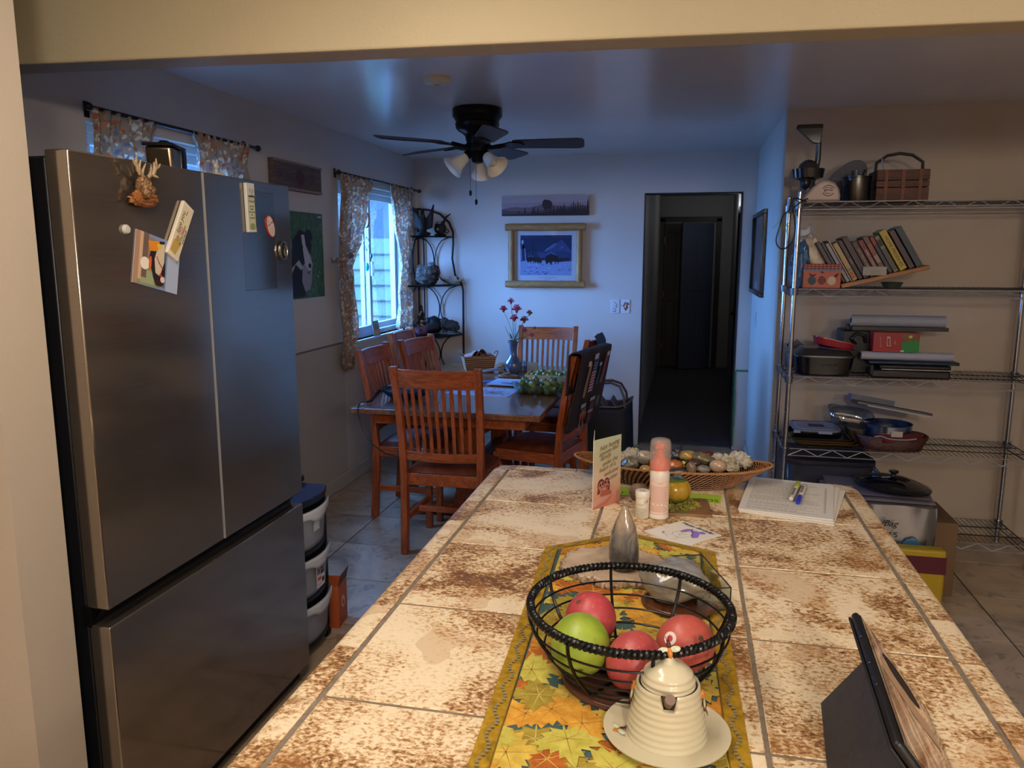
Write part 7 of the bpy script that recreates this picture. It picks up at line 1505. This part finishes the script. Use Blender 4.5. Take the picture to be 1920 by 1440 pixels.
bee(l, Matrix.Translation((0, -.0, .126)) @ Matrix.Rotation(R(60), 4, 'X') @ Matrix.Rotation(R(12), 4, 'Z') @ Matrix.Rotation(PI, 4, 'Z'), 1.2, 'bee_finial')
bee(hp, Matrix.Translation((-.0470, 0, .058)) @ Matrix.Rotation(R(-80), 4, 'Y') @ Matrix.Rotation(R(-90), 4, 'Z'), 1.5, 'bee_handle')
bee(hp, Matrix.Translation((.0475, 0, .056)) @ Matrix.Rotation(R(80), 4, 'Y') @ Matrix.Rotation(R(90), 4, 'Z'), 1.5, 'bee_handle')
o = thing('honey_dipper', 'brown wooden dipper handle sticking out of the honey pot notch', 'honey dipper', (HX, HY, ZR+.0065))
m = MB(); m.tube([(-.0, .005, .03), (.001, -.030, .060), (.004, -.060, .086)], [.0068, .0068, .0070], 20); m.build('handle', mat('6b5548', .5), o)
# tablet in its stand cover
tb_ = thing('tablet', 'black tablet propped up on a folding stand at the right edge of the island', 'tablet', (0, 0, 0))
T0, T1_ = Vector((.272, 1.195, 1.068)), Vector((.252, .86, 1.068)); dn = Vector((.60, 0, -.80)); dn.normalize()
ey = (T1_-T0).normalized(); dn = (dn-ey*dn.dot(ey)).normalized(); nr = dn.cross(ey).normalized()
if nr.x < 0: nr = -nr
Hh = (1.068-Z-.004)/-dn.z; M = Matrix((ey, dn, nr)).transposed().to_4x4(); M.translation = T0; Lt = (T1_-T0).length
def tb_part(nm, mats_, fn, **kw):
    m = MB(); m.T = M; fn(m); return m.build(nm, mats_, tb_, **kw)
tb_part('case', mat('0e0e11', .45), lambda m: m.bb(0, Lt, 0, Hh, -.012, 0), bevel=.005, seg=3)
tb_part('screen_glass', mat('0a0a0c', .06), lambda m: m.bb(.006, Lt-.006, .006, Hh-.006, 0, .0012), smooth=0)
m = MB(); m.T = M @ Matrix.Translation((Lt/2, Hh/2, .0013)) @ Matrix.Rotation(PI, 4, 'X') @ Matrix.Rotation(0, 4, 'Z'); m.T = M @ Matrix.Translation((Lt/2, Hh/2, .0013))
t = NT('screen_wallpaper', .08); v = t.coords((1, 1, 1)); wv = t.n('TexWave'); t.t.links.new(v, wv.inputs[0]); wv.inputs['Scale'].default_value = 9; wv.inputs['Distortion'].default_value = 7; c_ = t.ramp(wv.outputs['Fac'], [(.1, '3c2018'), (.4, '7a4a34'), (.7, 'a8866a'), (.95, '54373a')]); t.color(c_)
t.t.links.new(c_, t.b.inputs['Emission Color']); t.b.inputs['Emission Strength'].default_value = .35
ms = art(m, Lt-.03, Hh-.03, [(t.m, rect(0, 0, 1, 1)), ('1a1214', oval(.16, .5, .10, .30)), ('a58a70', [(.25, .1), (.3, .9), (.42, .95), (.46, .5), (.4, .1)])], 0, .0002); m.build('display', ms, tb_, smooth=0)
tb_part('side_buttons', mat('3c4660', .2, .8), lambda m: [m.bb(a_, a_+.022, -.002, 0, -.009, -.004) for a_ in (.135, .19, .06)], bevel=.001)
tb_part('cover_edge', mat('15151a', .6), lambda m: m.bb(.004, Lt, .002, Hh*.55, -.0165, -.0125), bevel=.001)
hz = .42*Hh; P0 = M @ Vector((.06, hz*.55, -.0175)); P1 = M @ Vector((Lt, hz*.55, -.0175))
f0 = PZ(1541, 1322, Z+.001); f1 = PZ(1556, 1500, Z+.001)
flap = [P0, Vector((f0.x, f0.y, Z+.003)), Vector((f1.x-.01, P1.y-.02, Z+.003)), P1]
m = MB(); n_ = (flap[1]-flap[0]).cross(flap[3]-flap[0]).normalized()*.002
m.add([p+n_ for p in flap]+[p-n_ for p in flap], [(0, 1, 2, 3), (7, 6, 5, 4)]+[(i, 4+i, 4+(i+1) % 4, (i+1) % 4) for i in range(4)]); m.build('stand_flap', speck('case_felt', [(.3, '26262c'), (.7, '34343c')], 80, .6, bump=.2), tb_, smooth=0)
# stone-filled wicker tray
WBD = mat('2a170c', .7)
sb = thing('stone_basket', 'long oval dark wicker tray filled with polished stones on the island', 'basket', (-.022, 2.335, Z))
def bsk(a, t_, off=0): 
    c_, s_ = math.cos(2*PI*a), math.sin(2*PI*a); tip = abs(c_)**6
    return ((.185+.085*t_+.0*tip-off)*c_+.022*tip*t_*math.copysign(1, c_), (.088+.022*t_-off)*s_, .002+(.056+.010*tip)*t_)
m = MB(); m.grid(lambda a, b: bsk(a, b), 72, 12, cu=True); m.grid(lambda a, b: bsk(1-a, 1-b*.9, .006), 72, 12, cu=True); m.add([bsk(i/72, 0) for i in range(72)], [tuple(range(71, -1, -1))]); m.add([bsk(i/72, .1, .006) for i in range(72)], [tuple(range(72))]); m.build('tray_body', WBD, sb, smooth=60)
m = MB(); rows = 8; cols = 92
for j in range(rows):
    for i in range(cols):
        a0 = (i+.5*(j % 2))/cols; p0 = Vector(bsk(a0, (j+.15)/rows, -.0016)); p1 = Vector(bsk(a0+.4/cols, (j+.5)/rows, -.0034)); p2 = Vector(bsk(a0+.8/cols, (j+.85)/rows, -.0016)); m.tube([p0, p1, p2], [.0010, .0019, .0010], 5)
m.build('woven_strands', speck('rattan_strand', [(.3, '6f4424'), (.7, '9a6b40')], 60, .5), sb, smooth=60)
m = MB(); rows = 6; cols = 110
for j in range(rows):
    for i in range(cols):
        a0 = (i+.5*(j % 2))/cols; p0 = Vector(bsk(a0, .35+.65*(j+.1)/rows, .0075)); p2 = Vector(bsk(a0+1.1/cols, .35+.65*(j+.9)/rows, .0075)); m.tube([p0, p2], [.0018, .0018], 4)
m.build('inner_strands', mat('8a5c36', .6), sb, smooth=60)
m = MB()
for ph in (0, PI): m.tube([Vector(bsk(i/360, 1))+Vector((.0018*math.cos(90*2*PI*i/360+ph)*math.cos(2*PI*i/360), .0018*math.cos(90*2*PI*i/360+ph)*math.sin(2*PI*i/360), .0018*math.sin(90*2*PI*i/360+ph))) for i in range(360)], .0026, 5, closed=True)
m.build('braided_rim', mat('9a6a3e', .55), sb)
def st(nm, label, u, v_, zc, rad, cols, seed, rough=.25, amp=.14, yoff=0, fr=1.4, rot=(0, 0, 0), sc=16):
    q = PZ(u, v_, Z+zc); o = thing(nm, label, 'stone' if 'shell' not in nm and 'coral' not in nm else nm.split('_')[0], (q.x, q.y, Z+zc), rot=rot, group='stones heaped in the long wicker tray')
    o.location.z += .005; rad = tuple(r_*1.24 for r_ in rad)
    MB().blob((0, 0, 0), rad, amp, fr, seed, 30, 20).build('stone_surface', speck('stone_%d' % seed, cols, sc, rough, 4, bump=.25 if rough < .4 else .9, coat=.2 if rough < .4 else 0), o, smooth=80)
SH = [(.3, '6a5a48'), (.5, 'a39a86'), (.7, 'bdb5a2')]
st('polished_stone', 'polished grey banded stone at the left front of the stone basket', 1182, 873, .058, (.020, .020, .018), [(.35, '4c4a45'), (.5, '8a8676'), (.6, '5f5c54'), (.75, 'a39c8a')], 1)
st('shell_rock', 'rough cream shell clump at the left back of the stone basket', 1186, 856, .062, (.024, .02, .017), SH, 2, .8, .4, fr=4)
st('polished_stone', 'striped agate in the stone basket beside the clear cap', 1208, 860, .062, (.020, .018, .018), [(.35, '5c4f45'), (.5, 'a79c8c'), (.65, '6c6259')], 3)
st('polished_stone', 'small tan stone at the rim left of the foam bottle', 1210, 882, .052, (.014, .013, .009), [(.3, 'a3824f'), (.7, 'b89660')], 4)
st('shell_rock', 'small tan snail-like shell at the left end of the heap', 1163, 862, .058, (.014, .014, .014), SH, 5, .7, .3, fr=3)
st('polished_stone', 'black jagged stone at the back of the stone basket', 1268, 856, .070, (.018, .014, .013), [(.3, '17171c'), (.7, '3b3b44')], 6, .3, .4, fr=3)
st('polished_stone', 'mustard and orange jasper at the back centre of the basket', 1291, 858, .070, (.024, .018, .014), [(.3, '7d7a4c'), (.5, 'a07a35'), (.65, 'b5653a')], 7)
st('polished_stone', 'orange brown stone right of the foam bottle', 1263, 875, .060, (.021, .016, .013), [(.3, '6a3a1c'), (.5, 'a35a2a'), (.7, '8a4a2a')], 8)
st('polished_stone', 'black and yellow painted pebble in the stone basket', 1281, 872, .064, (.012, .010, .010), [(.45, '121214'), (.5, 'c9b520'), (.58, '121214')], 9, sc=30)
st('polished_stone', 'long green and red jasper lying at the back of the basket', 1320, 863, .068, (.032, .02, .013), [(.3, '3d4030'), (.5, '6d6348'), (.7, '7a4a38')], 10, rot=(0, R(14), 0))
st('polished_stone', 'dark red stone peeking at the back of the basket', 1325, 854, .068, (.02, .012, .008), [(.3, '4a1c1c'), (.7, '6a3030')], 11)
st('polished_stone', 'dark grey flat pebble at the front rim of the basket', 1272, 886, .050, (.020, .014, .008), [(.3, '26282d'), (.7, '3c3f46')], 12)
st('polished_stone', 'brown pointed stone at the front centre of the basket', 1296, 882, .056, (.012, .012, .018), [(.3, '5a4636'), (.7, '83705c')], 13, rot=(0, R(-12), 0))
st('polished_stone', 'dark maroon stone near the middle of the basket', 1302, 872, .060, (.016, .014, .012), [(.3, '2c1c1c'), (.7, '4a3432')], 14)
st('polished_stone', 'grey banded flat stone at the front right of the basket', 1319, 883, .054, (.017, .014, .010), [(.3, '5a5650'), (.5, '77726a'), (.7, '4c4843')], 15)
st('polished_stone', 'smooth pinkish beige egg stone at the right front of the basket', 1346, 877, .060, (.020, .016, .016), [(.3, '9a8068'), (.7, 'b59c82')], 16, amp=.06)
st('shell_rock', 'cream knobby shell piece right of the centre of the heap', 1348, 864, .064, (.018, .018, .015), SH, 17, .8, .35, fr=3)
st('shell_rock', 'pale crusted shell lump right of the egg stone', 1366, 868, .064, (.018, .018, .016), SH, 18, .8, .45, fr=4)
st('coral_chunk', 'large pale grey coral chunk at the right of the stone basket', 1384, 864, .066, (.022, .018, .019), [(.3, '77757a'), (.5, 'a3a09c'), (.7, 'b0aca4')], 19, .8, .45, fr=4)
st('shell_rock', 'small whitish shell at the right tip of the basket', 1398, 870, .060, (.016, .014, .013), SH, 20, .8, .4, fr=4)
st('shell_rock', 'rough cream shell low at the right front of the heap', 1371, 880, .054, (.018, .014, .010), SH, 21, .8, .4, fr=4)
st('polished_stone', 'grey stone half hidden behind the foam bottle', 1235, 872, .056, (.02, .016, .014), [(.3, '5a5650'), (.7, '8a8478')], 22)
st('polished_stone', 'brown flat stone behind the greeting card at the left end', 1148, 866, .052, (.016, .014, .010), [(.3, '5a4636'), (.7, '83705c')], 23)
